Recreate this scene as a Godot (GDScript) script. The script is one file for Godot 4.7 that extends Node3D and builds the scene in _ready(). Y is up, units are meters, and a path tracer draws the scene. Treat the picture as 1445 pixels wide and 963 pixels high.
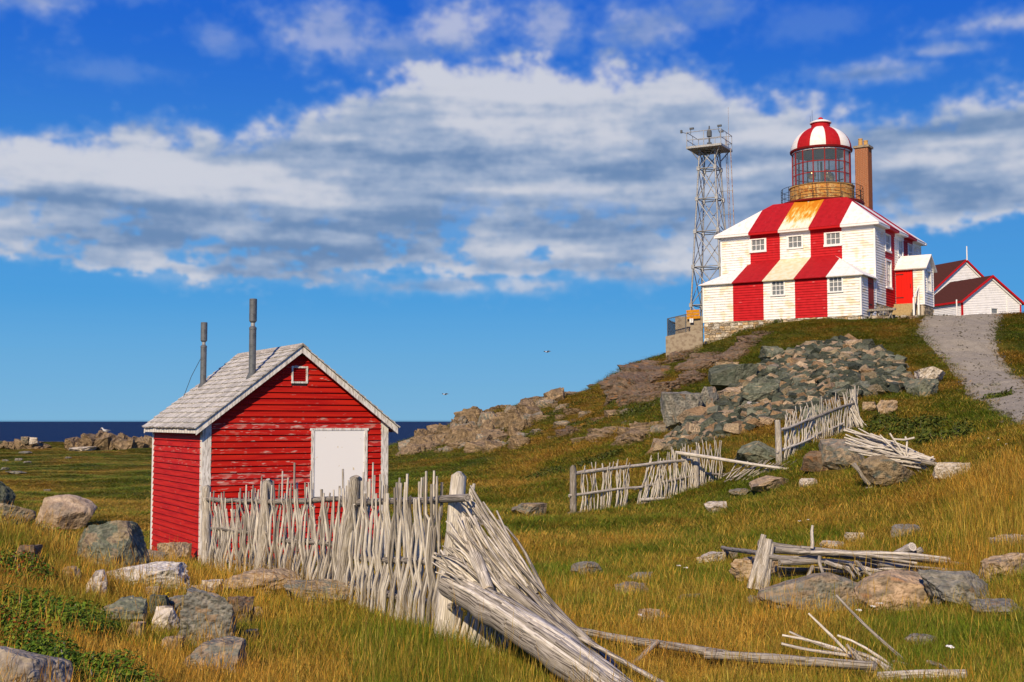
extends Node3D
# A red shed, weathered wattle fences and a striped lighthouse on a grassy headland by the sea.
# Units are metres, the eye of the camera is at the origin, north of the view is -z.

const LENS := 1700.0
const TILT := 0.06667
var rng := RandomNumberGenerator.new()
var M := {}
var used := {}
var ico_cache := {}

# ---------------------------------------------------------------- mesh collector
class Shape:
	var v := PackedVector3Array()
	var n := PackedVector3Array()
	var t := PackedVector2Array()
	var c := PackedColorArray()
	var color := Color.WHITE
	func tri(a: Vector3, b: Vector3, d: Vector3, ua := Vector2.ZERO, ub := Vector2.ZERO, ud := Vector2.ZERO) -> void:
		var m := (b - a).cross(d - a).normalized()
		v.append(a); v.append(d); v.append(b)
		n.append(m); n.append(m); n.append(m)
		t.append(ua); t.append(ud); t.append(ub)
		c.append(color); c.append(color); c.append(color)
	func trin(a: Vector3, b: Vector3, d: Vector3, na: Vector3, nb: Vector3, nd: Vector3, ua := Vector2.ZERO, ub := Vector2.ZERO, ud := Vector2.ZERO) -> void:
		v.append(a); v.append(d); v.append(b)
		n.append(na); n.append(nd); n.append(nb)
		t.append(ua); t.append(ud); t.append(ub)
		c.append(color); c.append(color); c.append(color)
	func quad(a: Vector3, b: Vector3, d: Vector3, e: Vector3) -> void:
		# corners counter-clockwise seen from outside; uv in metres
		var w := (b - a).length()
		var h := (e - a).length()
		tri(a, b, d, Vector2(0, 0), Vector2(w, 0), Vector2(w, h))
		tri(a, d, e, Vector2(0, 0), Vector2(w, h), Vector2(0, h))
	func quad_uv(a: Vector3, b: Vector3, d: Vector3, e: Vector3, ua: Vector2, ub: Vector2, ud: Vector2, ue: Vector2) -> void:
		tri(a, b, d, ua, ub, ud)
		tri(a, d, e, ua, ud, ue)
	func box(at: Vector3, size: Vector3, turn := Basis()) -> void:
		var h := size * 0.5
		var p := []
		for i in 8:
			p.append(at + turn * Vector3(h.x if i & 1 else -h.x, h.y if i & 2 else -h.y, h.z if i & 4 else -h.z))
		quad(p[4], p[5], p[7], p[6])
		quad(p[1], p[0], p[2], p[3])
		quad(p[5], p[1], p[3], p[7])
		quad(p[0], p[4], p[6], p[2])
		quad(p[6], p[7], p[3], p[2])
		quad(p[0], p[1], p[5], p[4])
	func span(lo: Vector3, hi: Vector3) -> void:
		box((lo + hi) * 0.5, (hi - lo).abs())
	func tube(pts: Array, radii: Array, sides := 6, cap := true, uoff := Vector2.ZERO) -> void:
		var rings := []
		var norms := []
		var last: Vector3 = (pts[1] - pts[0]).normalized()
		var side := last.cross(Vector3.UP)
		if side.length() < 0.1:
			side = last.cross(Vector3.RIGHT)
		side = side.normalized()
		var along := uoff.y
		var alongs := []
		for i in pts.size():
			var dir: Vector3
			if i == 0: dir = pts[1] - pts[0]
			elif i == pts.size() - 1: dir = pts[i] - pts[i - 1]
			else: dir = pts[i + 1] - pts[i - 1]
			dir = dir.normalized()
			side = (side - dir * side.dot(dir)).normalized()
			var up := dir.cross(side)
			if i > 0: along += (pts[i] - pts[i - 1]).length()
			alongs.append(along)
			var ring := []
			var nn := []
			for k in sides:
				var a := TAU * k / sides
				var o := side * cos(a) + up * sin(a)
				ring.append(pts[i] + o * radii[i])
				nn.append(o)
			rings.append(ring)
			norms.append(nn)
		for i in pts.size() - 1:
			for k in sides:
				var k2 := (k + 1) % sides
				var u0: float = uoff.x + float(k) / sides * TAU * radii[i]
				var u1: float = uoff.x + float(k + 1) / sides * TAU * radii[i]
				trin(rings[i][k], rings[i][k2], rings[i + 1][k2], norms[i][k], norms[i][k2], norms[i + 1][k2], Vector2(u0, alongs[i]), Vector2(u1, alongs[i]), Vector2(u1, alongs[i + 1]))
				trin(rings[i][k], rings[i + 1][k2], rings[i + 1][k], norms[i][k], norms[i + 1][k2], norms[i + 1][k], Vector2(u0, alongs[i]), Vector2(u1, alongs[i + 1]), Vector2(u0, alongs[i + 1]))
		if cap:
			for e in 2:
				var i: int = 0 if e == 0 else pts.size() - 1
				for k in sides:
					var k2 := (k + 1) % sides
					if e == 0: tri(pts[i], rings[i][k2], rings[i][k], uoff, uoff + Vector2(0.02, 0.03), uoff + Vector2(0.03, 0.01))
					else: tri(pts[i], rings[i][k], rings[i][k2], uoff, uoff + Vector2(0.02, 0.03), uoff + Vector2(0.03, 0.01))
	func lathe(profile: Array, segs: int, a0 := 0.0, a1 := TAU, smooth := true) -> void:
		# profile: Vector2(radius, height) from bottom to top on the outside
		for i in profile.size() - 1:
			var p: Vector2 = profile[i]
			var q: Vector2 = profile[i + 1]
			var d := q - p
			var pn := Vector2(d.y, -d.x).normalized()
			for k in segs:
				var a := a0 + (a1 - a0) * k / segs
				var b := a0 + (a1 - a0) * (k + 1) / segs
				var da := Vector3(sin(a), 0, cos(a))
				var db := Vector3(sin(b), 0, cos(b))
				var p0 := da * p.x + Vector3.UP * p.y
				var p1 := db * p.x + Vector3.UP * p.y
				var q0 := da * q.x + Vector3.UP * q.y
				var q1 := db * q.x + Vector3.UP * q.y
				var na := da * pn.x + Vector3.UP * pn.y
				var nb := db * pn.x + Vector3.UP * pn.y
				if not smooth:
					na = (na + nb).normalized()
					nb = na
				var ua := Vector2(a * maxf(p.x, 0.2), p.y)
				var ub := Vector2(b * maxf(p.x, 0.2), p.y)
				var uc := Vector2(b * maxf(p.x, 0.2), q.y)
				var ud := Vector2(a * maxf(p.x, 0.2), q.y)
				if p.x > 0.0001: trin(p0, p1, q1, na, nb, nb, ua, ub, uc)
				if q.x > 0.0001: trin(p0, q1, q0, na, nb, na, ua, uc, ud)
	func poly(points: Array) -> void:
		# flat convex polygon, counter-clockwise from outside, uv = metres in its own plane
		var o: Vector3 = points[0]
		var m: Vector3 = (points[1] - o).cross(points[2] - o).normalized()
		var ax: Vector3 = Vector3.UP.cross(m)
		if ax.length() < 0.05: ax = Vector3.RIGHT
		ax = ax.normalized()
		var ay := m.cross(ax)
		for i in range(1, points.size() - 1):
			var a: Vector3 = points[i]
			var b: Vector3 = points[i + 1]
			tri(o, a, b, Vector2(o.dot(ax), o.dot(ay)), Vector2(a.dot(ax), a.dot(ay)), Vector2(b.dot(ax), b.dot(ay)))
	func slab(points: Array, thick: float) -> void:
		# a polygon given thickness below its face
		var m: Vector3 = (points[1] - points[0]).cross(points[2] - points[0]).normalized()
		poly(points)
		var back := []
		for p in points: back.append(p - m * thick)
		for i in points.size():
			var j := (i + 1) % points.size()
			quad(back[i], back[j], points[j], points[i])
		back.reverse()
		poly(back)
	func mesh() -> ArrayMesh:
		var arr := []
		arr.resize(Mesh.ARRAY_MAX)
		arr[Mesh.ARRAY_VERTEX] = v
		arr[Mesh.ARRAY_NORMAL] = n
		arr[Mesh.ARRAY_TEX_UV] = t
		arr[Mesh.ARRAY_COLOR] = c
		var m := ArrayMesh.new()
		m.add_surface_from_arrays(Mesh.PRIMITIVE_TRIANGLES, arr)
		return m

# ---------------------------------------------------------------- scene bookkeeping
func numbered(called: String) -> String:
	var k: int = used.get(called, 0)
	used[called] = k + 1
	return called if k == 0 else "%s_%03d" % [called, k]

func tag(o: Node3D, label: String, category: String, group := "") -> void:
	o.set_meta("label", label)
	o.set_meta("category", category)
	if not o.has_meta("kind"): o.set_meta("kind", "thing")
	if group: o.set_meta("group", group)

func thing(called: String, label: String, category: String, at := Vector3.ZERO, turn := 0.0, group := "") -> Node3D:
	var o := Node3D.new()
	o.name = numbered(called)
	add_child(o)
	o.position = at
	o.rotation.y = turn
	tag(o, label, category, group)
	return o

func part(called: String, s, m: Material, parent: Node) -> MeshInstance3D:
	var o := MeshInstance3D.new()
	o.name = called
	o.mesh = s.mesh() if s is Shape else s
	o.material_override = m
	parent.add_child(o, true)
	return o

func solo(called: String, s, m: Material, label: String, category: String, group := "") -> MeshInstance3D:
	var o := MeshInstance3D.new()
	o.name = numbered(called)
	o.mesh = s.mesh() if s is Shape else s
	o.material_override = m
	add_child(o)
	tag(o, label, category, group)
	return o

func setting(called: String, s, m: Material) -> MeshInstance3D:
	var o := MeshInstance3D.new()
	o.name = called
	o.mesh = s.mesh() if s is Shape else s
	o.material_override = m
	add_child(o)
	o.set_meta("kind", "structure")
	return o

func group_node(called: String, parent: Node) -> Node3D:
	var o := Node3D.new()
	o.name = called
	parent.add_child(o, true)
	return o

# ---------------------------------------------------------------- where things are
func P(px: float, py: float, d: float) -> Vector3:
	# the point at depth d in the direction in which the photograph shows (px, py)
	var cx := (px - 722.5) / LENS
	var cy := -(py - 481.5) / LENS
	var y := cy * cos(TILT) + sin(TILT)
	var z := cos(TILT) - cy * sin(TILT)
	return Vector3(cx, y, -z) * (d / z)

func gp(px: float, d: float, lift := 0.0) -> Vector3:
	# a point on the ground at depth d
	var x := (px - 722.5) / LENS * d
	var y := 0.0
	for i in 3:
		y = ground_at(x, -d)
		x = (px - 722.5) / LENS * (d * cos(TILT) + y * sin(TILT))
	return Vector3(x, y + lift, -d)

# ---------------------------------------------------------------- terrain
const COLS := [-900.0, -300.0, 0.0, 150.0, 290.0, 480.0, 600.0, 722.0, 830.0, 900.0, 1000.0, 1100.0, 1200.0, 1300.0, 1445.0, 1750.0, 2400.0]
const DEPTHS := [3.0, 6.0, 8.0, 10.0, 13.5, 16.0, 20.0, 28.0, 36.0, 44.0, 52.0, 60.0, 68.0, 76.0, 90.0, 105.0, 120.0, 150.0, 200.0]
const HEIGHTS := [
	[-1.2, -1.3, -1.35, -1.4, -1.45, -1.5, -1.5, -1.5, -1.5, -1.5, -1.5, -1.5, -1.5, -1.45, -1.4, -1.3, -1.2],
	[-1.1, -1.15, -1.25, -1.35, -1.45, -1.5, -1.55, -1.55, -1.55, -1.5, -1.5, -1.5, -1.5, -1.5, -1.4, -1.25, -1.0],
	[-1.1, -1.15, -1.28, -1.45, -1.58, -1.6, -1.6, -1.67, -1.68, -1.67, -1.65, -1.62, -1.6, -1.55, -1.45, -1.2, -0.9],
	[-1.05, -1.1, -1.25, -1.5, -1.66, -1.7, -1.68, -1.8, -1.82, -1.8, -1.75, -1.7, -1.65, -1.6, -1.4, -1.1, -0.8],
	[-1.0, -1.0, -1.15, -1.58, -1.8, -1.88, -1.98, -2.02, -2.0, -1.97, -1.92, -1.86, -1.8, -1.7, -1.35, -0.9, -0.5],
	[-1.3, -1.3, -1.45, -1.88, -2.04, -2.06, -2.12, -2.15, -2.13, -2.1, -2.05, -1.95, -1.8, -1.6, -1.15, -0.6, -0.1],
	[-2.0, -2.0, -2.1, -2.3, -2.32, -2.3, -2.3, -2.27, -2.25, -2.22, -2.15, -1.95, -1.7, -1.4, -0.8, -0.2, 0.4],
	[-2.4, -2.45, -2.5, -2.5, -2.45, -2.42, -2.4, -2.35, -2.3, -2.2, -2.05, -1.65, -1.2, -0.8, -0.1, 0.5, 1.2],
	[-2.5, -2.55, -2.55, -2.55, -2.5, -2.45, -2.42, -2.32, -2.0, -1.7, -1.2, -0.75, -0.2, 0.0, 0.45, 1.0, 1.6],
	[-2.6, -2.6, -2.6, -2.6, -2.55, -2.5, -2.45, -2.2, -1.6, -1.0, -0.3, 0.3, 0.9, 0.9, 1.3, 1.8, 2.4],
	[-2.6, -2.6, -2.6, -2.6, -2.55, -2.5, -2.4, -1.9, -0.9, 0.0, 0.9, 1.8, 2.4, 2.5, 2.7, 3.2, 3.6],
	[-2.6, -2.6, -2.6, -2.6, -2.55, -2.5, -2.2, -1.3, 0.0, 1.3, 2.4, 3.55, 4.2, 4.3, 4.5, 4.8, 5.0],
	[-2.6, -2.6, -2.6, -2.6, -2.55, -2.5, -1.6, -0.3, 1.1, 2.7, 4.05, 5.4, 5.95, 5.85, 6.0, 6.2, 6.2],
	[-2.6, -2.6, -2.6, -2.6, -2.55, -2.5, -0.95, 0.9, 1.8, 3.6, 4.9, 6.0, 6.3, 6.5, 6.7, 6.9, 6.9],
	[-2.5, -2.5, -2.5, -2.5, -2.45, -2.45, -3.0, -1.0, 0.5, 3.0, 5.0, 6.5, 7.4, 7.7, 7.8, 8.0, 8.0],
	[-2.3, -2.3, -2.3, -2.38, -2.4, -2.42, -5.0, -4.0, -3.0, 0.0, 4.0, 6.5, 8.0, 8.8, 8.8, 9.0, 9.0],
	[-3.2, -3.2, -3.2, -3.2, -3.5, -4.0, -8.0, -8.0, -6.0, -2.0, 3.0, 6.0, 7.5, 8.6, 8.8, 9.0, 9.0],
	[-15.0, -15.0, -15.0, -15.0, -15.0, -15.0, -16.0, -16.0, -15.0, -10.0, -4.0, 0.0, 2.0, 4.0, 5.0, 6.0, 6.0],
	[-20.0, -20.0, -20.0, -20.0, -20.0, -20.0, -20.0, -20.0, -20.0, -20.0, -20.0, -20.0, -20.0, -20.0, -20.0, -18.0, -18.0]]
var bumps := FastNoiseLite.new()
var patches := FastNoiseLite.new()

func cubic(a: float, b: float, c: float, d: float, t: float) -> float:
	return b + 0.5 * t * (c - a + t * (2.0 * a - 5.0 * b + 4.0 * c - d + t * (3.0 * (b - c) + d - a)))

func raw_ground(x: float, z: float) -> float:
	var d := maxf(-z, 3.0)
	var px := clampf(722.5 + LENS * x / d, -899.0, 2399.0)
	var i := 0
	while i < COLS.size() - 2 and COLS[i + 1] < px: i += 1
	var u: float = (px - COLS[i]) / (COLS[i + 1] - COLS[i])
	var dd := clampf(d, 3.0, 199.9)
	var j := 0
	while j < DEPTHS.size() - 2 and DEPTHS[j + 1] < dd: j += 1
	var w: float = (dd - DEPTHS[j]) / (DEPTHS[j + 1] - DEPTHS[j])
	var rows := [0.0, 0.0, 0.0, 0.0]
	var i0 := maxi(i - 1, 0)
	var i3 := mini(i + 2, COLS.size() - 1)
	for k in 4:
		var r: Array = HEIGHTS[clampi(j - 1 + k, 0, DEPTHS.size() - 1)]
		rows[k] = cubic(r[i0], r[i], r[i + 1], r[i3], u)
	var h := cubic(rows[0], rows[1], rows[2], rows[3], w)
	var rough := clampf(d / 20.0, 0.35, 1.6)
	h += bumps.get_noise_2d(x, z) * 0.13 * rough + bumps.get_noise_2d(x * 4.3 + 90.0, z * 4.3) * 0.05
	return h

var gx := PackedFloat32Array()
var gz := PackedFloat32Array()
var gh := PackedFloat32Array()

func ground_at(x: float, z: float) -> float:
	# height of the ground sheet that is drawn
	var i := clampi(gx.bsearch(x) - 1, 0, gx.size() - 2)
	var j := clampi(gz.bsearch(-z) - 1, 0, gz.size() - 2)
	var u := clampf((x - gx[i]) / (gx[i + 1] - gx[i]), 0.0, 1.0)
	var w := clampf((-z - gz[j]) / (gz[j + 1] - gz[j]), 0.0, 1.0)
	var k := j * gx.size() + i
	return lerpf(lerpf(gh[k], gh[k + 1], u), lerpf(gh[k + gx.size()], gh[k + gx.size() + 1], u), w)

# the gravel road: centre (x, depth) and half width
const ROAD := [[46.0, 118.0, 2.6], [38.5, 98.0, 2.3], [33.5, 86.0, 2.1], [29.4, 76.0, 2.0], [25.6, 68.0, 2.05], [22.2, 60.0, 1.85], [20.5, 54.0, 1.3], [18.8, 47.5, 1.05], [17.6, 43.5, 1.05], [15.8, 37.0, 1.0], [14.0, 31.0, 1.05], [13.2, 28.0, 1.1], [12.6, 23.0, 1.1]]
func road_at(x: float, z: float) -> float:
	# signed distance to the road's edge, negative on the road
	var best := 1e9
	var p := Vector2(x, -z)
	for i in ROAD.size() - 1:
		var a := Vector2(ROAD[i][0], ROAD[i][1])
		var b := Vector2(ROAD[i + 1][0], ROAD[i + 1][1])
		var t := clampf((p - a).dot(b - a) / (b - a).length_squared(), 0.0, 1.0)
		best = minf(best, p.distance_to(a.lerp(b, t)) - lerpf(ROAD[i][2], ROAD[i + 1][2], t))
	return best

# the rubble slope below the lighthouse, in (photo column, depth)
const RUBBLE := [[925.0, 41.5], [985.0, 40.5], [1070.0, 41.0], [1150.0, 42.0], [1200.0, 43.0], [1255.0, 45.0], [1285.0, 47.5], [1262.0, 52.0], [1215.0, 56.0], [1190.0, 57.5], [1130.0, 57.5], [1060.0, 54.5], [1015.0, 50.0], [975.0, 46.0]]
func in_rubble(x: float, z: float, grow := 0.0) -> bool:
	var pts := PackedVector2Array()
	var mid := Vector2(1100.0, 48.0)
	for r in RUBBLE:
		var q := Vector2(r[0], r[1])
		q += (q - mid) * grow
		pts.append(Vector2((q.x - 722.5) / LENS * q.y, q.y))
	return Geometry2D.is_point_in_polygon(Vector2(x, -z), pts)

func make_ground() -> void:
	bumps.seed = 11
	bumps.frequency = 0.16
	bumps.fractal_octaves = 3
	patches.seed = 5
	patches.frequency = 0.09
	patches.fractal_octaves = 4
	var x := -160.0
	while x < 160.0:
		gx.append(x)
		x += 0.3 if absf(x) < 32.0 else 0.3 + (absf(x) - 32.0) * 0.05
	gx.append(160.0)
	var d := -40.0
	while d < 200.0:
		gz.append(d)
		d += 3.0 if d < 1.0 else 0.14 + d * 0.0065
	gz.append(200.0)
	for j in gz.size():
		for i in gx.size():
			gh.append(raw_ground(gx[i], -gz[j]))
	var arr := []
	arr.resize(Mesh.ARRAY_MAX)
	var v := PackedVector3Array()
	var n := PackedVector3Array()
	var c := PackedColorArray()
	var idx := PackedInt32Array()
	var w := gx.size()
	for j in gz.size():
		for i in w:
			v.append(Vector3(gx[i], gh[j * w + i], -gz[j]))
			var i0 := maxi(i - 1, 0)
			var i1 := mini(i + 1, w - 1)
			var j0 := maxi(j - 1, 0)
			var j1 := mini(j + 1, gz.size() - 1)
			var sx := (gh[j * w + i1] - gh[j * w + i0]) / (gx[i1] - gx[i0])
			var sz := -(gh[j1 * w + i] - gh[j0 * w + i]) / (gz[j1] - gz[j0])
			n.append(Vector3(-sx, 1, -sz).normalized())
			var col := turf_color(gx[i], -gz[j])
			var soil := Color(0.085, 0.06, 0.028)
			c.append(col.lerp(soil, 0.45))
	for j in gz.size() - 1:
		for i in w - 1:
			var a := j * w + i
			idx.append_array([a, a + w, a + 1, a + 1, a + w, a + w + 1])
	arr[Mesh.ARRAY_VERTEX] = v
	arr[Mesh.ARRAY_NORMAL] = n
	arr[Mesh.ARRAY_COLOR] = c
	arr[Mesh.ARRAY_INDEX] = idx
	var m := ArrayMesh.new()
	m.add_surface_from_arrays(Mesh.PRIMITIVE_TRIANGLES, arr)
	setting("ground", m, M.turf)

const DRY := Color(0.43, 0.245, 0.030)
const STRAW := Color(0.52, 0.39, 0.10)
const GREEN := Color(0.205, 0.215, 0.016)
const LUSH := Color(0.115, 0.165, 0.014)
const BROWN := Color(0.25, 0.115, 0.025)

func dryness(x: float, z: float) -> float:
	# 0 lush, 1 parched
	var d := -z
	var px := 722.5 + LENS * x / maxf(d, 3.0)
	var k := 0.44 + patches.get_noise_2d(x * 1.0, z * 1.0) * 0.9 + patches.get_noise_2d(x * 5.0 + 40.0, z * 5.0) * 0.75
	if d > 62.0 and px > 1000.0: k -= 0.12
	if px < 640.0 and d > 24.0: k -= 0.04
	if px > 500.0 and px < 800.0 and d > 30.0 and d < 66.0: k -= 0.12
	if px > 850.0 and d > 10.0 and d < 34.0: k += 0.10
	if px < 330.0 and d < 24.0: k += 0.18
	if px > 620.0 and d > 36.0: k += 0.10
	if px > 500.0 and px < 780.0 and d < 9.4: k -= 0.45
	return clampf(k, 0.0, 1.0)

func turf_color(x: float, z: float) -> Color:
	var k := dryness(x, z)
	if k < 0.5: return LUSH.lerp(GREEN, k * 2.0)
	return GREEN.lerp(DRY, (k - 0.5) * 2.0)

# ---------------------------------------------------------------- textures and materials
func noise_image(w: int, h: int, freq: float, octaves: int, sd: int) -> Image:
	var f := FastNoiseLite.new()
	f.seed = sd
	f.frequency = freq
	f.fractal_octaves = octaves
	var im := f.get_seamless_image(w, h)
	im.convert(Image.FORMAT_L8)
	return im

func tex(im: Image) -> ImageTexture:
	return ImageTexture.create_from_image(im)

func blend_tex(w: int, h: int, layers: Array, base: Color) -> Image:
	# layers: [noise image L8, threshold low, threshold high, colour]; each colour is laid where its noise passes the thresholds
	var out := PackedByteArray()
	out.resize(w * h * 3)
	var datas := []
	for l in layers: datas.append((l[0] as Image).get_data())
	for i in w * h:
		var r := base.r
		var g := base.g
		var b := base.b
		for k in layers.size():
			var a := clampf((datas[k][i] / 255.0 - layers[k][1]) / (layers[k][2] - layers[k][1]), 0.0, 1.0)
			var q: Color = layers[k][3]
			a *= q.a
			r += (q.r - r) * a
			g += (q.g - g) * a
			b += (q.b - b) * a
		out[i * 3] = int(r * 255.0)
		out[i * 3 + 1] = int(g * 255.0)
		out[i * 3 + 2] = int(b * 255.0)
	return Image.create_from_data(w, h, false, Image.FORMAT_RGB8, out)

func stretched(w: int, h: int, freq: float, octaves: int, sd: int, sx: int, sy: int) -> Image:
	var im := noise_image(maxi(w / sx, 4), maxi(h / sy, 4), freq, octaves, sd)
	im.resize(w, h, Image.INTERPOLATE_CUBIC)
	return im

func S(r: float, g: float, b: float, a := 1.0) -> Color:
	# a linear base colour as the sRGB value a texture stores
	var c := Color(r, g, b).linear_to_srgb()
	c.a = a
	return c

func mat(called: String, lin: Color, rough := 0.85) -> StandardMaterial3D:
	var m := StandardMaterial3D.new()
	m.resource_name = called
	m.albedo_color = lin.linear_to_srgb()
	m.roughness = rough
	m.metallic_specular = 0.22
	M[called] = m
	return m

func textured(called: String, im: Image, scale: float, triplanar: bool, rough := 0.85, bump: Image = null, depth := 0.0, tint := Color.WHITE) -> StandardMaterial3D:
	var m := mat(called, Color.WHITE, rough)
	m.albedo_color = tint
	m.albedo_texture = tex(im)
	m.uv1_scale = Vector3.ONE * scale
	if triplanar:
		m.uv1_triplanar = true
	if bump:
		m.heightmap_enabled = true
		m.heightmap_texture = tex(bump)
		m.heightmap_scale = depth
	return m

func make_materials() -> void:
	var fine := noise_image(256, 256, 0.09, 4, 1)
	var mid := noise_image(256, 256, 0.03, 4, 2)
	var coarse := noise_image(256, 256, 0.012, 3, 3)
	var speck := noise_image(256, 256, 0.2, 2, 4)
	# weathered wood: grain along v
	var grain := stretched(256, 512, 0.16, 3, 7, 1, 16)
	var crack := stretched(256, 512, 0.08, 2, 8, 1, 32)
	var tone := stretched(256, 512, 0.02, 3, 9, 1, 2)
	var wood_a := blend_tex(256, 512, [[grain, 0.35, 0.75, S(0.30, 0.28, 0.25)], [tone, 0.5, 0.75, S(0.36, 0.31, 0.23, 0.6)], [crack, 0.60, 0.72, S(0.12, 0.105, 0.09, 0.85)]], S(0.66, 0.605, 0.515))
	var wood_b := blend_tex(256, 512, [[grain, 0.35, 0.75, S(0.21, 0.19, 0.165)], [tone, 0.45, 0.7, S(0.30, 0.27, 0.22, 0.7)], [crack, 0.57, 0.70, S(0.07, 0.06, 0.05, 0.9)]], S(0.42, 0.385, 0.33))
	var wood_c := blend_tex(256, 512, [[grain, 0.3, 0.8, S(0.46, 0.43, 0.375)], [tone, 0.5, 0.75, S(0.47, 0.41, 0.31, 0.5)], [crack, 0.63, 0.74, S(0.18, 0.16, 0.14, 0.7)]], S(0.76, 0.71, 0.615))
	var inv := crack.duplicate() as Image
	for k in [["wood_silver", wood_a], ["wood_grey", wood_b], ["wood_pale", wood_c]]:
		var m := textured(k[0], k[1], 1.0, false, 0.9, grain, 0.22)
		m.uv1_scale = Vector3(4.0, 1.3, 1.0)
		m.heightmap_flip_texture = true
	mat("cut_wood", Color(0.52, 0.44, 0.32), 0.9)
	# paints
	var flakes := stretched(512, 128, 0.05, 4, 21, 4, 1)
	var flakes2 := stretched(512, 128, 0.10, 4, 22, 5, 1)
	var streak := stretched(512, 128, 0.06, 3, 23, 16, 1)
	var red_a := blend_tex(512, 128, [[streak, 0.3, 0.8, S(0.36, 0.008, 0.006)], [flakes2, 0.80, 0.86, S(0.40, 0.20, 0.17, 0.7)]], S(0.47, 0.017, 0.008))
	var red_b := blend_tex(512, 128, [[streak, 0.3, 0.8, S(0.38, 0.009, 0.007)], [flakes, 0.66, 0.78, S(0.44, 0.13, 0.10, 0.7)], [flakes2, 0.70, 0.80, S(0.50, 0.40, 0.36, 0.8)]], S(0.47, 0.018, 0.009))
	var red_c := blend_tex(512, 128, [[streak, 0.3, 0.8, S(0.36, 0.02, 0.016)], [flakes, 0.58, 0.72, S(0.48, 0.24, 0.20, 0.7)], [flakes2, 0.64, 0.74, S(0.55, 0.50, 0.46, 0.75)]], S(0.45, 0.022, 0.018))
	for k in [["red_board", red_a], ["red_board_worn", red_b], ["red_board_bare", red_c]]:
		var m := textured(k[0], k[1], 1.0, false, 0.62, streak, 0.25)
		m.uv1_scale = Vector3(0.45, 2.0, 1.0)
	var trim := blend_tex(256, 512, [[tone, 0.4, 0.7, S(0.62, 0.59, 0.54)], [stretched(256, 512, 0.04, 4, 31, 1, 5), 0.58, 0.70, S(0.36, 0.33, 0.29, 0.8)]], S(0.78, 0.76, 0.71))
	var tm := textured("trim_worn", trim, 1.0, false, 0.75, grain, 0.2)
	tm.uv1_scale = Vector3(3.0, 0.9, 1.0)
	var door := blend_tex(256, 256, [[mid, 0.84, 0.88, S(0.62, 0.50, 0.30, 0.8)]], S(0.86, 0.86, 0.845))
	textured("door_white", door, 0.8, true, 0.55)
	# lighthouse paint, stained with rust and peeling
	var white := blend_tex(256, 256, [[coarse, 0.56, 0.74, S(0.74, 0.62, 0.40, 0.75)], [stretched(256, 256, 0.05, 4, 41, 4, 1), 0.72, 0.82, S(0.64, 0.44, 0.20, 0.6)], [stretched(256, 256, 0.09, 3, 42, 6, 1), 0.80, 0.86, S(0.45, 0.42, 0.38, 0.6)]], S(0.81, 0.80, 0.78))
	var w2 := textured("siding_white", white, 0.28, true, 0.6)
	w2.uv1_world_triplanar = false
	var redp := blend_tex(256, 256, [[mid, 0.4, 0.7, S(0.42, 0.010, 0.014)], [stretched(256, 256, 0.07, 3, 43, 8, 1), 0.85, 0.89, S(0.62, 0.45, 0.42, 0.85)]], S(0.50, 0.013, 0.018))
	textured("siding_red", redp, 0.28, true, 0.55)
	textured("roof_red", blend_tex(256, 256, [[mid, 0.4, 0.7, S(0.34, 0.010, 0.013)], [fine, 0.82, 0.88, S(0.55, 0.3, 0.27, 0.7)]], S(0.41, 0.012, 0.016)), 0.35, true, 0.7)
	textured("roof_white", blend_tex(256, 256, [[mid, 0.5, 0.75, S(0.72, 0.66, 0.54, 0.7)], [fine, 0.70, 0.8, S(0.64, 0.52, 0.34, 0.45)]], S(0.80, 0.79, 0.76)), 0.35, true, 0.6)
	textured("roof_rusty", rust_sheet(), 1.0, false, 0.65)
	textured("rust", blend_tex(256, 256, [[coarse, 0.35, 0.6, S(0.55, 0.27, 0.06)], [mid, 0.5, 0.7, S(0.36, 0.11, 0.03, 0.9)], [fine, 0.62, 0.75, S(0.14, 0.05, 0.03, 0.8)]], S(0.58, 0.42, 0.17)), 0.5, true, 0.8, fine, 0.3)
	mat("red_plain", Color(0.47, 0.010, 0.012), 0.5)
	mat("red_door", Color(0.66, 0.014, 0.008), 0.5)
	mat("dark_red", Color(0.16, 0.012, 0.012), 0.6)
	mat("maroon", Color(0.26, 0.02, 0.018), 0.55)
	mat("white_plain", Color(0.80, 0.80, 0.79), 0.5)
	mat("iron", Color(0.035, 0.033, 0.033), 0.6)
	mat("rough_board", Color(0.26, 0.19, 0.12), 0.95)
	mat("dome_lining", Color(0.30, 0.29, 0.27), 0.9)
	mat("curtain", Color(0.7, 0.72, 0.75), 0.9)
	var glass := mat("glass", Color(0.8, 0.87, 0.9), 0.03)
	glass.transparency = BaseMaterial3D.TRANSPARENCY_ALPHA
	glass.albedo_color.a = 0.12
	glass.metallic_specular = 0.3
	var lg := mat("lantern_glass", Color(0.10, 0.145, 0.175), 0.04)
	lg.transparency = BaseMaterial3D.TRANSPARENCY_ALPHA
	lg.albedo_color.a = 0.22
	lg.metallic_specular = 0.4
	var brass := mat("brass", Color(0.75, 0.60, 0.32), 0.25)
	brass.metallic = 0.9
	var steel := textured("galvanised", blend_tex(256, 256, [[mid, 0.4, 0.7, S(0.30, 0.31, 0.31)], [fine, 0.66, 0.8, S(0.34, 0.22, 0.13, 0.7)]], S(0.43, 0.44, 0.43)), 0.6, true, 0.45)
	steel.metallic = 0.35
	textured("steel_rusty", blend_tex(256, 256, [[mid, 0.45, 0.6, S(0.30, 0.13, 0.06, 0.9)]], S(0.42, 0.40, 0.37)), 0.6, true, 0.7)
	mat("steel_dark", Color(0.10, 0.11, 0.12), 0.6)
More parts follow.
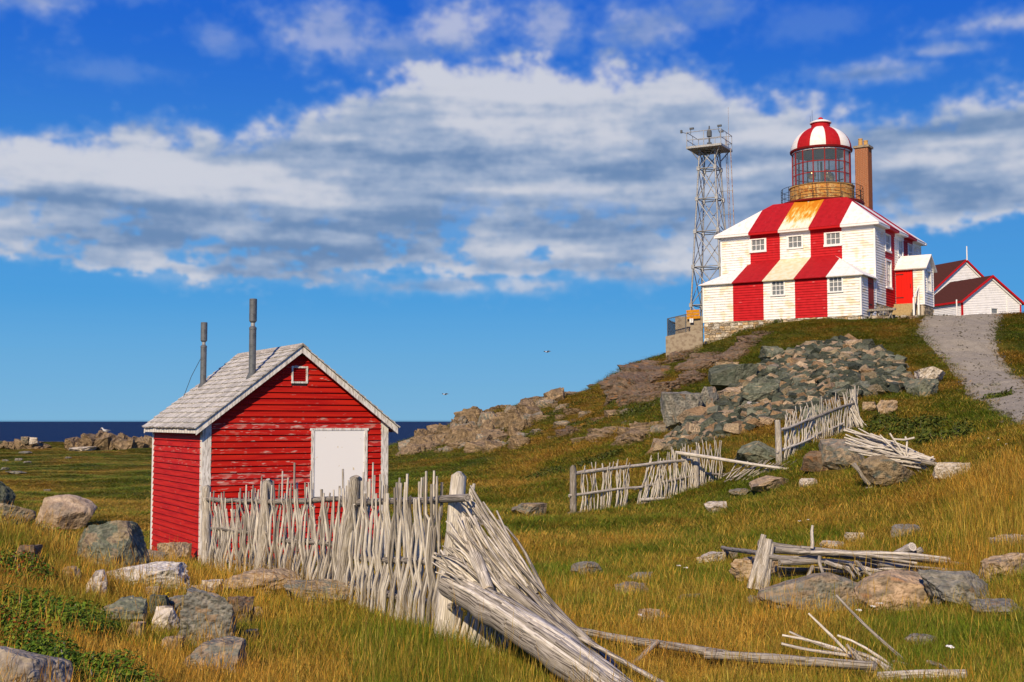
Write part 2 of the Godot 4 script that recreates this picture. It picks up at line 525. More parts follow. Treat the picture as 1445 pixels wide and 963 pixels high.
	var pipe := textured("stovepipe_steel", blend_tex(256, 256, [[mid, 0.4, 0.7, S(0.10, 0.11, 0.12)], [fine, 0.7, 0.8, S(0.22, 0.21, 0.19, 0.6)]], S(0.15, 0.165, 0.175)), 1.2, true, 0.5)
	pipe.metallic = 0.3
	textured("concrete", blend_tex(256, 256, [[mid, 0.4, 0.7, S(0.24, 0.19, 0.135)], [fine, 0.7, 0.85, S(0.40, 0.35, 0.28, 0.8)]], S(0.33, 0.275, 0.20)), 0.4, true, 0.9, fine, 0.6)
	textured("brick", blend_tex(256, 256, [[mid, 0.35, 0.7, S(0.27, 0.10, 0.045)], [speck, 0.7, 0.8, S(0.40, 0.22, 0.13, 0.7)]], S(0.42, 0.155, 0.065)), 1.2, true, 0.9)
	mat("mortar", Color(0.46, 0.40, 0.32), 0.95)
	textured("chimney_pot_clay", blend_tex(256, 256, [[mid, 0.4, 0.7, S(0.45, 0.26, 0.09)]], S(0.55, 0.34, 0.12)), 1.0, true, 0.85)
	textured("orange_board", blend_tex(256, 256, [[stretched(256, 256, 0.1, 3, 51, 8, 1), 0.45, 0.7, S(0.36, 0.14, 0.01)]], S(0.62, 0.28, 0.02)), 0.8, true, 0.8)
	textured("brown_shingle", blend_tex(256, 256, [[mid, 0.4, 0.7, S(0.055, 0.018, 0.012)], [speck, 0.6, 0.8, S(0.12, 0.05, 0.03, 0.7)]], S(0.085, 0.027, 0.018)), 0.7, true, 0.9)
	# roof shingles of the shed: grain runs down the slope
	for k in 3:
		var f: float = [1.0, 0.8, 1.13][k]
		var im := blend_tex(128, 256, [[stretched(128, 256, 0.12, 3, 60 + k, 1, 12), 0.35, 0.7, S(0.40 * f, 0.385 * f, 0.35 * f)], [stretched(128, 256, 0.05, 3, 64 + k, 1, 3), 0.6, 0.75, S(0.28 * f, 0.25 * f, 0.215 * f, 0.6)]], S(0.60 * f, 0.58 * f, 0.535 * f))
		var m := textured("shingle_%d" % k, im, 1.0, false, 0.9)
		m.uv1_scale = Vector3(2.2, 1.6, 1.0)
	# rocks: the vertex colour carries the kind of stone, the texture its grain
	var stone := blend_tex(256, 256, [[mid, 0.4, 0.75, S(0.5, 0.5, 0.5)], [fine, 0.55, 0.75, S(0.42, 0.41, 0.40, 0.8)], [speck, 0.72, 0.8, S(1, 1, 1, 0.5)]], S(0.9, 0.9, 0.9))
	var rk := textured("rock", stone, 0.9, true, 0.92, fine, 2.2)
	rk.vertex_color_use_as_albedo = true
	var rs := textured("rock_far", stone, 0.35, true, 0.92, fine, 6.0)
	rs.vertex_color_use_as_albedo = true
	var turf := textured("turf", blend_tex(256, 256, [[fine, 0.35, 0.7, S(0.35, 0.35, 0.33)], [speck, 0.5, 0.75, S(0.9, 0.85, 0.7, 0.6)]], S(0.8, 0.8, 0.8)), 0.8, true, 1.0, fine, 4.0)
	turf.vertex_color_use_as_albedo = true
	turf.uv1_world_triplanar = true
	var grav := textured("gravel", blend_tex(256, 256, [[speck, 0.45, 0.6, S(0.20, 0.175, 0.135)], [fine, 0.55, 0.7, S(0.40, 0.345, 0.26, 0.8)], [coarse, 0.45, 0.7, S(0.35, 0.315, 0.245, 0.6)], [mid, 0.6, 0.75, S(0.24, 0.215, 0.165, 0.5)]], S(0.30, 0.272, 0.21)), 0.33, true, 0.95, speck, 3.0)
	grav.uv1_world_triplanar = true
	for k in ["grass_blade", "leaf"]:
		var m := mat(k, Color.WHITE, 0.75)
		m.vertex_color_use_as_albedo = true
		m.backlight_enabled = true
		m.backlight = Color(0.55, 0.55, 0.45)
		m.metallic_specular = 0.25
	mat("bird_white", Color(0.78, 0.78, 0.76), 0.8)
	mat("bird_grey", Color(0.30, 0.31, 0.33), 0.8)
	mat("bird_beak", Color(0.6, 0.35, 0.05), 0.7)
	var sea := mat("sea", Color(0.005, 0.016, 0.055), 0.55)
	sea.metallic_specular = 0.22
	sea.normal_enabled = true
	var wn := noise_image(512, 512, 0.06, 4, 77)
	var wi := wn.duplicate() as Image
	wi.convert(Image.FORMAT_RGBA8)
	wi.bump_map_to_normal_map(6.0)
	sea.normal_texture = tex(wi)
	sea.uv1_triplanar = true
	sea.uv1_world_triplanar = true
	sea.uv1_scale = Vector3.ONE * 0.03

func rust_sheet() -> Image:
	# white sheet with a rust stain that thins out down the slope; u and v run 0..1 over the sheet
	var f := FastNoiseLite.new()
	f.seed = 71
	f.frequency = 0.02
	f.fractal_octaves = 5
	var im := Image.create(192, 256, false, Image.FORMAT_RGB8)
	var clean := S(0.78, 0.74, 0.60)
	var ochre := S(0.72, 0.42, 0.06)
	var deep := S(0.58, 0.20, 0.012)
	for y in 256:
		for x in 192:
			var h := 1.0 - y / 255.0
			var k := f.get_noise_2d(x * 1.6, y * 0.5) * 0.75 + f.get_noise_2d(x * 4.0, y * 1.2 + 300.0) * 0.3
			var a := clampf((h - 0.08 + k * 0.6) * 1.8, 0.0, 1.0)
			var b := clampf((h - 0.40 + k * 0.8) * 2.2, 0.0, 1.0)
			im.set_pixel(x, 255 - y, clean.lerp(ochre, a).lerp(deep, b))
	im.flip_y()
	return im

# ---------------------------------------------------------------- sky
func lobe(x: float, y: float, cx: float, cy: float, rx: float, ry: float) -> float:
	var q := ((x - cx) / rx) ** 2 + ((y - cy) / ry) ** 2
	return exp(-q)

func along(x: float, pts: Array) -> float:
	if x <= pts[0].x: return pts[0].y
	for i in pts.size() - 1:
		if x < pts[i + 1].x:
			var t: float = (x - pts[i].x) / (pts[i + 1].x - pts[i].x)
			t = t * t * (3.0 - 2.0 * t)
			return lerpf(pts[i].y, pts[i + 1].y, t)
	return pts[pts.size() - 1].y

var cn := FastNoiseLite.new()
var cs := FastNoiseLite.new()
# upper and lower edge of the cloud deck, as (bearing, height) in units of 1/1700 radian from (722, 595)
var deck_top := [Vector2(-900, 190), Vector2(-300, 215), Vector2(0, 218), Vector2(180, 195), Vector2(330, 182), Vector2(450, 140), Vector2(560, 100), Vector2(680, 70), Vector2(830, 78), Vector2(960, 84), Vector2(1100, 145), Vector2(1250, 160), Vector2(1445, 158), Vector2(2000, 140), Vector2(2600, 190)]
var deck_low := [Vector2(-900, 395), Vector2(-300, 382), Vector2(0, 378), Vector2(250, 408), Vector2(420, 412), Vector2(560, 388), Vector2(700, 400), Vector2(850, 392), Vector2(960, 402), Vector2(1120, 385), Vector2(1250, 352), Vector2(1445, 332), Vector2(2000, 360), Vector2(2600, 380)]
const PUFFS := [[45.0, 35.0, 75.0, 34.0, 0.85], [175.0, 25.0, 45.0, 18.0, 0.5], [455.0, 62.0, 85.0, 38.0, 0.8], [318.0, 82.0, 42.0, 20.0, 0.55], [640.0, 48.0, 62.0, 44.0, 1.0], [560.0, 80.0, 50.0, 30.0, 0.7], [778.0, 45.0, 48.0, 40.0, 0.85], [905.0, 48.0, 62.0, 30.0, 0.85], [1003.0, 28.0, 50.0, 24.0, 0.75], [1150.0, 60.0, 70.0, 26.0, 0.3], [1220.0, 128.0, 95.0, 15.0, 0.9], [1395.0, 82.0, 70.0, 15.0, 0.95], [1320.0, 108.0, 55.0, 10.0, 0.8], [630.0, 404.0, 120.0, 13.0, 1.1], [740.0, 402.0, 70.0, 15.0, 1.1], [890.0, 386.0, 110.0, 15.0, 1.15], [590.0, 372.0, 70.0, 11.0, 0.9], [440.0, 392.0, 90.0, 13.0, 0.9], [290.0, 398.0, 90.0, 12.0, 0.6], [170.0, 130.0, 60.0, 16.0, 0.35]]

func sky_color(az: float, el: float) -> Color:
	var X := 722.5 + az * 1700.0
	var Y := 595.0 - el * 1700.0
	var h := clampf(el / 0.36, 0.0, 1.0)
	var base := Color(0.20, 0.445, 0.67).lerp(Color(0.083, 0.35, 0.70), clampf(el / 0.10, 0.0, 1.0))
	base = base.lerp(Color(0.014, 0.125, 0.61), smoothstep(0.12, 1.0, h))
	base = base.lerp(Color(0.012, 0.07, 0.42), smoothstep(0.4, 1.4, el))
	var c := 1700.0
	var q := Vector3(sin(az) * c, -el * c, cos(az) * c)
	# flat layers: noise drawn out sideways, more so towards the horizon
	var flat := lerpf(4.2, 2.0, clampf(el / 0.3, 0.0, 1.0))
	var w := Vector3(q.x, q.y * flat, q.z)
	var n1 := cn.get_noise_3dv(w * 0.0030)
	var n2 := cn.get_noise_3dv(w * 0.0085 + Vector3(50, 9, 3))
	var p2 := cn.get_noise_3dv(Vector3(q.x, q.y * 1.35, q.z) * 0.014 + Vector3(5, 19, 33))
	var n3 := cn.get_noise_3dv(Vector3(q.x, q.y * 1.5, q.z) * 0.045 + Vector3(7, 90, 30))
	# the deck: ragged upper edge, streaky and broken underside
	var top := along(X, deck_top) - (n1 * 40.0 + p2 * 46.0 + n3 * 12.0)
	var low := along(X, deck_low) + n2 * 30.0 + p2 * 14.0 + n3 * 10.0
	var deck := smoothstep(-16.0, 46.0, Y - top) * smoothstep(-5.0, 14.0, low - Y)
	deck *= 1.0 - 0.75 * smoothstep(0.08, 0.5, n2 + n3 * 0.25) * smoothstep(250.0, 350.0, Y)
	var wisps := 0.0
	for p in PUFFS:
		if absf(X - p[0]) < p[2] * 2.6 and absf(Y - p[1]) < p[3] * 2.6:
			wisps = maxf(wisps, p[4] * 0.78 * smoothstep(0.08, 1.05, lobe(X, Y, p[0], p[1], p[2] * 1.2, p[3] * 1.2) + p2 * 0.5 + n3 * 0.22))
	if el > 0.37 or absf(az) > 0.48:
		# the same broken cloud goes on over the rest of the sky
		var more := smoothstep(0.0, 0.6, n1 + p2 * 0.45 - 0.05)
		wisps = maxf(wisps, more * 0.75 * maxf(smoothstep(0.37, 0.5, el), smoothstep(0.48, 0.6, absf(az)) * (1.0 - deck)))
	var dens := clampf(maxf(deck, wisps), 0.0, 1.0)
	# light and dark bands of the deck
	var band := cs.get_noise_3dv(Vector3(q.x, q.y * 5.5, q.z) * 0.0021)
	var streak := cn.get_noise_3dv(Vector3(q.x * 0.42, q.y * 2.6, q.z * 0.42) * 0.0105)
	var lit := 0.60 + band * 0.62 + streak * 0.55 + p2 * 0.24 + n3 * 0.13
	lit += 0.12 * (1.0 - smoothstep(0.0, 70.0, Y - top)) * deck
	lit -= 0.34 * lobe(X, Y, 740.0, 236.0, 330.0, 26.0) + 0.34 * lobe(X, Y, 620.0, 326.0, 240.0, 16.0) + 0.32 * lobe(X, Y, 1120.0, 285.0, 260.0, 34.0) + 0.34 * lobe(X, Y, 150.0, 305.0, 220.0, 13.0) + 0.28 * lobe(X, Y, 1350.0, 300.0, 180.0, 16.0) + 0.25 * lobe(X, Y, 330.0, 355.0, 220.0, 14.0) + 0.2 * lobe(X, Y, 420.0, 215.0, 160.0, 12.0)
	lit += 0.26 * lobe(X, Y, 640.0, 140.0, 300.0, 46.0) + 0.28 * lobe(X, Y, 110.0, 245.0, 190.0, 26.0) + 0.3 * lobe(X, Y, 640.0, 268.0, 320.0, 10.0) + 0.26 * lobe(X, Y, 1250.0, 185.0, 220.0, 20.0) + 0.24 * lobe(X, Y, 1300.0, 245.0, 200.0, 11.0) + 0.2 * lobe(X, Y, 300.0, 335.0, 260.0, 8.0)
	lit = smoothstep(-0.12, 1.12, lit)
	var cloud := Color(0.15, 0.25, 0.435).lerp(Color(0.32, 0.405, 0.56), smoothstep(0.0, 0.5, lit)).lerp(Color(0.60, 0.62, 0.69), smoothstep(0.38, 1.0, lit))
	cloud = Color(0.34, 0.50, 0.68).lerp(cloud, smoothstep(0.1, 0.75, dens))
	return base.lerp(cloud, dens * lerpf(0.60, 0.96, smoothstep(0.2, 1.0, dens)))

func make_sky() -> PanoramaSkyMaterial:
	cn.seed = 3
	cn.frequency = 1.0
	cn.fractal_octaves = 6
	cn.fractal_gain = 0.55
	cs.seed = 9
	cs.frequency = 1.0
	cs.fractal_octaves = 3
	var im := paint_sky(1024, 512, 0, 1024, 0, 262)
	im.resize(4096, 2048, Image.INTERPOLATE_CUBIC)
	# the part of the sky over the headland, finer
	var x0 := 2048 - 420
	var y0 := 1024 - 330
	im.blit_rect(paint_sky(4096, 2048, x0, 840, y0, 336), Rect2i(0, 0, 840, 336), Vector2i(x0, y0))
	# a panorama begins straight ahead, so its halves change places
	var turned := Image.create(4096, 2048, false, Image.FORMAT_RGB8)
	turned.blit_rect(im, Rect2i(2048, 0, 2048, 2048), Vector2i(0, 0))
	turned.blit_rect(im, Rect2i(0, 0, 2048, 2048), Vector2i(2048, 0))
	var m := PanoramaSkyMaterial.new()
	m.panorama = tex(turned)
	return m

func paint_sky(w: int, h: int, x0: int, nx: int, y0: int, ny: int) -> Image:
	var full := nx == w
	var out := PackedByteArray()
	out.resize(nx * (h if full else ny) * 3)
	var row := 0
	var last := PackedByteArray()
	for y in range(y0, (h if full else y0 + ny)):
		var el := PI * (0.5 - (y + 0.5) / h)
		for x in nx:
			var i := (row * nx + x) * 3
			if el < -0.03:
				out[i] = 40; out[i + 1] = 70; out[i + 2] = 110
				continue
			var az := TAU * ((x0 + x + 0.5) / w - 0.5)
			var c := sky_color(az, maxf(el, 0.0)).linear_to_srgb()
			out[i] = int(clampf(c.r, 0, 1) * 255.0)
			out[i + 1] = int(clampf(c.g, 0, 1) * 255.0)
			out[i + 2] = int(clampf(c.b, 0, 1) * 255.0)
		row += 1
	return Image.create_from_data(nx, row, false, Image.FORMAT_RGB8, out)

# ---------------------------------------------------------------- rocks
func ico(sub: int) -> Array:
	if ico_cache.has(sub): return ico_cache[sub]
	var verts: Array
	var faces: Array
	if sub == 0:
		var g := (1.0 + sqrt(5.0)) / 2.0
		verts = []
		for p in [[-1, g, 0], [1, g, 0], [-1, -g, 0], [1, -g, 0], [0, -1, g], [0, 1, g], [0, -1, -g], [0, 1, -g], [g, 0, -1], [g, 0, 1], [-g, 0, -1], [-g, 0, 1]]:
			verts.append(Vector3(p[0], p[1], p[2]).normalized())
		faces = [[0, 11, 5], [0, 5, 1], [0, 1, 7], [0, 7, 10], [0, 10, 11], [1, 5, 9], [5, 11, 4], [11, 10, 2], [10, 7, 6], [7, 1, 8], [3, 9, 4], [3, 4, 2], [3, 2, 6], [3, 6, 8], [3, 8, 9], [4, 9, 5], [2, 4, 11], [6, 2, 10], [8, 6, 7], [9, 8, 1]]
	else:
		var prev := ico(sub - 1)
		verts = prev[0].duplicate()
		faces = []
		var mids := {}
		for f in prev[1]:
			var m := []
			for e in 3:
				var a: int = f[e]
				var b: int = f[(e + 1) % 3]
				var key := mini(a, b) * 100000 + maxi(a, b)
				if not mids.has(key):
					mids[key] = verts.size()
					verts.append(((verts[a] + verts[b]) * 0.5).normalized())
				m.append(mids[key])
			faces.append([f[0], m[0], m[2]])
			faces.append([f[1], m[1], m[0]])
			faces.append([f[2], m[2], m[1]])
			faces.append([m[0], m[1], m[2]])
	ico_cache[sub] = [verts, faces]
	return ico_cache[sub]

func rock_mesh(sd: int, sub: int, planes: int, rough: float, size: Vector3, cols: Array, patch := 2.0, strata := 0.0) -> ArrayMesh:
	var r := RandomNumberGenerator.new()
	r.seed = sd
	var f := FastNoiseLite.new()
	f.seed = sd
	f.frequency = 1.0
	f.fractal_octaves = 4
	var ns := []
	for i in planes:
		ns.append([Vector3(r.randfn(), r.randfn(), r.randfn()).normalized(), r.randf_range(0.50, 0.86)])
	var lay := Vector3(r.randf_range(-0.5, 0.5), 1, r.randf_range(-0.5, 0.5)).normalized()
	var base := ico(sub)
	var pos := PackedVector3Array()
	var col := PackedColorArray()
	for d: Vector3 in base[0]:
		var k := 1.04
		for p in ns:
			var dt: float = d.dot(p[0])
			if dt > 0.05: k = minf(k, p[1] / dt)
		k *= 1.0 + f.get_noise_3dv(d * 1.8) * rough + f.get_noise_3dv(d * 6.0) * rough * 0.35
		if strata > 0.0:
			k *= 1.0 - strata * absf(sin(d.dot(lay) * k * 9.0 + f.get_noise_3dv(d * 2.0) * 2.0)) ** 6
		pos.append(d * k * size)
		var q := clampf((f.get_noise_3dv(d * k * patch + Vector3(9, 2, 5)) * 0.9 + 0.5) * (cols.size() - 1), 0.0, cols.size() - 1.001)
		var c: Color = cols[int(q)].lerp(cols[int(q) + 1], smoothstep(0.25, 0.75, q - int(q))) if cols.size() > 1 else cols[0]
		col.append(c)
	var s := Shape.new()
	for t in base[1]:
		s.color = (col[t[0]] + col[t[1]] + col[t[2]]) / 3.0
		# the corner order of the base shape is counter-clockwise from outside
		s.tri(pos[t[0]], pos[t[1]], pos[t[2]])
	return s.mesh()

func chip_mesh(sd: int, cuts: int, size: Vector3, cols: Array, tight := 0.72, sub := 0, rough := 0.05, patch := 2.0) -> ArrayMesh:
	# a sharp-edged stone: a block cut by random planes
	var r := RandomNumberGenerator.new()
	r.seed = sd
	var f := FastNoiseLite.new()
	f.seed = sd
	f.frequency = 1.0
	f.fractal_octaves = 3
	var h := [Vector3(-1, -1, -1), Vector3(1, -1, -1), Vector3(1, 1, -1), Vector3(-1, 1, -1), Vector3(-1, -1, 1), Vector3(1, -1, 1), Vector3(1, 1, 1), Vector3(-1, 1, 1)]
	var faces := []
	for side in [[0, 3, 2, 1], [4, 5, 6, 7], [0, 1, 5, 4], [2, 3, 7, 6], [0, 4, 7, 3], [1, 2, 6, 5]]:
		var p := []
		for i in side: p.append(h[i])
		faces.append(p)
	for k in cuts:
		var n := Vector3(r.randfn(), r.randfn(), r.randfn()).normalized()
		var d := r.randf_range(tight, tight + 0.28)
		var rim := []
		var kept := []
		for p in faces:
			var q := []
			for i in p.size():
				var a: Vector3 = p[i]
				var b: Vector3 = p[(i + 1) % p.size()]
				var da := a.dot(n) - d
				var db := b.dot(n) - d
				if da <= 0.0: q.append(a)
				if (da < 0.0) != (db < 0.0):
					var x := a.lerp(b, da / (da - db))
					q.append(x)
					rim.append(x)
			if q.size() > 2: kept.append(q)
		faces = kept
		if rim.size() > 2:
			var mid := Vector3.ZERO
			for x in rim: mid += x
			mid /= rim.size()
			var u := n.cross(Vector3(0.31, 0.77, 0.55)).normalized()
			var v := n.cross(u)
			rim.sort_custom(func(a, b): return atan2((a - mid).dot(v), (a - mid).dot(u)) < atan2((b - mid).dot(v), (b - mid).dot(u)))
			faces.append(rim)
	var s := Shape.new()
	for p in faces:
		var c: Color = cols[r.randi() % cols.size()].lerp(cols[r.randi() % cols.size()], r.randf() * 0.5)
		s.color = c
		for i in range(1, p.size() - 1):
			var a: Vector3 = p[0] * size
			var b: Vector3 = p[i] * size
			var e: Vector3 = p[i + 1] * size
			if (b - a).cross(e - a).length() < 1e-7: continue
			if (b - a).cross(e - a).dot(a + b + e) <= 0.0:
				var x := b
				b = e
				e = x
			if sub == 0:
				s.tri(a, b, e)
				continue
			# finer faces, roughened by noise that runs on across the edges
			var steps := 1 << sub
			for iu in steps:
				for iv in steps - iu:
					var p0 := a + (b - a) * (float(iu) / steps) + (e - a) * (float(iv) / steps)
					var p1 := a + (b - a) * (float(iu + 1) / steps) + (e - a) * (float(iv) / steps)
					var p2 := a + (b - a) * (float(iu) / steps) + (e - a) * (float(iv + 1) / steps)
					var p3 := a + (b - a) * (float(iu + 1) / steps) + (e - a) * (float(iv + 1) / steps)
					grainy(s, f, p0, p1, p2, size, rough, cols, patch)
					if iu + iv < steps - 1: grainy(s, f, p1, p3, p2, size, rough, cols, patch)
	return s.mesh()

func grainy(s: Shape, f: FastNoiseLite, a: Vector3, b: Vector3, c: Vector3, size: Vector3, rough: float, cols: Array, patch: float) -> void:
	var m := (a + b + c) / 3.0 / size
	var q := clampf((f.get_noise_3dv(m * patch + Vector3(9, 2, 5)) * 0.95 + 0.5) * (cols.size() - 1), 0.0, cols.size() - 1.001)
	s.color = cols[int(q)].lerp(cols[int(q) + 1], smoothstep(0.3, 0.7, q - int(q))) * (1.0 + 0.35 * f.get_noise_3dv(m * 9.0))
	s.color.a = 1.0
	var o := []
	for p in [a, b, c]:
		var w: Vector3 = p / size
		var k := f.get_noise_3dv(w * 2.2) * 1.0 + f.get_noise_3dv(w * 7.0) * 0.45
		o.append(p * (1.0 + k * rough))
	s.tri(o[0], o[1], o[2])

const SLATE := [Color(0.13, 0.15, 0.112), Color(0.22, 0.23, 0.17), Color(0.155, 0.175, 0.13), Color(0.34, 0.28, 0.18)]
const SLATE_DARK := [Color(0.07, 0.085, 0.062), Color(0.13, 0.142, 0.105), Color(0.095, 0.11, 0.08)]
const TAN := [Color(0.36, 0.24, 0.13), Color(0.52, 0.40, 0.26), Color(0.42, 0.31, 0.20), Color(0.24, 0.20, 0.16)]
const PALE := [Color(0.55, 0.47, 0.36), Color(0.68, 0.62, 0.53), Color(0.60, 0.52, 0.40), Color(0.30, 0.26, 0.2)]
const MIXED := [Color(0.20, 0.17, 0.13), Color(0.36, 0.28, 0.19), Color(0.22, 0.22, 0.18), Color(0.46, 0.36, 0.24)]
const GREY := [Color(0.17, 0.175, 0.15), Color(0.30, 0.28, 0.23), Color(0.22, 0.22, 0.19), Color(0.33, 0.25, 0.17)]
const RUSSET := [Color(0.15, 0.10, 0.065), Color(0.24, 0.165, 0.105), Color(0.18, 0.145, 0.105), Color(0.28, 0.155, 0.075)]
const CLIFF := [Color(0.20, 0.14, 0.085), Color(0.35, 0.255, 0.15), Color(0.26, 0.19, 0.115), Color(0.15, 0.12, 0.08)]

var bare := []   # (x, depth, radius): where a stone or a wall lies and no grass grows

func boulder(px: float, d: float, wide: float, high: float, deep: float, cols: Array, sd: int, label: String, opt := {}) -> MeshInstance3D:
	# wide, high and deep in metres; the stone sits a little in the ground
	var m := rock_mesh(sd, opt.get("sub", 3), opt.get("planes", 13), opt.get("rough", 0.07), Vector3(wide * 0.56, high * 0.62, deep * 0.56), cols, opt.get("patch", 2.0), opt.get("strata", 0.0))
	var o := solo(opt.get("called", "boulder"), m, M.rock if d < 30.0 else M.rock_far, label, opt.get("category", "boulder"), opt.get("group", ""))
	var at := gp(px, d)
	o.position = at + Vector3(0, high * opt.get("up", 0.32), 0)
	o.rotation = Vector3(opt.get("lean", 0.0), opt.get("turn", sd * 1.7), opt.get("roll", 0.0))
	bare.append(Vector3(at.x, d, maxf(wide, deep) * 0.40))
	return o

# ---------------------------------------------------------------- sticks and logs
func stick_shape(pts: Array, r0: float, r1: float, sides := 6, knobs := 0.0) -> Shape:
	var s := Shape.new()
	var radii := []
	for i in pts.size():
		var t := float(i) / (pts.size() - 1)
		radii.append(lerpf(r0, r1, t) * (1.0 + rng.randf_range(-knobs, knobs)))
	s.tube(pts, radii, sides, true, Vector2(rng.randf() * 3.0, rng.randf() * 3.0))
	return s

func bent(a: Vector3, b: Vector3, segs: int, sag: float) -> Array:
	var pts := []
	var off := Vector3(rng.randf_range(-1, 1), rng.randf_range(-1, 1), rng.randf_range(-1, 1)) * sag
	var off2 := Vector3(rng.randf_range(-1, 1), rng.randf_range(-1, 1), rng.randf_range(-1, 1)) * sag * 0.5
	for i in segs + 1:
		var t := float(i) / segs
		pts.append(a.lerp(b, t) + off * sin(PI * t) + off2 * sin(TAU * t))
	return pts

func wood() -> Material:
	return [M.wood_silver, M.wood_pale, M.wood_silver, M.wood_grey][rng.randi() % 4]

func wood_light() -> Material:
	return [M.wood_silver, M.wood_pale, M.wood_pale][rng.randi() % 3]

func gpix(px: float, py: float, near := 5.0) -> Vector3:
	# where the ground lies under that direction
	var d := near
	while d < 130.0:
		var p := P(px, py, d)
		if p.y <= ground_at(p.x, p.z):
			return Vector3(p.x, ground_at(p.x, p.z), p.z)
		d += 0.05 + d * 0.003
	return P(px, py, 130.0)

func stone_at(x0: float, y0: float, x1: float, y1: float, cols: Array, sd: int, label: String, opt := {}) -> MeshInstance3D:
	var xc := (x0 + x1) * 0.5
	var at: Vector3 = gpix(xc, y1) if not opt.has("d") else gp(xc, opt.d)
	var d := -at.z
	var wide := (x1 - x0) * d / LENS
	var deep: float = wide * opt.get("deep", 0.8)
	at.z -= deep * 0.35
	d += deep * 0.35
	var top := P(xc, y0, d)
	at.x = top.x
	var floor_y := ground_at(at.x, at.z)
	var high := maxf(top.y - floor_y, 0.06)
	var size := Vector3(wide * 0.54, high * opt.get("bury", 0.62), deep * 0.54)
	var m: Mesh
	if opt.get("round", false): m = rock_mesh(sd, opt.get("sub", 3), opt.get("planes", 12), opt.get("rough", 0.07), size, cols, opt.get("patch", 1.6), opt.get("strata", 0.0))
	else: m = chip_mesh(sd, opt.get("planes", 12) + 3, size, cols, opt.get("tight", 0.74), (3 if d < 20.0 else 2) if wide > 0.2 else 1, 0.10 if d < 60.0 else 0.16, opt.get("patch", 1.6))
	var o := solo(opt.get("called", "boulder"), m, M.rock if d < 30.0 else M.rock_far, label, opt.get("category", "rock"), opt.get("group", ""))
	o.position = Vector3(at.x, top.y - size.y * 0.93, at.z)
	o.rotation = Vector3(opt.get("lean", 0.0), opt.get("turn", 0.0), opt.get("roll", 0.0))
	bare.append(Vector3(at.x, d - deep * 0.2, maxf(wide, deep) * 0.46))
	return o

# ---------------------------------------------------------------- clapboards
func board_shape(o: Vector3, ax: Vector3, a0: float, a1: float, b0: float, b1: float, y0: float, y1: float, foot := 0.028, head := 0.003) -> Shape:
	# one clapboard on a wall that starts at o and runs along ax: bottom edge a0..a1 at y0, top edge b0..b1 at y1
	var s := Shape.new()
	add_board(s, o, ax, a0, a1, b0, b1, y0, y1, foot, head, Vector2(rng.randf() * 4.0, rng.randf() * 4.0))
	return s

func add_board(s: Shape, o: Vector3, ax: Vector3, a0: float, a1: float, b0: float, b1: float, y0: float, y1: float, foot: float, head: float, uo := Vector2.ZERO) -> void:
	var out := ax.cross(Vector3.UP)
	var p := [o + ax * a0 + Vector3.UP * y0, o + ax * a1 + Vector3.UP * y0, o + ax * b1 + Vector3.UP * y1, o + ax * b0 + Vector3.UP * y1]
	var f := [p[0] + out * foot, p[1] + out * foot, p[2] + out * head, p[3] + out * head]
	s.quad_uv(f[0], f[1], f[2], f[3], uo + Vector2(a0, 0), uo + Vector2(a1, 0), uo + Vector2(b1, y1 - y0), uo + Vector2(b0, y1 - y0))
	s.quad_uv(p[0], p[1], f[1], f[0], uo, uo + Vector2(a1 - a0, 0), uo + Vector2(a1 - a0, 0.02), uo + Vector2(0, 0.02))
	s.quad(p[3], p[0], f[0], f[3])
	s.quad(p[1], p[2], f[2], f[1])

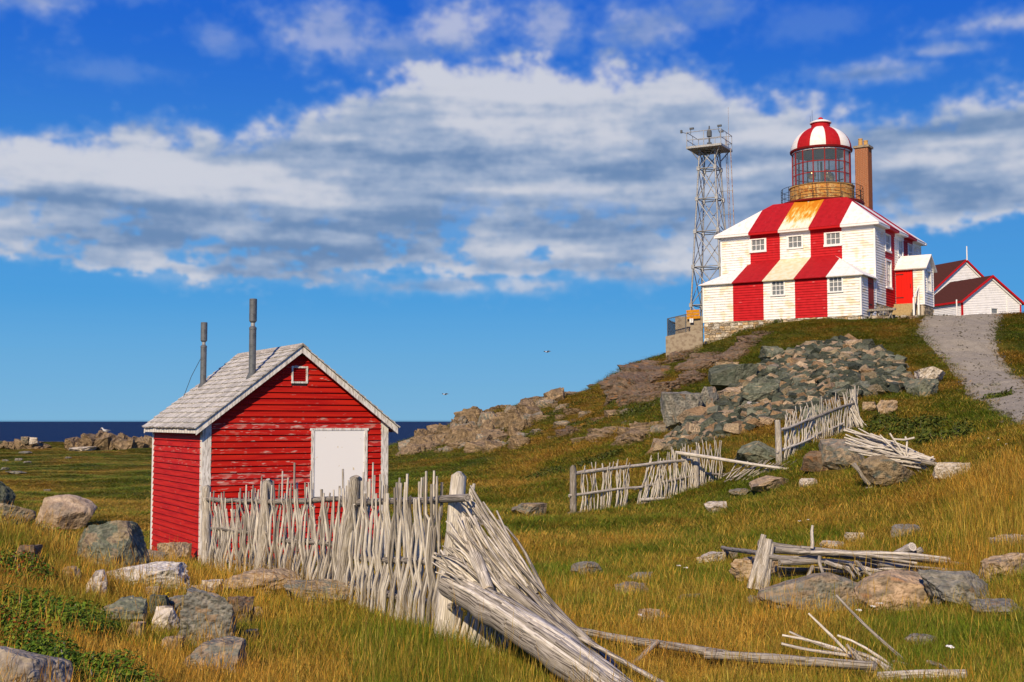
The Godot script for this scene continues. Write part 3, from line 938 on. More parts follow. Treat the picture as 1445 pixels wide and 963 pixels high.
# ---------------------------------------------------------------- the red shed
func make_shed() -> void:
	var W := 3.12
	var L := 3.2
	var H := 2.27
	var RISE := 0.775
	var at := P(287.0, 595.0, 18.9)
	at.y = -2.28
	var t := thing("red_shed", "small red clapboard shed with grey shingle roof and two stovepipes", "shed", at, deg_to_rad(29.87))
	for c in [[1.56, 1.6, 1.7]]:
		var mid: Vector3 = t.transform * Vector3(c[0], 0, -c[1])
		bare.append(Vector3(mid.x, -mid.z, c[2]))
	var step := 0.0985
	var hole := Rect2(1.77, 1.02, 0.99, 1.15)
	var vent := Rect2(1.56 - 0.14, 2.90, 0.28, 0.28)
	# gable front, each board cut round the shutter and the vent
	var k := 0
	var y := -0.30
	while y < H + 1.18:
		var y1 := y + step + 0.006
		var lo := maxf(0.11, (y - H) / RISE + 0.03)
		var hi := W - lo
		var lo1 := maxf(0.11, (y1 - H) / RISE + 0.03)
		var hi1 := W - lo1
		if hi1 - lo1 < 0.04: break
		var runs := [[lo, hi, lo1, hi1]]
		for r in [hole, vent]:
			if (y + y1) * 0.5 > r.position.y and (y + y1) * 0.5 < r.end.y:
				var cut := []
				for q in runs:
					cut.append([q[0], r.position.x, q[2], r.position.x])
					cut.append([r.end.x, q[1], r.end.x, q[3]])
				runs = cut
		for q in runs:
			if q[1] - q[0] < 0.03: continue
			var worn: Material = M.red_board
			var h := rng.randf()
			if y > 0.9 and y < 2.3: worn = M.red_board_worn if h < 0.55 else (M.red_board_bare if h < 0.72 else M.red_board)
			elif h < 0.3: worn = M.red_board_worn
			part("clapboard", board_shape(Vector3.ZERO, Vector3.RIGHT, q[0], q[1], q[2], q[3], y, y1), worn, t)
		y += step
		k += 1
	# long walls and the back
	for side in [[Vector3(0, 0, -L), Vector3(0, 0, 1), L, 0.0], [Vector3(W, 0, 0), Vector3(0, 0, -1), L, 0.0]]:
		y = -0.30
		while y < H - 0.03:
			part("clapboard", board_shape(side[0], side[1], 0.05, side[2] - 0.02, 0.05, side[2] - 0.02, y, minf(y + step + 0.006, H)), M.red_board if rng.randf() < 0.8 else M.red_board_worn, t)
			y += step
	y = -0.30
	while y < H + 1.15:
		var lo := maxf(0.1, (y - H) / RISE + 0.03)
		var lo1 := maxf(0.1, (y + step - H) / RISE + 0.03)
		if W - lo1 * 2.0 < 0.05: break
		part("clapboard", board_shape(Vector3(W, 0, -L), Vector3.LEFT, lo, W - lo, lo1, W - lo1, y, y + step + 0.006), M.red_board, t)
		y += step
	# boarding behind the clapboards
	var b := Shape.new()
	var top := H + RISE * W * 0.5 - 0.03
	for z in [-0.012, -L + 0.04]:
		b.poly([Vector3(0.01, -0.35, z), Vector3(W - 0.01, -0.35, z), Vector3(W - 0.01, H, z), Vector3(W * 0.5, top, z), Vector3(0.01, H, z)])
	b.span(Vector3(0.005, -0.35, -L + 0.01), Vector3(0.03, H, -0.014))
	b.span(Vector3(W - 0.03, -0.35, -L + 0.01), Vector3(W - 0.005, H, -0.014))
	part("sheathing", b, M.rough_board, t)
	# corner boards
	for c in [[-0.022, 0.12, 0.0, 0.026], [W - 0.105, W + 0.022, 0.0, 0.026]]:
		var s := Shape.new()
		s.span(Vector3(c[0], -0.3, c[2] + 0.001), Vector3(c[1], H + 0.02, c[3]))
		part("corner_board", s, M.trim_worn, t)
	for c in [[-0.026, -0.002, -0.085, 0.0], [-0.026, -0.002, -L - 0.02, -L + 0.075]]:
		var s := Shape.new()
		s.span(Vector3(c[0], -0.3, c[2]), Vector3(c[1], H - 0.01, c[3]))
		part("corner_board", s, M.trim_worn if c[3] >= 0.0 else M.white_plain, t)
	# white boarded-up window with its frame
	var sh := group_node("window_shutter", t)
	sh.set_meta("label", "white painted board over the window")
	var s1 := Shape.new()
	s1.span(Vector3(hole.position.x + 0.055, hole.position.y + 0.03, 0.004), Vector3(hole.end.x - 0.055, hole.end.y - 0.035, 0.026))
	part("board", s1, M.door_white, sh)
	for f in [[hole.position.x, hole.position.y, hole.position.x + 0.055, hole.end.y - 0.04], [hole.end.x - 0.055, hole.position.y, hole.end.x, hole.end.y - 0.04], [hole.position.x - 0.02, hole.end.y - 0.04, hole.end.x + 0.02, hole.end.y], [hole.position.x, hole.position.y - 0.03, hole.end.x, hole.position.y + 0.012]]:
		var s := Shape.new()
		s.span(Vector3(f[0], f[1], 0.002), Vector3(f[2], f[3], 0.034))
		part("frame", s, M.trim_worn, sh)
	# gable vent
	var vn := group_node("vent", t)
	var fr := Shape.new()
	for f in [[0.0, 0.0, 0.28, 0.03], [0.0, 0.25, 0.28, 0.28], [0.0, 0.031, 0.03, 0.249], [0.25, 0.031, 0.28, 0.249]]:
		fr.span(Vector3(vent.position.x + f[0], vent.position.y + f[1], 0.0), Vector3(vent.position.x + f[2], vent.position.y + f[3], 0.03))
	part("frame", fr, M.trim_worn, vn)
	for i in 6:
		var s := Shape.new()
		s.box(Vector3(1.56, vent.position.y + 0.052 + i * 0.036, 0.010), Vector3(0.22, 0.034, 0.008), Basis(Vector3.RIGHT, 0.6))
		part("slat", s, M.red_plain, vn)
	# roof: boards, rakes, fascia and shingles on both slopes
	var over := 0.15
	var rake := 0.13
	var n := Vector2(-RISE, 1.0).normalized()
	for side in 2:
		var mir := func(p: Vector3) -> Vector3: return p if side == 0 else Vector3(W - p.x, p.y, p.z)
		var deck := Shape.new()
		var e0 := Vector3(-over, H - over * RISE + 0.03, rake)
		var r0 := Vector3(W * 0.5, H + W * 0.5 * RISE + 0.03, rake)
		var q := [mir.call(e0), mir.call(r0), mir.call(Vector3(r0.x, r0.y, -L - rake)), mir.call(Vector3(e0.x, e0.y, -L - rake))]
		if side == 1: q.reverse()
		deck.slab(q, 0.03)
		part("roof_deck", deck, M.wood_grey, t)
		for f in [[rake - 0.02, 0.005], [-L - rake + 0.02, 0.005]]:
			var rk := Shape.new()
			var lo_p := Vector3(-over, H - over * RISE - 0.085, f[0])
			var hi_p := Vector3(W * 0.5, H + W * 0.5 * RISE - 0.085, f[0])
			var quad := [mir.call(lo_p), mir.call(hi_p), mir.call(hi_p + Vector3(0, 0.11, 0)), mir.call(lo_p + Vector3(0, 0.11, 0))]
			var dz := 0.026 if f[0] > 0.0 else -0.026
			var fr2 := []
			for p in quad: fr2.append(p + Vector3(0, 0, dz))
			if (side == 1) != (dz < 0.0): fr2.reverse()
			rk.slab(fr2, 0.026)
			part("rake_board", rk, M.trim_worn, t)
		var fa := Shape.new()
		fa.span(mir.call(Vector3(-over + 0.002, H - over * RISE - 0.06, rake - 0.03)), mir.call(Vector3(-over + 0.022, H - over * RISE + 0.0, -L - rake + 0.03)))
		part("fascia_board", fa, M.trim_worn, t)
		# shingles
		var sh3 := [Shape.new(), Shape.new(), Shape.new()]
		var along_slope := Vector3(1, RISE, 0).normalized()
		var len_slope := (r0 - e0).length()
		var exposure := 0.135
		var row := 0
		var dist := -0.03
		while dist < len_slope - 0.02:
			var z := rake + 0.03
			while z > -L - rake - 0.02:
				var wide := rng.randf_range(0.085, 0.165)
				var butt := dist + rng.randf_range(-0.010, 0.010)
				var lift := 0.027 + rng.randf_range(0.0, 0.009)
				var up := Vector3(n.x, n.y, 0)
				var a: Vector3 = e0 + along_slope * butt
				a.z = z
				var far := minf(butt + exposure + 0.05, len_slope + 0.01)
				var c2: Vector3 = e0 + along_slope * far
				var z2 := maxf(z - wide + 0.006, -L - rake - 0.03)
				var low0 := Vector3(a.x, a.y, z)
				var low1 := Vector3(a.x, a.y, z2)
				var up0 := Vector3(c2.x, c2.y, z)
				var up1 := Vector3(c2.x, c2.y, z2)
				var pts := [low0 + up * lift, up0 + up * 0.007, up1 + up * 0.007, low1 + up * lift]
				var s: Shape = sh3[rng.randi() % 3]
				var uo := Vector2(rng.randf() * 5.0, rng.randf() * 5.0)
				var m4 := []
				for p in pts: m4.append(mir.call(p))
				var base4 := []
				for p in [low0 + up * 0.002, up0 + up * 0.002, up1 + up * 0.002, low1 + up * 0.002]: base4.append(mir.call(p))
				var w2 := z - z2
				if side == 0:
					s.quad_uv(m4[0], m4[1], m4[2], m4[3], uo, uo + Vector2(0, 0.19), uo + Vector2(w2, 0.19), uo + Vector2(w2, 0))
					s.quad(base4[3], base4[0], m4[0], m4[3])
					s.quad(base4[0], base4[1], m4[1], m4[0])
					s.quad(base4[2], base4[3], m4[3], m4[2])
				else:
					s.quad_uv(m4[3], m4[2], m4[1], m4[0], uo, uo + Vector2(0, 0.19), uo + Vector2(w2, 0.19), uo + Vector2(w2, 0))
					s.quad(base4[0], base4[3], m4[3], m4[0])
					s.quad(base4[1], base4[0], m4[0], m4[1])
					s.quad(base4[3], base4[2], m4[2], m4[3])
				z -= wide
			dist += exposure
			row += 1
		for i in 3:
			var o := part("shingles", sh3[i], M["shingle_%d" % i], t)
			o.set_meta("kind", "stuff")
	# ridge boards
	for side in 2:
		var s := Shape.new()
		var sg := -1.0 if side == 0 else 1.0
		var ry := H + W * 0.5 * RISE + 0.062 + side * 0.003
		s.box(Vector3(W * 0.5 + sg * 0.048, ry - 0.036, -L * 0.5), Vector3(0.13, 0.016, L + rake * 2.0 + 0.06), Basis(Vector3(0, 0, 1), -sg * 0.659))
		part("ridge_board", s, M.wood_silver, t)
	# stovepipes
	for q in [[0.93, -0.5, 1.29, 0.058], [0.80, -2.95, 1.17, 0.055]]:
		var pipe := group_node("stovepipe", t)
		var foot := Vector3(q[0], H + q[0] * RISE + 0.02, q[1])
		var r: float = q[3]
		var hh: float = q[2]
		pipe.position = foot
		var s := Shape.new()
		s.lathe([Vector2(r, -0.12), Vector2(r, hh * 0.60), Vector2(r * 1.06, hh * 0.605), Vector2(r * 1.06, hh * 0.63), Vector2(r * 0.62, hh * 0.65)], 14)
		part("flue", s, M.stovepipe_steel, pipe)
		var nk := Shape.new()
		nk.lathe([Vector2(r * 0.6, hh * 0.645), Vector2(r * 0.6, hh * 0.70)], 12)
		part("neck", nk, M.galvanised, pipe)
		var cp := Shape.new()
		cp.lathe([Vector2(r * 0.62, hh * 0.69), Vector2(r * 1.08, hh * 0.715), Vector2(r * 1.08, hh * 0.995), Vector2(r * 0.98, hh), Vector2(r * 0.9, hh * 0.99), Vector2(0, hh * 0.93)], 14)
		part("cap", cp, M.stovepipe_steel, pipe)
		var cl := Shape.new()
		cl.lathe([Vector2(r * 2.0, -0.075), Vector2(r * 1.5, 0.02), Vector2(r * 1.08, 0.06)], 12)
		part("collar", cl, M.steel_dark, pipe)
	var wire := Shape.new()
	wire.tube([Vector3(0.80, H + 0.80 * RISE + 0.62, -2.97), Vector3(0.62, H + 0.62 * RISE + 0.35, -3.08), Vector3(0.50, H + 0.5 * RISE + 0.05, -3.16)], [0.005, 0.005, 0.005], 4)
	part("stay_wire", wire, M.iron, t)

# ---------------------------------------------------------------- wattle fences
func along_px(posts: Array, px: float) -> float:
	# depth of a straight line between fence posts, seen at a photo column
	for i in posts.size() - 1:
		if px <= posts[i + 1][0] or i == posts.size() - 2:
			var u: float = (px - posts[i][0]) / (posts[i + 1][0] - posts[i][0])
			return 1.0 / lerpf(1.0 / posts[i][1], 1.0 / posts[i + 1][1], u)
	return posts[0][1]

func make_near_fence() -> void:
	var posts := [[292.0, 17.9], [366.0, 14.5], [482.0, 11.9], [630.0, 9.05]]
	var o := gp(482.0, 11.9)
	var t := thing("wattle_fence", "grey fence of woven upright sticks standing before the red shed", "fence", o)
	# posts stand just clear of the sticks
	var run := gp(630.0, 9.05) - gp(292.0, 17.9)
	var clear := Vector3(run.x, 0, run.z).normalized().cross(Vector3.UP) * 0.12
	for q in [[291.0, 800.0, 291.0, 688.0, 17.9, 0.075, 0.068], [364.0, 830.0, 379.0, 680.0, 14.5, 0.078, 0.066], [478.0, 852.0, 507.0, 676.0, 11.9, 0.092, 0.062], [624.0, 905.0, 648.0, 672.0, 9.05, 0.12, 0.055]]:
		var inner: bool = q[4] < 15.0 and q[4] > 10.0
		var a := P(q[0] + (13.0 if inner else 0.0), q[1], along_px(posts, q[0]) if inner else q[4]) - Vector3(0, 0.25, 0) + (clear if inner else Vector3.ZERO)
		var b := P(q[2] + (13.0 if inner else 0.0), q[3], along_px(posts, q[2]) if inner else q[4]) + (clear if inner else Vector3.ZERO)
		var pts := []
		for i in 8:
			var u := i / 7.0
			pts.append(a.lerp(b, u) - o + Vector3(rng.randf_range(-1, 1), 0, rng.randf_range(-1, 1)) * 0.008)
		pts.append(b - o + (b - a).normalized() * 0.03)
		var s := Shape.new()
		var rad := []
		for i in 8: rad.append(lerpf(q[5], q[6], (i / 7.0) ** 0.7) * rng.randf_range(0.94, 1.06))
		rad.append(q[6] * 0.35)
		s.tube(pts, rad, 12, true, Vector2(rng.randf(), rng.randf()))
		part("post", s, M.wood_silver if q[4] > 10.0 else M.wood_pale, t)
	# rails
	for q in [[293.0, 370.0, 706.0, 708.0], [366.0, 500.0, 709.0, 705.0], [482.0, 660.0, 712.0, 703.0], [395.0, 490.0, 762.0, 770.0], [478.0, 640.0, 785.0, 797.0], [300.0, 380.0, 745.0, 755.0], [300.0, 390.0, 788.0, 803.0], [380.0, 500.0, 806.0, 828.0], [490.0, 640.0, 828.0, 858.0]]:
		var pts := []
		for i in 7:
			var u := i / 6.0
			var px := lerpf(q[0], q[1], u)
			pts.append(P(px, lerpf(q[2], q[3], u) + rng.randf_range(-1.5, 1.5), along_px(posts, px)) - o)
		part("rail", stick_shape(pts, 0.034, 0.028, 7, 0.1), M.wood_grey, t)
	# woven sticks
	var px := 301.0
	while px < 628.0:
		var d := along_px(posts, px)
		var base := gp(px, d)
		var next := gp(px + 3.0, along_px(posts, px + 3.0))
		var dir := (next - base)
		dir.y = 0.0
		dir = dir.normalized()
		var out := dir.cross(Vector3.UP)
		var tall := rng.randf_range(0.94, 1.2) + (0.06 if px > 520.0 else 0.0)
		if rng.randf() < 0.18: tall += rng.randf_range(0.04, 0.16)
		if px < 372.0: tall -= 0.02
		if px > 395.0 and px < 470.0 and rng.randf() < 0.15: tall *= 0.75
		var drift := bumps.get_noise_2d(px * 0.35, 7.0)
		var sway := drift * 0.06 + rng.randf_range(-0.014, 0.014)
		var flip := 1.0 if rng.randf() < 0.5 else -1.0
		var w := rng.randf_range(-0.012, 0.012)
		var lean_top := bumps.get_noise_2d(px * 0.5, 40.0) * 0.12 + rng.randf_range(-0.03, 0.03) + (-0.05 if px < 372.0 else 0.02)
		var shift := [-0.16 + rng.randf_range(-0.025, 0.025), -0.035, w + sway * 0.35, sway * 0.75, sway + lean_top * 0.75, sway + lean_top]
		var hs := [-0.06, 0.24, 0.46, 0.7, 0.95, 1.0]
		var outs := [0.0, 0.024, -0.024, 0.0, 0.024, 0.026]
		var pts := []
		for i in 6:
			var h: float = hs[i] * tall if i != 4 else minf(0.93, hs[i] * tall)
			if i == 5: h = tall
			pts.append(base - o + dir * (shift[i] as float) + Vector3.UP * h + out * (outs[i] * flip + 0.03) + Vector3(rng.randf_range(-1, 1), 0, rng.randf_range(-1, 1)) * 0.008)
		var r := rng.randf_range(0.0125, 0.0185)
		part("stick", stick_shape(pts, r * 1.12, r * 0.62, 6, 0.12), wood_light() if rng.randf() < 0.62 else M.wood_grey, t)
		px += lerpf(1.7, 3.0, clampf((px - 300.0) / 300.0, 0.0, 1.0)) * rng.randf_range(0.7, 1.25)
	# broken stubs past the last post
	for i in 13:
		var q := 640.0 + i * 6.3 + rng.randf_range(-2, 2)
		var a := gp(q, 9.0 - i * 0.02) - o
		part("stick", stick_shape([a + Vector3(-0.05, -0.05, 0), a + Vector3(0.01, 0.16, 0.01), a + Vector3(0.03, rng.randf_range(0.22, 0.36), 0.0)], 0.02, 0.012, 6, 0.1), wood_light(), t)
	for q in [[664.0, 690.0], [669.0, 683.0], [660.0, 700.0], [655.0, 705.0]]:
		var b := P(q[0], q[1], 8.95) - o
		var a := P(q[0] - 8.0, 800.0, 8.95) - o
		part("stick", stick_shape(bent(a, b, 4, 0.02), 0.022, 0.012, 6, 0.1), M.wood_pale, t)
	# the sticks of the panel that has fallen against the last post
	var f := thing("fallen_fence_panel", "collapsed wattle panel fanning down from the thick fence post", "fence", gp(720.0, 8.6))
	var fo := f.position
	for i in 74:
		var u := i / 73.0
		var a := P(lerpf(664.0, 608.0, u) + rng.randf_range(-9, 12), lerpf(684.0, 792.0, u) + rng.randf_range(-14, 14), lerpf(8.86, 8.66, u) - rng.randf_range(0.0, 0.12))
		var b := P(lerpf(812.0, 694.0, u ** 0.8) + rng.randf_range(-10, 10), lerpf(905.0, 838.0, u) + rng.randf_range(-8, 8), lerpf(8.3, 8.52, u) - rng.randf_range(0.0, 0.1))
		var s0 := a.lerp(b, rng.randf_range(0.0, 0.4) ** 1.3)
		var s1 := a.lerp(b, rng.randf_range(0.62, 1.05))
		part("stick", stick_shape(bent(s0 - fo, s1 - fo, 6, 0.035), rng.randf_range(0.005, 0.010), rng.randf_range(0.009, 0.016), 6, 0.12), wood(), f)
	for i in 16:
		var u := i / 15.0
		var a := P(lerpf(690.0, 652.0, u) + rng.randf_range(-6, 6), lerpf(760.0, 800.0, u) + rng.randf_range(-8, 8), 8.72)
		var b := P(lerpf(845.0, 770.0, u) + rng.randf_range(-10, 10), lerpf(932.0, 905.0, u) + rng.randf_range(-8, 8), 8.0)
		part("stick", stick_shape(bent(a - fo, b - fo, 6, 0.05), 0.010, 0.015, 6, 0.14), [M.wood_silver, M.wood_grey, M.wood_grey][i % 3], f)
	var ra := P(655.0, 735.0, 8.8)
	var rb := P(689.0, 832.0, 8.35)
	part("rail", stick_shape(bent(ra - fo, rb - fo, 5, 0.02), 0.05, 0.042, 9, 0.08), M.wood_silver, f)
	var disc := Shape.new()
	var ax := (rb - ra).normalized()
	disc.tube([rb - fo + ax * 0.002, rb - fo + ax * 0.008], [0.04, 0.038], 9)
	part("cut_end", disc, M.cut_wood, f)
	for q in [[700.0, 800.0, 872.0, 948.0, 0.03], [668.0, 790.0, 835.0, 930.0, 0.034]]:
		part("rail", stick_shape(bent(P(q[0], q[1], 8.7) - fo, P(q[2], q[3], 7.85) - fo, 6, 0.03), q[4], q[4] * 0.9, 8, 0.08), M.wood_grey, f)
	# the big log that leans out of the fence towards the grass
	var la := P(636.0, 826.0, 8.72)
	var lb := P(965.0, 1062.0, 6.55)
	lb.y = minf(lb.y, ground_at(lb.x, lb.z) + 0.05)
	var lg := thing("fallen_log", "thick silvery split log leaning from the fence post into the grass", "log", lb)
	var pts := []
	var rad := []
	for i in 15:
		var u := i / 14.0
		pts.append(la.lerp(lb, u) - lb + Vector3(0, 0.05 * sin(u * PI), 0) + Vector3(rng.randf_range(-1, 1), rng.randf_range(-1, 1), 0) * 0.012)
		rad.append(lerpf(0.098, 0.125, u) * rng.randf_range(0.94, 1.06))
	var ls := Shape.new()
	ls.tube(pts, rad, 20, true, Vector2(0.1, 0.3))
	part("trunk", ls, M.wood_grey, lg)
	# long ridges of split wood along its upper side
	for i in 9:
		var off := Vector3(0.5, 1.0, 0.4).normalized().rotated((lb - la).normalized(), -1.1 + i * 0.26)
		off = (off - (lb - la).normalized() * off.dot((lb - la).normalized())).normalized()
		var p2 := []
		var r2 := []
		for k in 8:
			var u := 0.03 + k / 7.0 * 0.93
			var rr: float = lerpf(0.098, 0.125, u)
			p2.append(la.lerp(lb, u) - lb + Vector3(0, 0.05 * sin(u * PI), 0) + off * (rr * 0.93) + Vector3(rng.randf_range(-1, 1), rng.randf_range(-1, 1), 0) * 0.008)
			r2.append(0.026 * sin(PI * (k + 0.7) / 8.4) * rng.randf_range(0.75, 1.2) + 0.004)
		var s := Shape.new()
		s.tube(p2, r2, 6, true, Vector2(rng.randf(), rng.randf()))
		part("splinter", s, [M.wood_silver, M.wood_grey, M.wood_pale][i % 3], lg)
	var cd := Shape.new()
	var lax := (la - lb).normalized()
	cd.tube([la - lb + lax * 0.003, la - lb + lax * 0.02], [0.095, 0.085], 18)
	part("cut_end", cd, M.cut_wood, lg)

func lying(px0: float, py0: float, px1: float, py1: float, r0: float, r1: float, lift0: float, lift1: float, m: Material, called: String, label: String, group := "", sag := 0.02) -> void:
	# a pole on the ground between two places, each end lifted off it by so much
	var a := gpix(px0, py0) + Vector3(0, lift0, 0)
	var b := gpix(px1, py1) + Vector3(0, lift1, 0)
	pole(a, b, r0, r1, m, called, label, group, sag)

func pole(a: Vector3, b: Vector3, r0: float, r1: float, m: Material, called: String, label: String, group := "", sag := 0.02) -> void:
	var o := solo(called, Shape_at(bent(Vector3.ZERO, b - a, 8, sag), r0, r1), m, label, "pole" if r0 < 0.05 else "log", group)
	o.position = a

func Shape_at(pts: Array, r0: float, r1: float) -> Shape:
	return stick_shape(pts, r0, r1, 9, 0.06)

func make_loose_wood() -> void:
	# poles in the grass past the fallen log
	lying(812.0, 912.0, 1030.0, 950.0, 0.027, 0.032, 0.12, 0.11, M.wood_grey, "grey_pole", "long grey pole lying in the grass, its end by the fallen log", "", 0.015)
	var p0 := gpix(1030.0, 950.0) + Vector3(0, 0.11, 0)
	var p1 := gpix(1236.0, 965.0) + Vector3(0, 0.10, 0)
	pole(p0 + Vector3(-0.15, 0.0, -0.02), p1, 0.034, 0.030, M.wood_grey, "grey_pole", "grey pole lying under the fan of thin sticks in the grass", "", 0.01)
	pole(P(770.0, 868.0, 8.5), gpix(935.0, 975.0) + Vector3(0, 0.03, 0), 0.016, 0.014, M.wood_silver, "thin_pole", "thin bleached pole sloping off the fallen log to the grass", "", 0.03)
	pole(P(848.0, 918.0, 8.25), gpix(950.0, 980.0) + Vector3(0, 0.03, 0), 0.017, 0.013, M.wood_silver, "thin_pole", "short thin pole under the long grey pole by the fallen log", "", 0.02)
	pole(P(928.0, 906.0, 8.6), gpix(885.0, 944.0), 0.02, 0.016, M.wood_grey, "thin_pole", "stub of branch crossing under the long grey pole", "", 0.01)
	# the fan of thin sticks at the front of the grass
	var dz := 8.0
	var fan := thing("stick_fan", "fan of thin bleached sticks sprawled in the grass at the pole's end", "sticks", gp(1225.0, dz))
	var fo := fan.position
	for q in [[1180.0, 840.0, 1302.0, 957.0, 0.017, 8.1], [1141.0, 866.0, 1232.0, 960.0, 0.016, 8.0], [1114.0, 892.0, 1272.0, 945.0, 0.018, 8.05], [1104.0, 897.0, 1260.0, 940.0, 0.017, 8.05], [1103.0, 909.0, 1240.0, 937.0, 0.02, 7.95], [1182.0, 897.0, 1300.0, 963.0, 0.015, 7.9], [1200.0, 915.0, 1262.0, 963.0, 0.024, 7.75], [1206.0, 920.0, 1252.0, 970.0, 0.022, 7.7], [1212.0, 922.0, 1275.0, 966.0, 0.026, 7.7], [1222.0, 925.0, 1285.0, 972.0, 0.02, 7.7], [1230.0, 928.0, 1296.0, 968.0, 0.022, 7.75], [1195.0, 910.0, 1240.0, 972.0, 0.018, 7.7], [1258.0, 935.0, 1302.0, 950.0, 0.03, 7.9]]:
		part("stick", stick_shape(bent(P(q[0], q[1], q[5] + 0.05) - fo, P(q[2], q[3], q[5] - 0.15) - fo, 6, 0.02), q[4] * 0.45, q[4] * 0.8, 7, 0.12), wood(), fan)
	lying(1240.0, 966.0, 1365.0, 962.0, 0.035, 0.03, 0.03, 0.03, M.wood_silver, "grey_pole", "grey pole lying past the fan of sticks, half in the grass", "", 0.01)
	lying(1310.0, 948.0, 1362.0, 962.0, 0.013, 0.011, 0.05, 0.05, M.wood_grey, "thin_pole", "thin broken stick in the grass past the fan of sticks", "", 0.02)
	# debris behind the thick fence post
	for q in [[664.0, 724.0, 716.0, 746.0, 0.05], [668.0, 734.0, 708.0, 748.0, 0.04], [662.0, 740.0, 700.0, 744.0, 0.03]]:
		lying(q[0], q[1] + 8.0, q[2], q[3] + 4.0, q[4], q[4] * 0.7, 0.16, 0.05, M.wood_grey, "broken_branch", "dark broken branch on the grass behind the thick fence post", "branches behind the fence post", 0.02)
	# the heap of old fence wood on the flat boulders
	var D := -gpix(1200.0, 838.0).z + 0.35
	var heap := "weathered logs of the heap on the boulders"
	for q in [[1071.0, 767.0, 1256.0, 792.0, 0.042, 0.0], [1085.0, 776.0, 1228.0, 789.0, 0.048, -0.15], [1083.0, 786.0, 1155.0, 787.0, 0.04, -0.25], [1100.0, 794.0, 1206.0, 796.0, 0.038, -0.28], [1130.0, 774.0, 1350.0, 799.0, 0.03, 0.0], [1228.0, 782.0, 1402.0, 803.0, 0.030, 0.0], [1240.0, 797.0, 1400.0, 809.0, 0.028, -0.25], [1180.0, 782.0, 1340.0, 796.0, 0.034, 0.2], [1150.0, 779.0, 1290.0, 799.0, 0.034, -0.05], [1095.0, 803.0, 1200.0, 801.0, 0.036, 0.05], [1100.0, 812.0, 1190.0, 806.0, 0.034, 0.1]]:
		pole(P(q[0], q[1], D + q[5] + 0.1), P(q[2], q[3], D + q[5] + 0.3), q[4] * 0.9, q[4] * 0.65, [M.wood_silver, M.wood_grey, M.wood_grey][rng.randi() % 3], "heap_log", "weathered grey log lying lengthwise in the heap on flat boulders", heap, 0.02)
	for i in 15:
		var hx := rng.randf_range(1085.0, 1230.0)
		var hy := lerpf(772.0, 800.0, rng.randf()) + (hx - 1085.0) * 0.08
		var hl := rng.randf_range(70.0, 170.0)
		var hd := D + rng.randf_range(-0.25, 0.3)
		pole(P(hx, hy, hd), P(hx + hl, hy + hl * rng.randf_range(0.02, 0.2), hd + rng.randf_range(-0.1, 0.3)), rng.randf_range(0.014, 0.026), rng.randf_range(0.010, 0.018), wood(), "heap_stick", "thin grey branch tangled among the logs of the heap", "branches tangled in the wood heap", 0.04)
	for q in [[1078.0, 755.0, 1058.0, 826.0, 0.03], [1084.0, 762.0, 1070.0, 828.0, 0.05], [1089.0, 768.0, 1080.0, 832.0, 0.034]]:
		pole(P(q[0], q[1], D - 0.1), P(q[2], q[3] + 5.0, D - 0.2), q[4], q[4] * 1.05, M.wood_silver, "leaning_post", "short grey post leaning upright at the end of the wood heap", "posts leaning on the wood heap", 0.008)
	pole(gpix(1020.0, 788.0) + Vector3(0, 0.14, 0), P(1070.0, 781.0, D + 0.5), 0.032, 0.03, M.wood_grey, "heap_log", "grey log poking out behind the leaning posts of the heap", "", 0.01)
	pole(P(1147.0, 742.0, D + 0.1), P(1146.0, 775.0, D), 0.014, 0.02, M.wood_silver, "dry_stick", "dry stick standing up out of the wood heap", "", 0.01)
	for q in [[1200.0, 797.0, 1214.0, 813.0], [1207.0, 793.0, 1230.0, 812.0], [1190.0, 800.0, 1206.0, 815.0], [1147.0, 800.0, 1134.0, 826.0], [1157.0, 786.0, 1165.0, 823.0]]:
		pole(P(q[0], q[1], D - 0.2), P(q[2], q[3], D - 0.4), 0.02, 0.014, M.wood_grey, "dry_stick", "short crooked stick hanging from the wood heap over the boulders", "sticks hanging from the wood heap", 0.02)
	pole(P(1262.0, 786.0, D + 0.8), P(1288.0, 772.0, D + 0.5), 0.05, 0.052, M.wood_silver, "log_stump", "thick short log end sticking up behind the wood heap", "", 0.005)
	pole(P(1282.0, 788.0, D + 0.7), P(1302.0, 776.0, D + 0.6), 0.036, 0.034, M.wood_grey, "log_stump", "thinner short log end behind the wood heap beside the thick one", "", 0.005)

func fence_run(t: Node3D, o: Vector3, posts: Array, clusters: Array, high: float) -> void:
	for c in clusters:
		# from column, to column, how many, lean at the top in metres, spread of the lean
		for i in c[2]:
			var px: float = lerpf(c[0], c[1], (i + rng.randf_range(0.1, 0.9)) / c[2])
			var d := along_px(posts, px)
			var base := gp(px, d)
			var nxt := gp(px + 4.0, along_px(posts, px + 4.0))
			var dir := nxt - base
			dir.y = 0.0
			dir = dir.normalized()
			var out := dir.cross(Vector3.UP)
			var tall := high * rng.randf_range(0.85, 1.12)
			var lean: float = c[3] + rng.randf_range(-1, 1) * c[4]
			var sg := 1.0 if rng.randf() < 0.5 else -1.0
			var pts := [base - o - dir * 0.04 + Vector3.DOWN * 0.05, base - o + dir * lean * 0.25 + Vector3.UP * tall * 0.3 + out * 0.04 * sg, base - o + dir * lean * 0.6 + Vector3.UP * tall * 0.65 - out * 0.03 * sg, base - o + dir * lean + Vector3.UP * tall + out * 0.04 * sg]
			part("stick", stick_shape(pts, 0.022, 0.013, 5, 0.1), wood_light(), t)

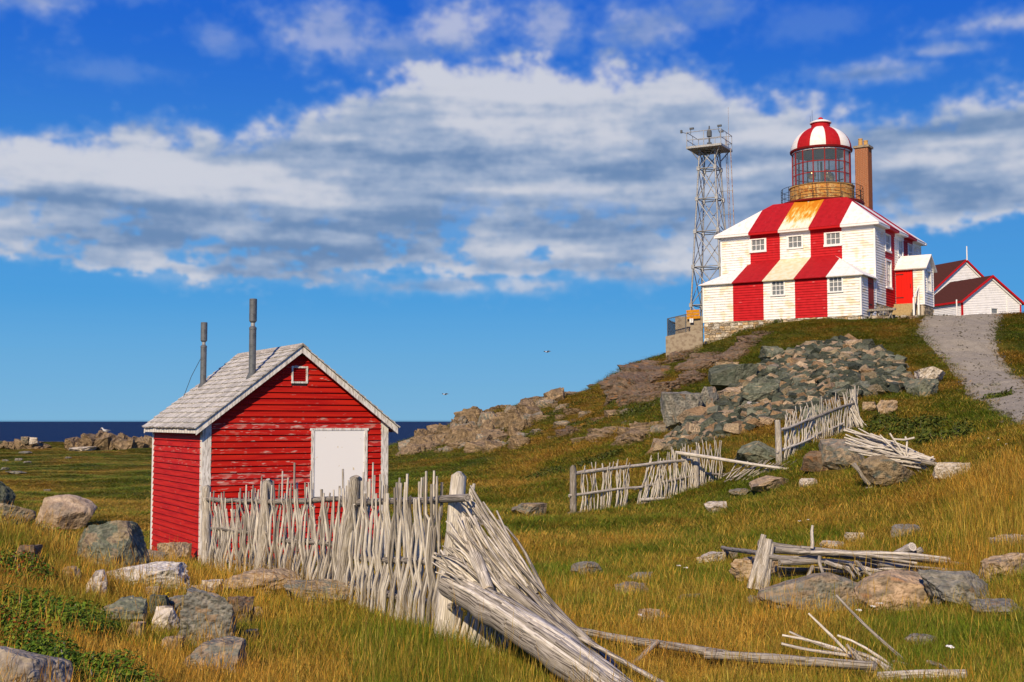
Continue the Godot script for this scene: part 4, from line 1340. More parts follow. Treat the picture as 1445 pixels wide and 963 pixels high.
func make_far_fences() -> void:
	# the first run across the meadow
	var a0 := gpix(809.0, 727.0)
	var b0 := gpix(982.0, 690.0)
	var posts := [[809.0, -a0.z], [982.0, -b0.z]]
	var t := thing("wattle_fence", "gappy run of wattle fence in the meadow with a square grey end post", "fence", a0)
	var s := Shape.new()
	s.tube([Vector3(0, -0.2, 0), Vector3(0, 0.6, 0), Vector3(0.0, 1.12, 0), Vector3(0, 1.19, 0)], [0.085, 0.082, 0.08, 0.03], 8)
	part("post", s, M.wood_grey, t)
	part("post", stick_shape([b0 - a0 - Vector3(0, 0.2, 0), b0 - a0 + Vector3(0.0, 0.6, 0), b0 - a0 + Vector3(-0.02, 1.0, 0)], 0.10, 0.09, 9, 0.05), M.wood_silver, t)
	for q in [[806.0, 669.5, 922.0, 655.0, 0.05], [912.0, 656.0, 985.0, 647.0, 0.045], [803.0, 700.0, 906.0, 688.0, 0.04], [895.0, 690.0, 985.0, 671.0, 0.04], [801.0, 726.0, 888.0, 719.0, 0.05], [903.0, 706.0, 996.0, 697.0, 0.05], [978.0, 669.0, 1034.0, 669.0, 0.04]]:
		part("rail", stick_shape(bent(P(q[0], q[1], along_px(posts, q[0])) - a0, P(q[2], q[3], along_px(posts, q[2])) - a0, 5, 0.03), q[4], q[4] * 0.8, 7, 0.08), wood(), t)
	fence_run(t, a0, posts, [[818.0, 846.0, 8, 0.0, 0.12], [848.0, 862.0, 8, 0.05, 0.06], [868.0, 886.0, 10, 0.04, 0.08], [900.0, 925.0, 11, 0.32, 0.12], [922.0, 950.0, 14, 0.0, 0.14], [950.0, 998.0, 26, -0.06, 0.12], [998.0, 1022.0, 6, 0.02, 0.06]], 1.12)
	# its broken end, a rail leaning down over a tangle of sticks
	var c0 := gpix(1050.0, 680.0)
	var f := thing("fence_wreck", "fallen end of the meadow fence with a long rail over tangled sticks", "fence", c0)
	var d0: float = -c0.z
	part("rail", stick_shape(bent(P(953.0, 639.0, d0 + 0.2) - c0, P(1146.0, 666.0, d0 - 0.1) - c0, 7, 0.04), 0.05, 0.035, 8, 0.08), M.wood_pale, f)
	for i in 30:
		var u := i / 29.0
		var px := lerpf(1020.0, 1095.0, u) + rng.randf_range(-4, 4)
		part("stick", stick_shape(bent(P(px, 678.0 + rng.randf_range(-6, 5), d0) - c0, P(px + rng.randf_range(18, 44), 652.0 + rng.randf_range(-4, 8), d0 + 0.3) - c0, 4, 0.03), 0.018, 0.012, 5, 0.1), M.wood_grey if rng.randf() < 0.6 else M.wood_silver, f)
	for i in 12:
		var px := 1080.0 + i * 5.0
		part("stick", stick_shape(bent(P(px, 679.0 + rng.randf_range(-8, 4), d0) - c0, P(px + rng.randf_range(20, 40), 664.0 + rng.randf_range(-4, 6), d0 + 0.3) - c0, 4, 0.03), 0.02, 0.014, 5, 0.1), M.wood_pale, f)
	# the second run, up the bank
	var e0 := gpix(1100.0, 657.0)
	var e1 := gpix(1206.0, 606.0)
	var up := [[1100.0, -e0.z], [1206.0, -e1.z]]
	var g := thing("wattle_fence", "upper run of wattle fence climbing the bank below the rubble", "fence", e0)
	part("post", stick_shape([Vector3(0, -0.2, 0), Vector3(-0.01, 0.6, 0), Vector3(-0.03, 1.15, 0), Vector3(-0.03, 1.2, 0)], 0.095, 0.07, 9, 0.04), M.wood_silver, g)
	part("post", stick_shape([e1 - e0 - Vector3(0, 0.2, 0), e1 - e0 + Vector3(0, 0.6, 0), e1 - e0 + Vector3(0, 1.2, 0)], 0.085, 0.075, 9, 0.04), M.wood_silver, g)
	for q in [[1102.0, 607.0, 1148.0, 590.0, 0.045], [1140.0, 594.0, 1206.0, 569.0, 0.045], [1097.0, 638.0, 1150.0, 616.0, 0.04], [1140.0, 620.0, 1190.0, 598.0, 0.04], [1120.0, 648.0, 1190.0, 620.0, 0.04]]:
		part("rail", stick_shape(bent(P(q[0], q[1], along_px(up, q[0])) - e0, P(q[2], q[3], along_px(up, q[2])) - e0, 5, 0.03), q[4], q[4] * 0.8, 7, 0.08), wood(), g)
	fence_run(g, e0, up, [[1106.0, 1124.0, 16, 0.12, 0.1], [1124.0, 1145.0, 9, 0.34, 0.1], [1143.0, 1166.0, 11, -0.25, 0.2], [1160.0, 1192.0, 16, -0.22, 0.1], [1192.0, 1212.0, 16, 0.02, 0.1]], 1.18)
	for i in 10:
		part("stick", stick_shape(bent(P(1196.0 + rng.randf_range(-6, 10), 568.0 + rng.randf_range(-8, 8), -e1.z - 0.2) - e0, P(1214.0 + rng.randf_range(-6, 12), 606.0 + rng.randf_range(-6, 8), -e1.z - 0.4) - e0, 4, 0.04), 0.018, 0.024, 5, 0.1), wood_light(), g)
	# the panel that slid down over the boulder
	var h0 := gpix(1250.0, 686.0)
	var dd: float = -h0.z
	var w := thing("fallen_fence_panel", "swathe of pale fence sticks collapsed over a boulder on the bank", "fence", h0)
	for i in 74:
		var u := rng.randf()
		var a := Vector2(1190.0, lerpf(604.0, 640.0, u)) + Vector2(rng.randf_range(-7, 22), rng.randf_range(-4, 4))
		var len := rng.randf_range(55.0, 120.0)
		var dir := Vector2(1.0, lerpf(0.42, 0.16, u) + rng.randf_range(-0.08, 0.08)).normalized()
		var at := rng.randf_range(0.0, 0.45)
		var p0 := a + dir * len * at
		var p1 := p0 + dir * len
		p1.x = minf(p1.x, 1320.0)
		part("stick", stick_shape(bent(P(p0.x, p0.y, dd + 1.1 - u * 0.6) - h0, P(p1.x, p1.y, dd + 0.7 - u * 0.5) - h0, 4, 0.05), 0.018, 0.024, 5, 0.1), wood_light(), w)
	for q in [[1256.0, 612.0, 1300.0, 668.0], [1242.0, 614.0, 1280.0, 650.0], [1278.0, 617.0, 1283.0, 648.0], [1262.0, 620.0, 1291.0, 618.0], [1285.0, 648.0, 1316.0, 670.0], [1280.0, 652.0, 1304.0, 672.0], [1270.0, 660.0, 1318.0, 645.0], [1276.0, 640.0, 1312.0, 664.0]]:
		part("stick", stick_shape(bent(P(q[0], q[1], dd + 0.5) - h0, P(q[2], q[3], dd + 0.3) - h0, 4, 0.04), 0.02, 0.022, 5, 0.08), M.wood_pale, w)
	for q in [[1204.0, 655.0, 1228.0, 684.0, 0.05], [1222.0, 690.0, 1264.0, 682.0, 0.04], [1230.0, 686.0, 1318.0, 671.0, 0.035], [1300.0, 652.0, 1354.0, 662.0, 0.05]]:
		part("rail", stick_shape(bent(P(q[0], q[1], dd + 0.1) - h0, P(q[2], q[3], dd + 0.05) - h0, 5, 0.03), q[4], q[4] * 0.8, 7, 0.1), M.wood_grey, w)

# ---------------------------------------------------------------- boulders and stones
func crag(x0: float, y0: float, x1: float, y1: float, d: float, sd: int, label: String) -> void:
	# an outcrop of upturned beds, highest a little before its middle
	var r := RandomNumberGenerator.new()
	r.seed = sd
	var o := gp((x0 + x1) * 0.5, d)
	var t := thing("rock_outcrop", label, "rock", o)
	var top := P(x0, y0, d).y - o.y
	var wide := (x1 - x0) * d / LENS
	for i in 13:
		var u := (i + 0.5) / 13.0
		var h := top * (0.42 + 0.58 * sin(PI * clampf(u * 0.9 + 0.12, 0.0, 1.0))) * r.randf_range(0.82, 1.05)
		if i == 5: h = top
		var pl := part("bed", chip_mesh(sd * 20 + i, 8, Vector3(wide * r.randf_range(0.075, 0.13), h * 0.62, wide * r.randf_range(0.12, 0.2)), CLIFF, 0.72, 2, 0.14, 2.0), M.rock_far, t)
		pl.position = Vector3(wide * (u - 0.5), h * 0.40, r.randf_range(-0.5, 0.5) * wide * 0.15)
		pl.rotation = Vector3(r.randf_range(-0.2, 0.2), r.randf_range(-0.6, 0.6), -0.35 + r.randf_range(-0.15, 0.15))
	bare.append(Vector3(o.x, d, wide * 0.45))

func make_boulders() -> void:
	# on the knoll before the shed
	stone_at(38, 702, 138, 748, [Color(0.50, 0.37, 0.24), Color(0.60, 0.47, 0.33), Color(0.44, 0.33, 0.23), Color(0.34, 0.28, 0.22)], 101, "large rounded tan boulder on the grassy knoll", {"round": true, "sub": 4, "planes": 9, "rough": 0.06, "deep": 0.7, "bury": 0.85})
	stone_at(-30, 706, 46, 746, MIXED, 102, "brown flat-topped boulder beside the large tan one", {"round": true, "sub": 4, "planes": 10, "deep": 0.8})
	stone_at(-26, 682, 20, 716, SLATE_DARK, 103, "nearly black boulder behind the brown flat-topped one", {"sub": 3, "d": 15.5})
	stone_at(106, 736, 202, 808, SLATE + [Color(0.28, 0.22, 0.15)], 104, "big grey-green boulder with cracked face near the shed wall", {"sub": 4, "planes": 14, "strata": 0.05, "deep": 0.8, "patch": 1.2})
	stone_at(226, 767, 264, 800, TAN, 105, "small orange-tan block at the foot of the shed wall", {"planes": 8})
	stone_at(196, 778, 232, 803, MIXED, 106, "small brown block behind the long white slab", {"planes": 8})
	stone_at(156, 797, 262, 832, [Color(0.62, 0.58, 0.50), Color(0.72, 0.68, 0.6), Color(0.5, 0.44, 0.34)], 107, "long white slab of rock lying before the shed", {"sub": 4, "planes": 9, "deep": 0.5, "rough": 0.05})
	stone_at(124, 808, 150, 842, PALE, 108, "small whitish upright stone at the end of the white slab", {"planes": 7})
	stone_at(148, 846, 206, 888, SLATE, 109, "grey-green angular stone half hidden in dry grass", {"planes": 9})
	stone_at(212, 842, 240, 876, SLATE_DARK, 110, "dark narrow stone beside a white one in the grass", {"planes": 7})
	stone_at(216, 858, 252, 896, PALE, 111, "white angular stone with a dark stone behind it", {"planes": 7})
	stone_at(236, 838, 272, 876, GREY, 112, "grey block wedged between white stone and tilted slab", {"planes": 8})
	stone_at(262, 842, 340, 914, GREY, 113, "broad tilted grey slab with a pointed top", {"planes": 5, "tight": 0.6, "deep": 0.6, "roll": -0.2})
	stone_at(318, 846, 354, 888, RUSSET, 114, "dark brown stone behind the broad tilted slab", {"planes": 8})
	stone_at(262, 908, 338, 955, MIXED, 115, "low brown ledge stone below the tilted slab", {"planes": 9, "deep": 1.0})
	stone_at(-40, 910, 94, 985, [Color(0.33, 0.28, 0.20), Color(0.42, 0.36, 0.27), Color(0.22, 0.19, 0.15)], 116, "wide flat boulder with lichen at the edge of the green shrubs", {"round": true, "sub": 4, "planes": 11, "deep": 0.9})
	stone_at(318, 808, 420, 842, TAN, 117, "low tan ledge along the foot of the wattle fence", {"sub": 4, "planes": 12, "deep": 0.6})
	stone_at(410, 822, 500, 858, MIXED, 118, "second flat ledge at the fence foot, browner and lower", {"planes": 12, "deep": 0.6})
	stone_at(268, 826, 300, 850, TAN, 119, "small tan stone between the fence corner post and the slab", {"planes": 8})
	stone_at(18, 770, 52, 800, RUSSET, 120, "small reddish stone among the shrubs of the knoll", {"planes": 8})
	var knoll := "small stones strewn over the knoll"
	for q in [[300, 862, 322, 880], [180, 880, 204, 898], [286, 820, 312, 838], [140, 858, 158, 872], [340, 890, 362, 906], [228, 900, 258, 922], [300, 930, 330, 950], [92, 800, 112, 816], [206, 826, 224, 842], [352, 856, 372, 872], [262, 884, 282, 900]]:
		stone_at(q[0], q[1], q[2], q[3] + 4, [TAN, GREY, PALE, MIXED][q[0] % 4], 200 + q[0], "fist-sized angular stone strewn in the dry grass of the knoll", {"planes": 6, "called": "loose_stone", "category": "stone", "group": knoll})
	# under and about the heap of wood
	stone_at(1034, 790, 1096, 826, TAN, 131, "tan boulder under the leaning posts of the wood heap", {"planes": 10})
	stone_at(1080, 806, 1240, 866, MIXED, 132, "wide flat brown boulder under the wood heap", {"round": true, "sub": 4, "planes": 12, "deep": 0.5})
	stone_at(1212, 808, 1334, 864, [Color(0.50, 0.34, 0.20), Color(0.55, 0.40, 0.26), Color(0.30, 0.24, 0.17), Color(0.44, 0.24, 0.12)], 133, "orange-tan rounded boulder beside the wood heap", {"round": true, "sub": 4, "planes": 11, "deep": 0.6})
	stone_at(1308, 810, 1392, 860, GREY, 134, "grey boulder with a sharp corner past the wood heap", {"sub": 4, "planes": 9, "deep": 0.7})
	stone_at(1150, 795, 1300, 828, GREY, 135, "flat grey boulder the heap of logs rests on", {"round": true, "planes": 11, "deep": 0.7})
	stone_at(1390, 782, 1450, 822, TAN, 136, "tan half-sunk boulder in the grass beyond the log ends", {"planes": 10})
	stone_at(1405, 757, 1470, 774, PALE, 137, "low pale boulder in tall grass above the tan one", {"planes": 10})
	stone_at(1250, 738, 1298, 762, GREY, 138, "rounded grey stone alone in the grass behind the heap", {"round": true, "planes": 10})
	stone_at(1158, 763, 1190, 778, PALE, 139, "cream stone right behind the wood heap", {"planes": 8})
	stone_at(1194, 752, 1216, 766, PALE, 140, "small cream stone a step behind the heap", {"planes": 8})
	stone_at(985, 781, 1022, 798, PALE, 141, "flat pale stone by the tip of the log that pokes out", {"planes": 8})
	stone_at(1020, 776, 1040, 793, MIXED, 142, "brown stone under the log that pokes out", {"planes": 8})
	stone_at(1050, 838, 1080, 856, GREY, 143, "small grey dome of stone below the leaning posts", {"round": true, "planes": 12})
	stone_at(1375, 850, 1445, 870, GREY, 144, "low grey stone below the sharp-cornered boulder", {"planes": 10})
	# scattered over the meadow
	var n := 150
	for q in [[724, 711, 772, 730, MIXED, "long low stone in the meadow behind the thick fence post"], [672, 764, 716, 790, TAN, "tan stone in dry grass beside the fallen fence panel"], [640, 805, 716, 822, PALE, "pale flat stone tucked behind the fallen fence panel"], [808, 794, 852, 814, GREY, "grey dome-shaped stone in the dry meadow"], [868, 824, 912, 842, MIXED, "flat brown stone in the dry meadow near the grey dome"], [903, 860, 944, 882, TAN, "sunken tan stone close by the long grey pole"], [995, 709, 1024, 724, PALE, "small pale rounded stone before the gappy fence"], [888, 808, 920, 822, GREY, "small grey stone above the flat brown one"], [960, 838, 990, 850, GREY, "barely showing stone in the grass before the wood heap"], [1060, 672, 1112, 694, TAN, "brown low stone before the fallen end of the fence"], [1130, 676, 1152, 690, PALE, "pale stone with splinters of wood below the upper fence"], [1030, 690, 1060, 700, MIXED, "little brown stone before the fallen end of the fence"], [1280, 896, 1320, 910, GREY, "small grey stone in the grass above the stick fan"]]:
		stone_at(q[0], q[1], q[2], q[3], q[4], n, q[5], {"planes": 11, "called": "field_stone"})
		n += 1
	# about the far fences
	stone_at(1040, 625, 1096, 664, SLATE, 171, "dark green boulder behind the fallen end of the fence", {"planes": 9, "d": 33.0})
	stone_at(1134, 638, 1180, 668, RUSSET, 172, "russet boulder at the foot of the upper fence", {"planes": 9})
	stone_at(1164, 622, 1216, 664, MIXED, 173, "split brown boulder under the end of the upper fence", {"planes": 9})
	stone_at(1216, 642, 1292, 688, [Color(0.25, 0.2, 0.12), Color(0.34, 0.26, 0.16), Color(0.12, 0.15, 0.13)], 174, "big mottled boulder under the collapsed fence sticks", {"round": true, "sub": 4, "planes": 11})
	stone_at(1320, 654, 1362, 678, PALE, 175, "pale boulder past the tips of the collapsed sticks", {"planes": 9})
	stone_at(1294, 517, 1332, 542, PALE, 176, "cream boulder split in two beside the gravel road", {"planes": 8})
	stone_at(1282, 536, 1322, 562, SLATE, 177, "slate-grey boulder below the cream one by the road", {"planes": 8})
	stone_at(1248, 528, 1272, 542, SLATE, 178, "flat slate stone in the grass between rubble and road", {"planes": 8})
	# stones in the turf of the left-hand meadow and its sea edge
	var edge := "stones lying about the seaward meadow"
	for q in [[12, 664, 36, 670], [22, 646, 32, 651], [2, 659, 12, 664], [62, 690, 70, 695], [34, 650, 44, 654], [4, 648, 12, 652], [28, 636, 44, 641], [92, 644, 100, 648]]:
		stone_at(q[0], q[1] + 1.0, q[2], q[3], GREY, n, "small pale stone lying in the seaward meadow", {"planes": 9, "sub": 2, "called": "field_stone", "group": edge})
		n += 1
	crag(104, 611, 200, 642, 100.0, 190, "humped brown rock outcrop with a gull on it above the sea")
	crag(168, 616, 240, 643, 102.0, 191, "lower brown outcrop joined to the gull's rock behind the shed")
	stone_at(100, 631, 132, 642, PALE, 192, "pale slab at the foot of the gull's rock", {"d": 98.0, "planes": 10})
	crag(4, 620, 66, 642, 100.0, 193, "small rocky rise topped by two perched stones")
	stone_at(30, 617, 40, 624, MIXED, 194, "brown stone perched on the small rocky rise", {"d": 99.0, "planes": 9, "bury": 0.3})
	stone_at(43, 618, 53, 626, PALE, 195, "white stone perched on the small rocky rise", {"d": 99.0, "planes": 7, "bury": 0.3})
	stone_at(-20, 623, 8, 640, SLATE_DARK, 196, "dark rock at the meadow's edge before the sea", {"d": 100.0, "planes": 12})
	stone_at(560, 624, 600, 640, CLIFF, 197, "brown rock where the headland meets the sea", {"d": 84.0, "planes": 13, "rough": 0.12})

# ---------------------------------------------------------------- the lighthouse
func siding(s: Shape, o: Vector3, ax: Vector3, a0: float, a1: float, y0: float, y1: float, holes: Array, step := 0.15) -> void:
	var y := y0
	while y < y1 - 0.01:
		var yt := minf(y + step, y1)
		var runs := [[a0, a1]]
		for r: Rect2 in holes:
			if (y + yt) * 0.5 > r.position.y and (y + yt) * 0.5 < r.end.y:
				var cut := []
				for q in runs:
					if r.end.x <= q[0] or r.position.x >= q[1]:
						cut.append(q)
						continue
					if r.position.x > q[0] + 0.01: cut.append([q[0], r.position.x])
					if r.end.x < q[1] - 0.01: cut.append([r.end.x, q[1]])
				runs = cut
		for q in runs:
			add_board(s, o, ax, q[0], q[1], q[0], q[1], y, yt + 0.004, 0.038, 0.002)
		y += step

func striped(t: Node3D, o: Vector3, ax: Vector3, width: float, y0: float, y1: float, holes: Array, count := 5) -> void:
	for i in count:
		var s := Shape.new()
		siding(s, o, ax, width * i / count, width * (i + 1) / count, y0, y1, holes)
		part("white_siding" if i % 2 == 0 else "red_siding", s, M.siding_white if i % 2 == 0 else M.siding_red, t)

func add_window(t: Node3D, o: Vector3, ax: Vector3, ac: float, yc: float, w: float, h: float, cols: int, rows: int, casing := 0.1, frame_mat: Material = null) -> Rect2:
	var out := ax.cross(Vector3.UP)
	var g := group_node("window", t)
	var fm: Material = frame_mat if frame_mat else M.white_plain
	var turn := Basis(ax, Vector3.UP, out)
	var at := func(a: float, y: float, q: float) -> Vector3: return o + ax * a + Vector3.UP * y + out * q
	var fr := Shape.new()
	for b in [[-w * 0.5 - casing, -h * 0.5, -w * 0.5, h * 0.5], [w * 0.5, -h * 0.5, w * 0.5 + casing, h * 0.5], [-w * 0.5 - casing, h * 0.5, w * 0.5 + casing, h * 0.5 + casing]]:
		fr.box(at.call(ac + (b[0] + b[2]) * 0.5, yc + (b[1] + b[3]) * 0.5, -0.01), Vector3(b[2] - b[0], b[3] - b[1], 0.12), turn)
	part("frame", fr, fm, g)
	var sl := Shape.new()
	sl.box(at.call(ac, yc - h * 0.5 - casing * 0.5, 0.01), Vector3(w + casing * 2.0 + 0.04, casing, 0.17), turn)
	part("sill", sl, fm, g)
	var mu := Shape.new()
	for i in range(0, cols + 1):
		mu.box(at.call(ac - w * 0.5 + w * i / cols, yc, -0.02), Vector3(0.035, h, 0.03), turn)
	for i in range(0, rows + 1):
		mu.box(at.call(ac, yc - h * 0.5 + h * i / rows, -0.021), Vector3(w, 0.033, 0.03), turn)
	part("muntin", mu, fm, g)
	for i in cols:
		for j in rows:
			var s := Shape.new()
			s.box(at.call(ac - w * 0.5 + w * (i + 0.5) / cols, yc - h * 0.5 + h * (j + 0.5) / rows, -0.025), Vector3(w / cols - 0.03, h / rows - 0.03, 0.006), turn)
			part("pane", s, M.glass, g)
	return Rect2(ac - w * 0.5 - 0.03, yc - h * 0.5 - 0.04, w + 0.06, h + 0.08)

func clip(points: Array, axis: int, limit: float, keep_above: bool) -> Array:
	var out := []
	for i in points.size():
		var a: Vector3 = points[i]
		var b: Vector3 = points[(i + 1) % points.size()]
		var ia := a[axis] >= limit if keep_above else a[axis] <= limit
		var ib := b[axis] >= limit if keep_above else b[axis] <= limit
		if ia: out.append(a)
		if ia != ib: out.append(a.lerp(b, (limit - a[axis]) / (b[axis] - a[axis])))
	return out

func roof_bands(t: Node3D, called: String, points: Array, axis: int, cuts: Array, mats: Array) -> void:
	for i in mats.size():
		var p := points
		if i > 0: p = clip(p, axis, cuts[i - 1], true)
		if i < cuts.size(): p = clip(p, axis, cuts[i], false)
		if p.size() < 3: continue
		var s := Shape.new()
		var m: Material = mats[i]
		if m == M.roof_rusty:
			# the stained sheet: v runs from the top of the slope down
			var lo := 1e9
			var hi := -1e9
			for q in p:
				lo = minf(lo, q.y)
				hi = maxf(hi, q.y)
			for k in range(1, p.size() - 1):
				var uv := []
				for q in [p[0], p[k], p[k + 1]]:
					uv.append(Vector2((q[axis] - cuts[i - 1]) / (cuts[i] - cuts[i - 1]), 0.01 + 0.98 * (hi - q.y) / (hi - lo)))
				s.tri(p[0], p[k], p[k + 1], uv[0], uv[1], uv[2])
			var back := p.duplicate()
			back.reverse()
			for k in back.size(): back[k] = back[k] - Vector3(0, 0.05, 0)
			s.poly(back)
		else:
			s.slab(p, 0.05)
		part(called, s, m, t)

func stone_wall(t: Node3D, o: Vector3, ax: Vector3, a0: float, a1: float, y0: float, y1: float, cols: Array) -> void:
	var back := Shape.new()
	var out := ax.cross(Vector3.UP)
	var turn := Basis(ax, Vector3.UP, out)
	back.box(o + ax * (a0 + a1) * 0.5 + Vector3.UP * (y0 + y1) * 0.5 - out * 0.12, Vector3(a1 - a0, y1 - y0, 0.2), turn)
	part("mortar_bed", back, M.mortar, t)
	var s := Shape.new()
	var y := y0
	while y < y1 - 0.05:
		var rh := minf(rng.randf_range(0.10, 0.19), y1 - y)
		var a := a0
		while a < a1 - 0.05:
			var w := minf(rng.randf_range(0.14, 0.42), a1 - a)
			s.color = cols[rng.randi() % cols.size()] * rng.randf_range(0.8, 1.15)
			var mid := o + ax * (a + w * 0.5) + Vector3.UP * (y + rh * 0.5) + out * rng.randf_range(-0.03, 0.015)
			s.box(mid, Vector3(w - 0.025, rh - 0.022, 0.14), turn * Basis.from_euler(Vector3(rng.randf_range(-0.1, 0.1), rng.randf_range(-0.1, 0.1), rng.randf_range(-0.09, 0.09))))
			a += w
		y += rh
	var st := part("foundation_stones", s, M.rock_far, t)
	st.set_meta("kind", "stuff")

func make_lighthouse() -> void:
	var at := Vector3(20.94, 5.9, -69.0)
	var t := thing("lighthouse", "square wooden lighthouse in red and white stripes with a round lantern on its roof", "lighthouse", at, deg_to_rad(-33.5))
	for c in [[-2.4, -0.5, 4.2], [-7.1, -0.5, 4.2], [-2.4, -7.0, 4.2], [-7.1, -7.0, 4.2], [0.9, -5.0, 1.5], [0.6, -3.2, 1.0]]:
		var mid: Vector3 = t.transform * Vector3(c[0], 0, c[1])
		bare.append(Vector3(mid.x, -mid.z, c[2]))
	var W := 9.5
	var B := 9.8
	var E := 2.75
	var front := Vector3(-W, 0, 0)
	var right := Vector3(0, 0, 0)
	var efront := Vector3(-W, 0, E)
	# main block
	var hf := [add_window(t, front, Vector3.RIGHT, W - 7.1, 4.84, 0.82, 0.66, 3, 2, 0.13), add_window(t, front, Vector3.RIGHT, W - 4.76, 4.84, 0.82, 0.66, 3, 2, 0.1), add_window(t, front, Vector3.RIGHT, W - 2.43, 4.84, 0.82, 0.66, 3, 2, 0.13)]
	striped(t, front, Vector3.RIGHT, W, 2.2, 5.42, hf)
	var dz := Vector3(0, 0, -1)
	var hs := [add_window(t, right, dz, 2.55, 4.72, 0.95, 0.95, 3, 2, 0.11), add_window(t, right, dz, 5.2, 4.72, 0.95, 0.95, 3, 2, 0.11), add_window(t, right, dz, 7.4, 4.72, 0.95, 0.95, 3, 2, 0.11), add_window(t, right, dz, 2.6, 2.83, 0.95, 1.55, 3, 4, 0.11)]
	striped(t, right, dz, B, 0.9, 5.42, hs)
	striped(t, Vector3(0, 0, -B), Vector3.LEFT, W, 0.9, 5.42, [])
	striped(t, Vector3(-W, 0, -B), Vector3(0, 0, 1), B, 0.9, 5.42, [])
	# front range under the lean-to roof
	var he := [add_window(t, efront, Vector3.RIGHT, W - 4.82, 1.81, 0.72, 0.80, 3, 3, 0.075), add_window(t, efront, Vector3.RIGHT, W - 1.42, 1.81, 0.72, 0.80, 3, 3, 0.075)]
	striped(t, efront, Vector3.RIGHT, W, 0.0, 2.28, he)
	var sd := Rect2(1.27, 0.36, 1.08, 1.9)
	var er := Shape.new()
	siding(er, Vector3(0, 0, E), dz, 0.0, E, 0.0, 2.28, [sd])
	part("white_siding", er, M.siding_white, t)
	var el := Shape.new()
	siding(el, Vector3(-W, 0, 0), Vector3(0, 0, 1), 0.0, E, 0.0, 2.28, [])
	part("white_siding", el, M.siding_white, t)
	# its plank side door
	var dr := group_node("side_door", t)
	dr.set_meta("label", "dark red plank door")
	for i in 6:
		var s := Shape.new()
		var a := sd.position.x + i * 0.18
		s.span(Vector3(-0.03, 0.36, E - a - 0.172), Vector3(0.02 + 0.004 * (i % 2), 2.24, E - a))
		part("plank", s, M.maroon, dr)
	for y in [0.7, 1.9]:
		var s := Shape.new()
		s.span(Vector3(0.026, y, E - 1.95), Vector3(0.038, y + 0.05, E - 1.35))
		part("hinge", s, M.iron, dr)
	# corner boards
	for c in [[-W, E], [0.0, E]]:
		var s := Shape.new()
		s.span(Vector3(c[0] - 0.045, 0.0, c[1] - 0.1), Vector3(c[0] + 0.045, 2.28, c[1] + 0.04))
		part("corner_board", s, M.white_plain, t)
	for c in [[-W, 0.0], [0.0, 0.0], [0.0, -B], [-W, -B]]:
		var s := Shape.new()
		s.span(Vector3(c[0] - 0.05, 0.9, c[1] - 0.09), Vector3(c[0] + 0.05, 5.40, c[1] + 0.05))
		part("corner_board", s, M.white_plain, t)
	# lean-to roof
	var c5 := [-W * 0.8, -W * 0.6, -W * 0.4, -W * 0.2]
	var ov := 0.22
	var ey := 2.26
	var ry := 3.84
	var inset := 2.35
	roof_bands(t, "lower_roof", [Vector3(-W - ov, ey, E + ov), Vector3(ov, ey, E + ov), Vector3(-inset, ry, 0.03), Vector3(-W + inset, ry, 0.03)], 0, c5, [M.roof_white, M.roof_red, M.roof_cream, M.roof_red, M.roof_white])
	var hip := Shape.new()
	hip.slab([Vector3(ov, ey, E + ov), Vector3(ov, ey, 0.0), Vector3(0.0, ey + 0.18, 0.03), Vector3(-inset, ry, 0.03)], 0.05)
	part("lower_roof", hip, M.roof_white, t)
	hip = Shape.new()
	hip.slab([Vector3(-W - ov, ey, 0.0), Vector3(-W - ov, ey, E + ov), Vector3(-W + inset, ry, 0.03), Vector3(-W, ey + 0.18, 0.03)], 0.05)
	part("lower_roof", hip, M.roof_white, t)
	# frieze and cornice, striped like the walls
	for side in 4:
		var o: Vector3 = [front, right, Vector3(0, 0, -B), Vector3(-W, 0, -B)][side]
		var ax: Vector3 = [Vector3.RIGHT, dz, Vector3.LEFT, Vector3(0, 0, 1)][side]
		var width: float = W if side % 2 == 0 else B
		var out := ax.cross(Vector3.UP)
		var turn := Basis(ax, Vector3.UP, out)
		for i in 5:
			var a := width * i / 5.0
			var b := width * (i + 1) / 5.0
			if i == 0: a -= 0.36
			if i == 4: b += 0.36
			var m: Material = M.white_plain if i % 2 == 0 else M.red_plain
			var s := Shape.new()
			var cut := 0.34 if side % 2 == 1 else 0.0
			var a2 := a + (cut if i == 0 else 0.0)
			var b2 := b - (cut if i == 4 else 0.0)
			s.box(o + ax * (a2 + b2) * 0.5 + Vector3.UP * 5.50 + out * 0.16, Vector3(b2 - a2, 0.13, 0.36), turn)
			part("cornice", s, m, t)
			s = Shape.new()
			var a3 := maxf(a, 0.0)
			var b3 := minf(b, width)
			s.box(o + ax * (a3 + b3) * 0.5 + Vector3.UP * 5.33 + out * 0.035, Vector3(b3 - a3, 0.20, 0.05), turn)
			part("frieze", s, m, t)
	# main roof, four slopes cut off under the lantern gallery
	var cx := -W * 0.5
	var cz := -B * 0.5
	var q := 2.35
	var ro := 0.36
	var y0 := 5.57
	var y1 := 7.72
	var z5 := [-B * 0.8, -B * 0.6, -B * 0.4, -B * 0.2]
	var rw: Material = M.roof_white
	var rr: Material = M.roof_red
	roof_bands(t, "roof", [Vector3(-W - ro, y0, ro), Vector3(ro, y0, ro), Vector3(cx + q, y1, cz + q), Vector3(cx - q, y1, cz + q)], 0, c5, [rw, rr, M.roof_rusty, rr, rw])
	roof_bands(t, "roof", [Vector3(ro, y0, ro), Vector3(ro, y0, -B - ro), Vector3(cx + q, y1, cz - q), Vector3(cx + q, y1, cz + q)], 2, z5, [rw, rr, rw, rr, rw])
	roof_bands(t, "roof", [Vector3(ro, y0, -B - ro), Vector3(-W - ro, y0, -B - ro), Vector3(cx - q, y1, cz - q), Vector3(cx + q, y1, cz - q)], 0, c5, [rw, rr, rw, rr, rw])
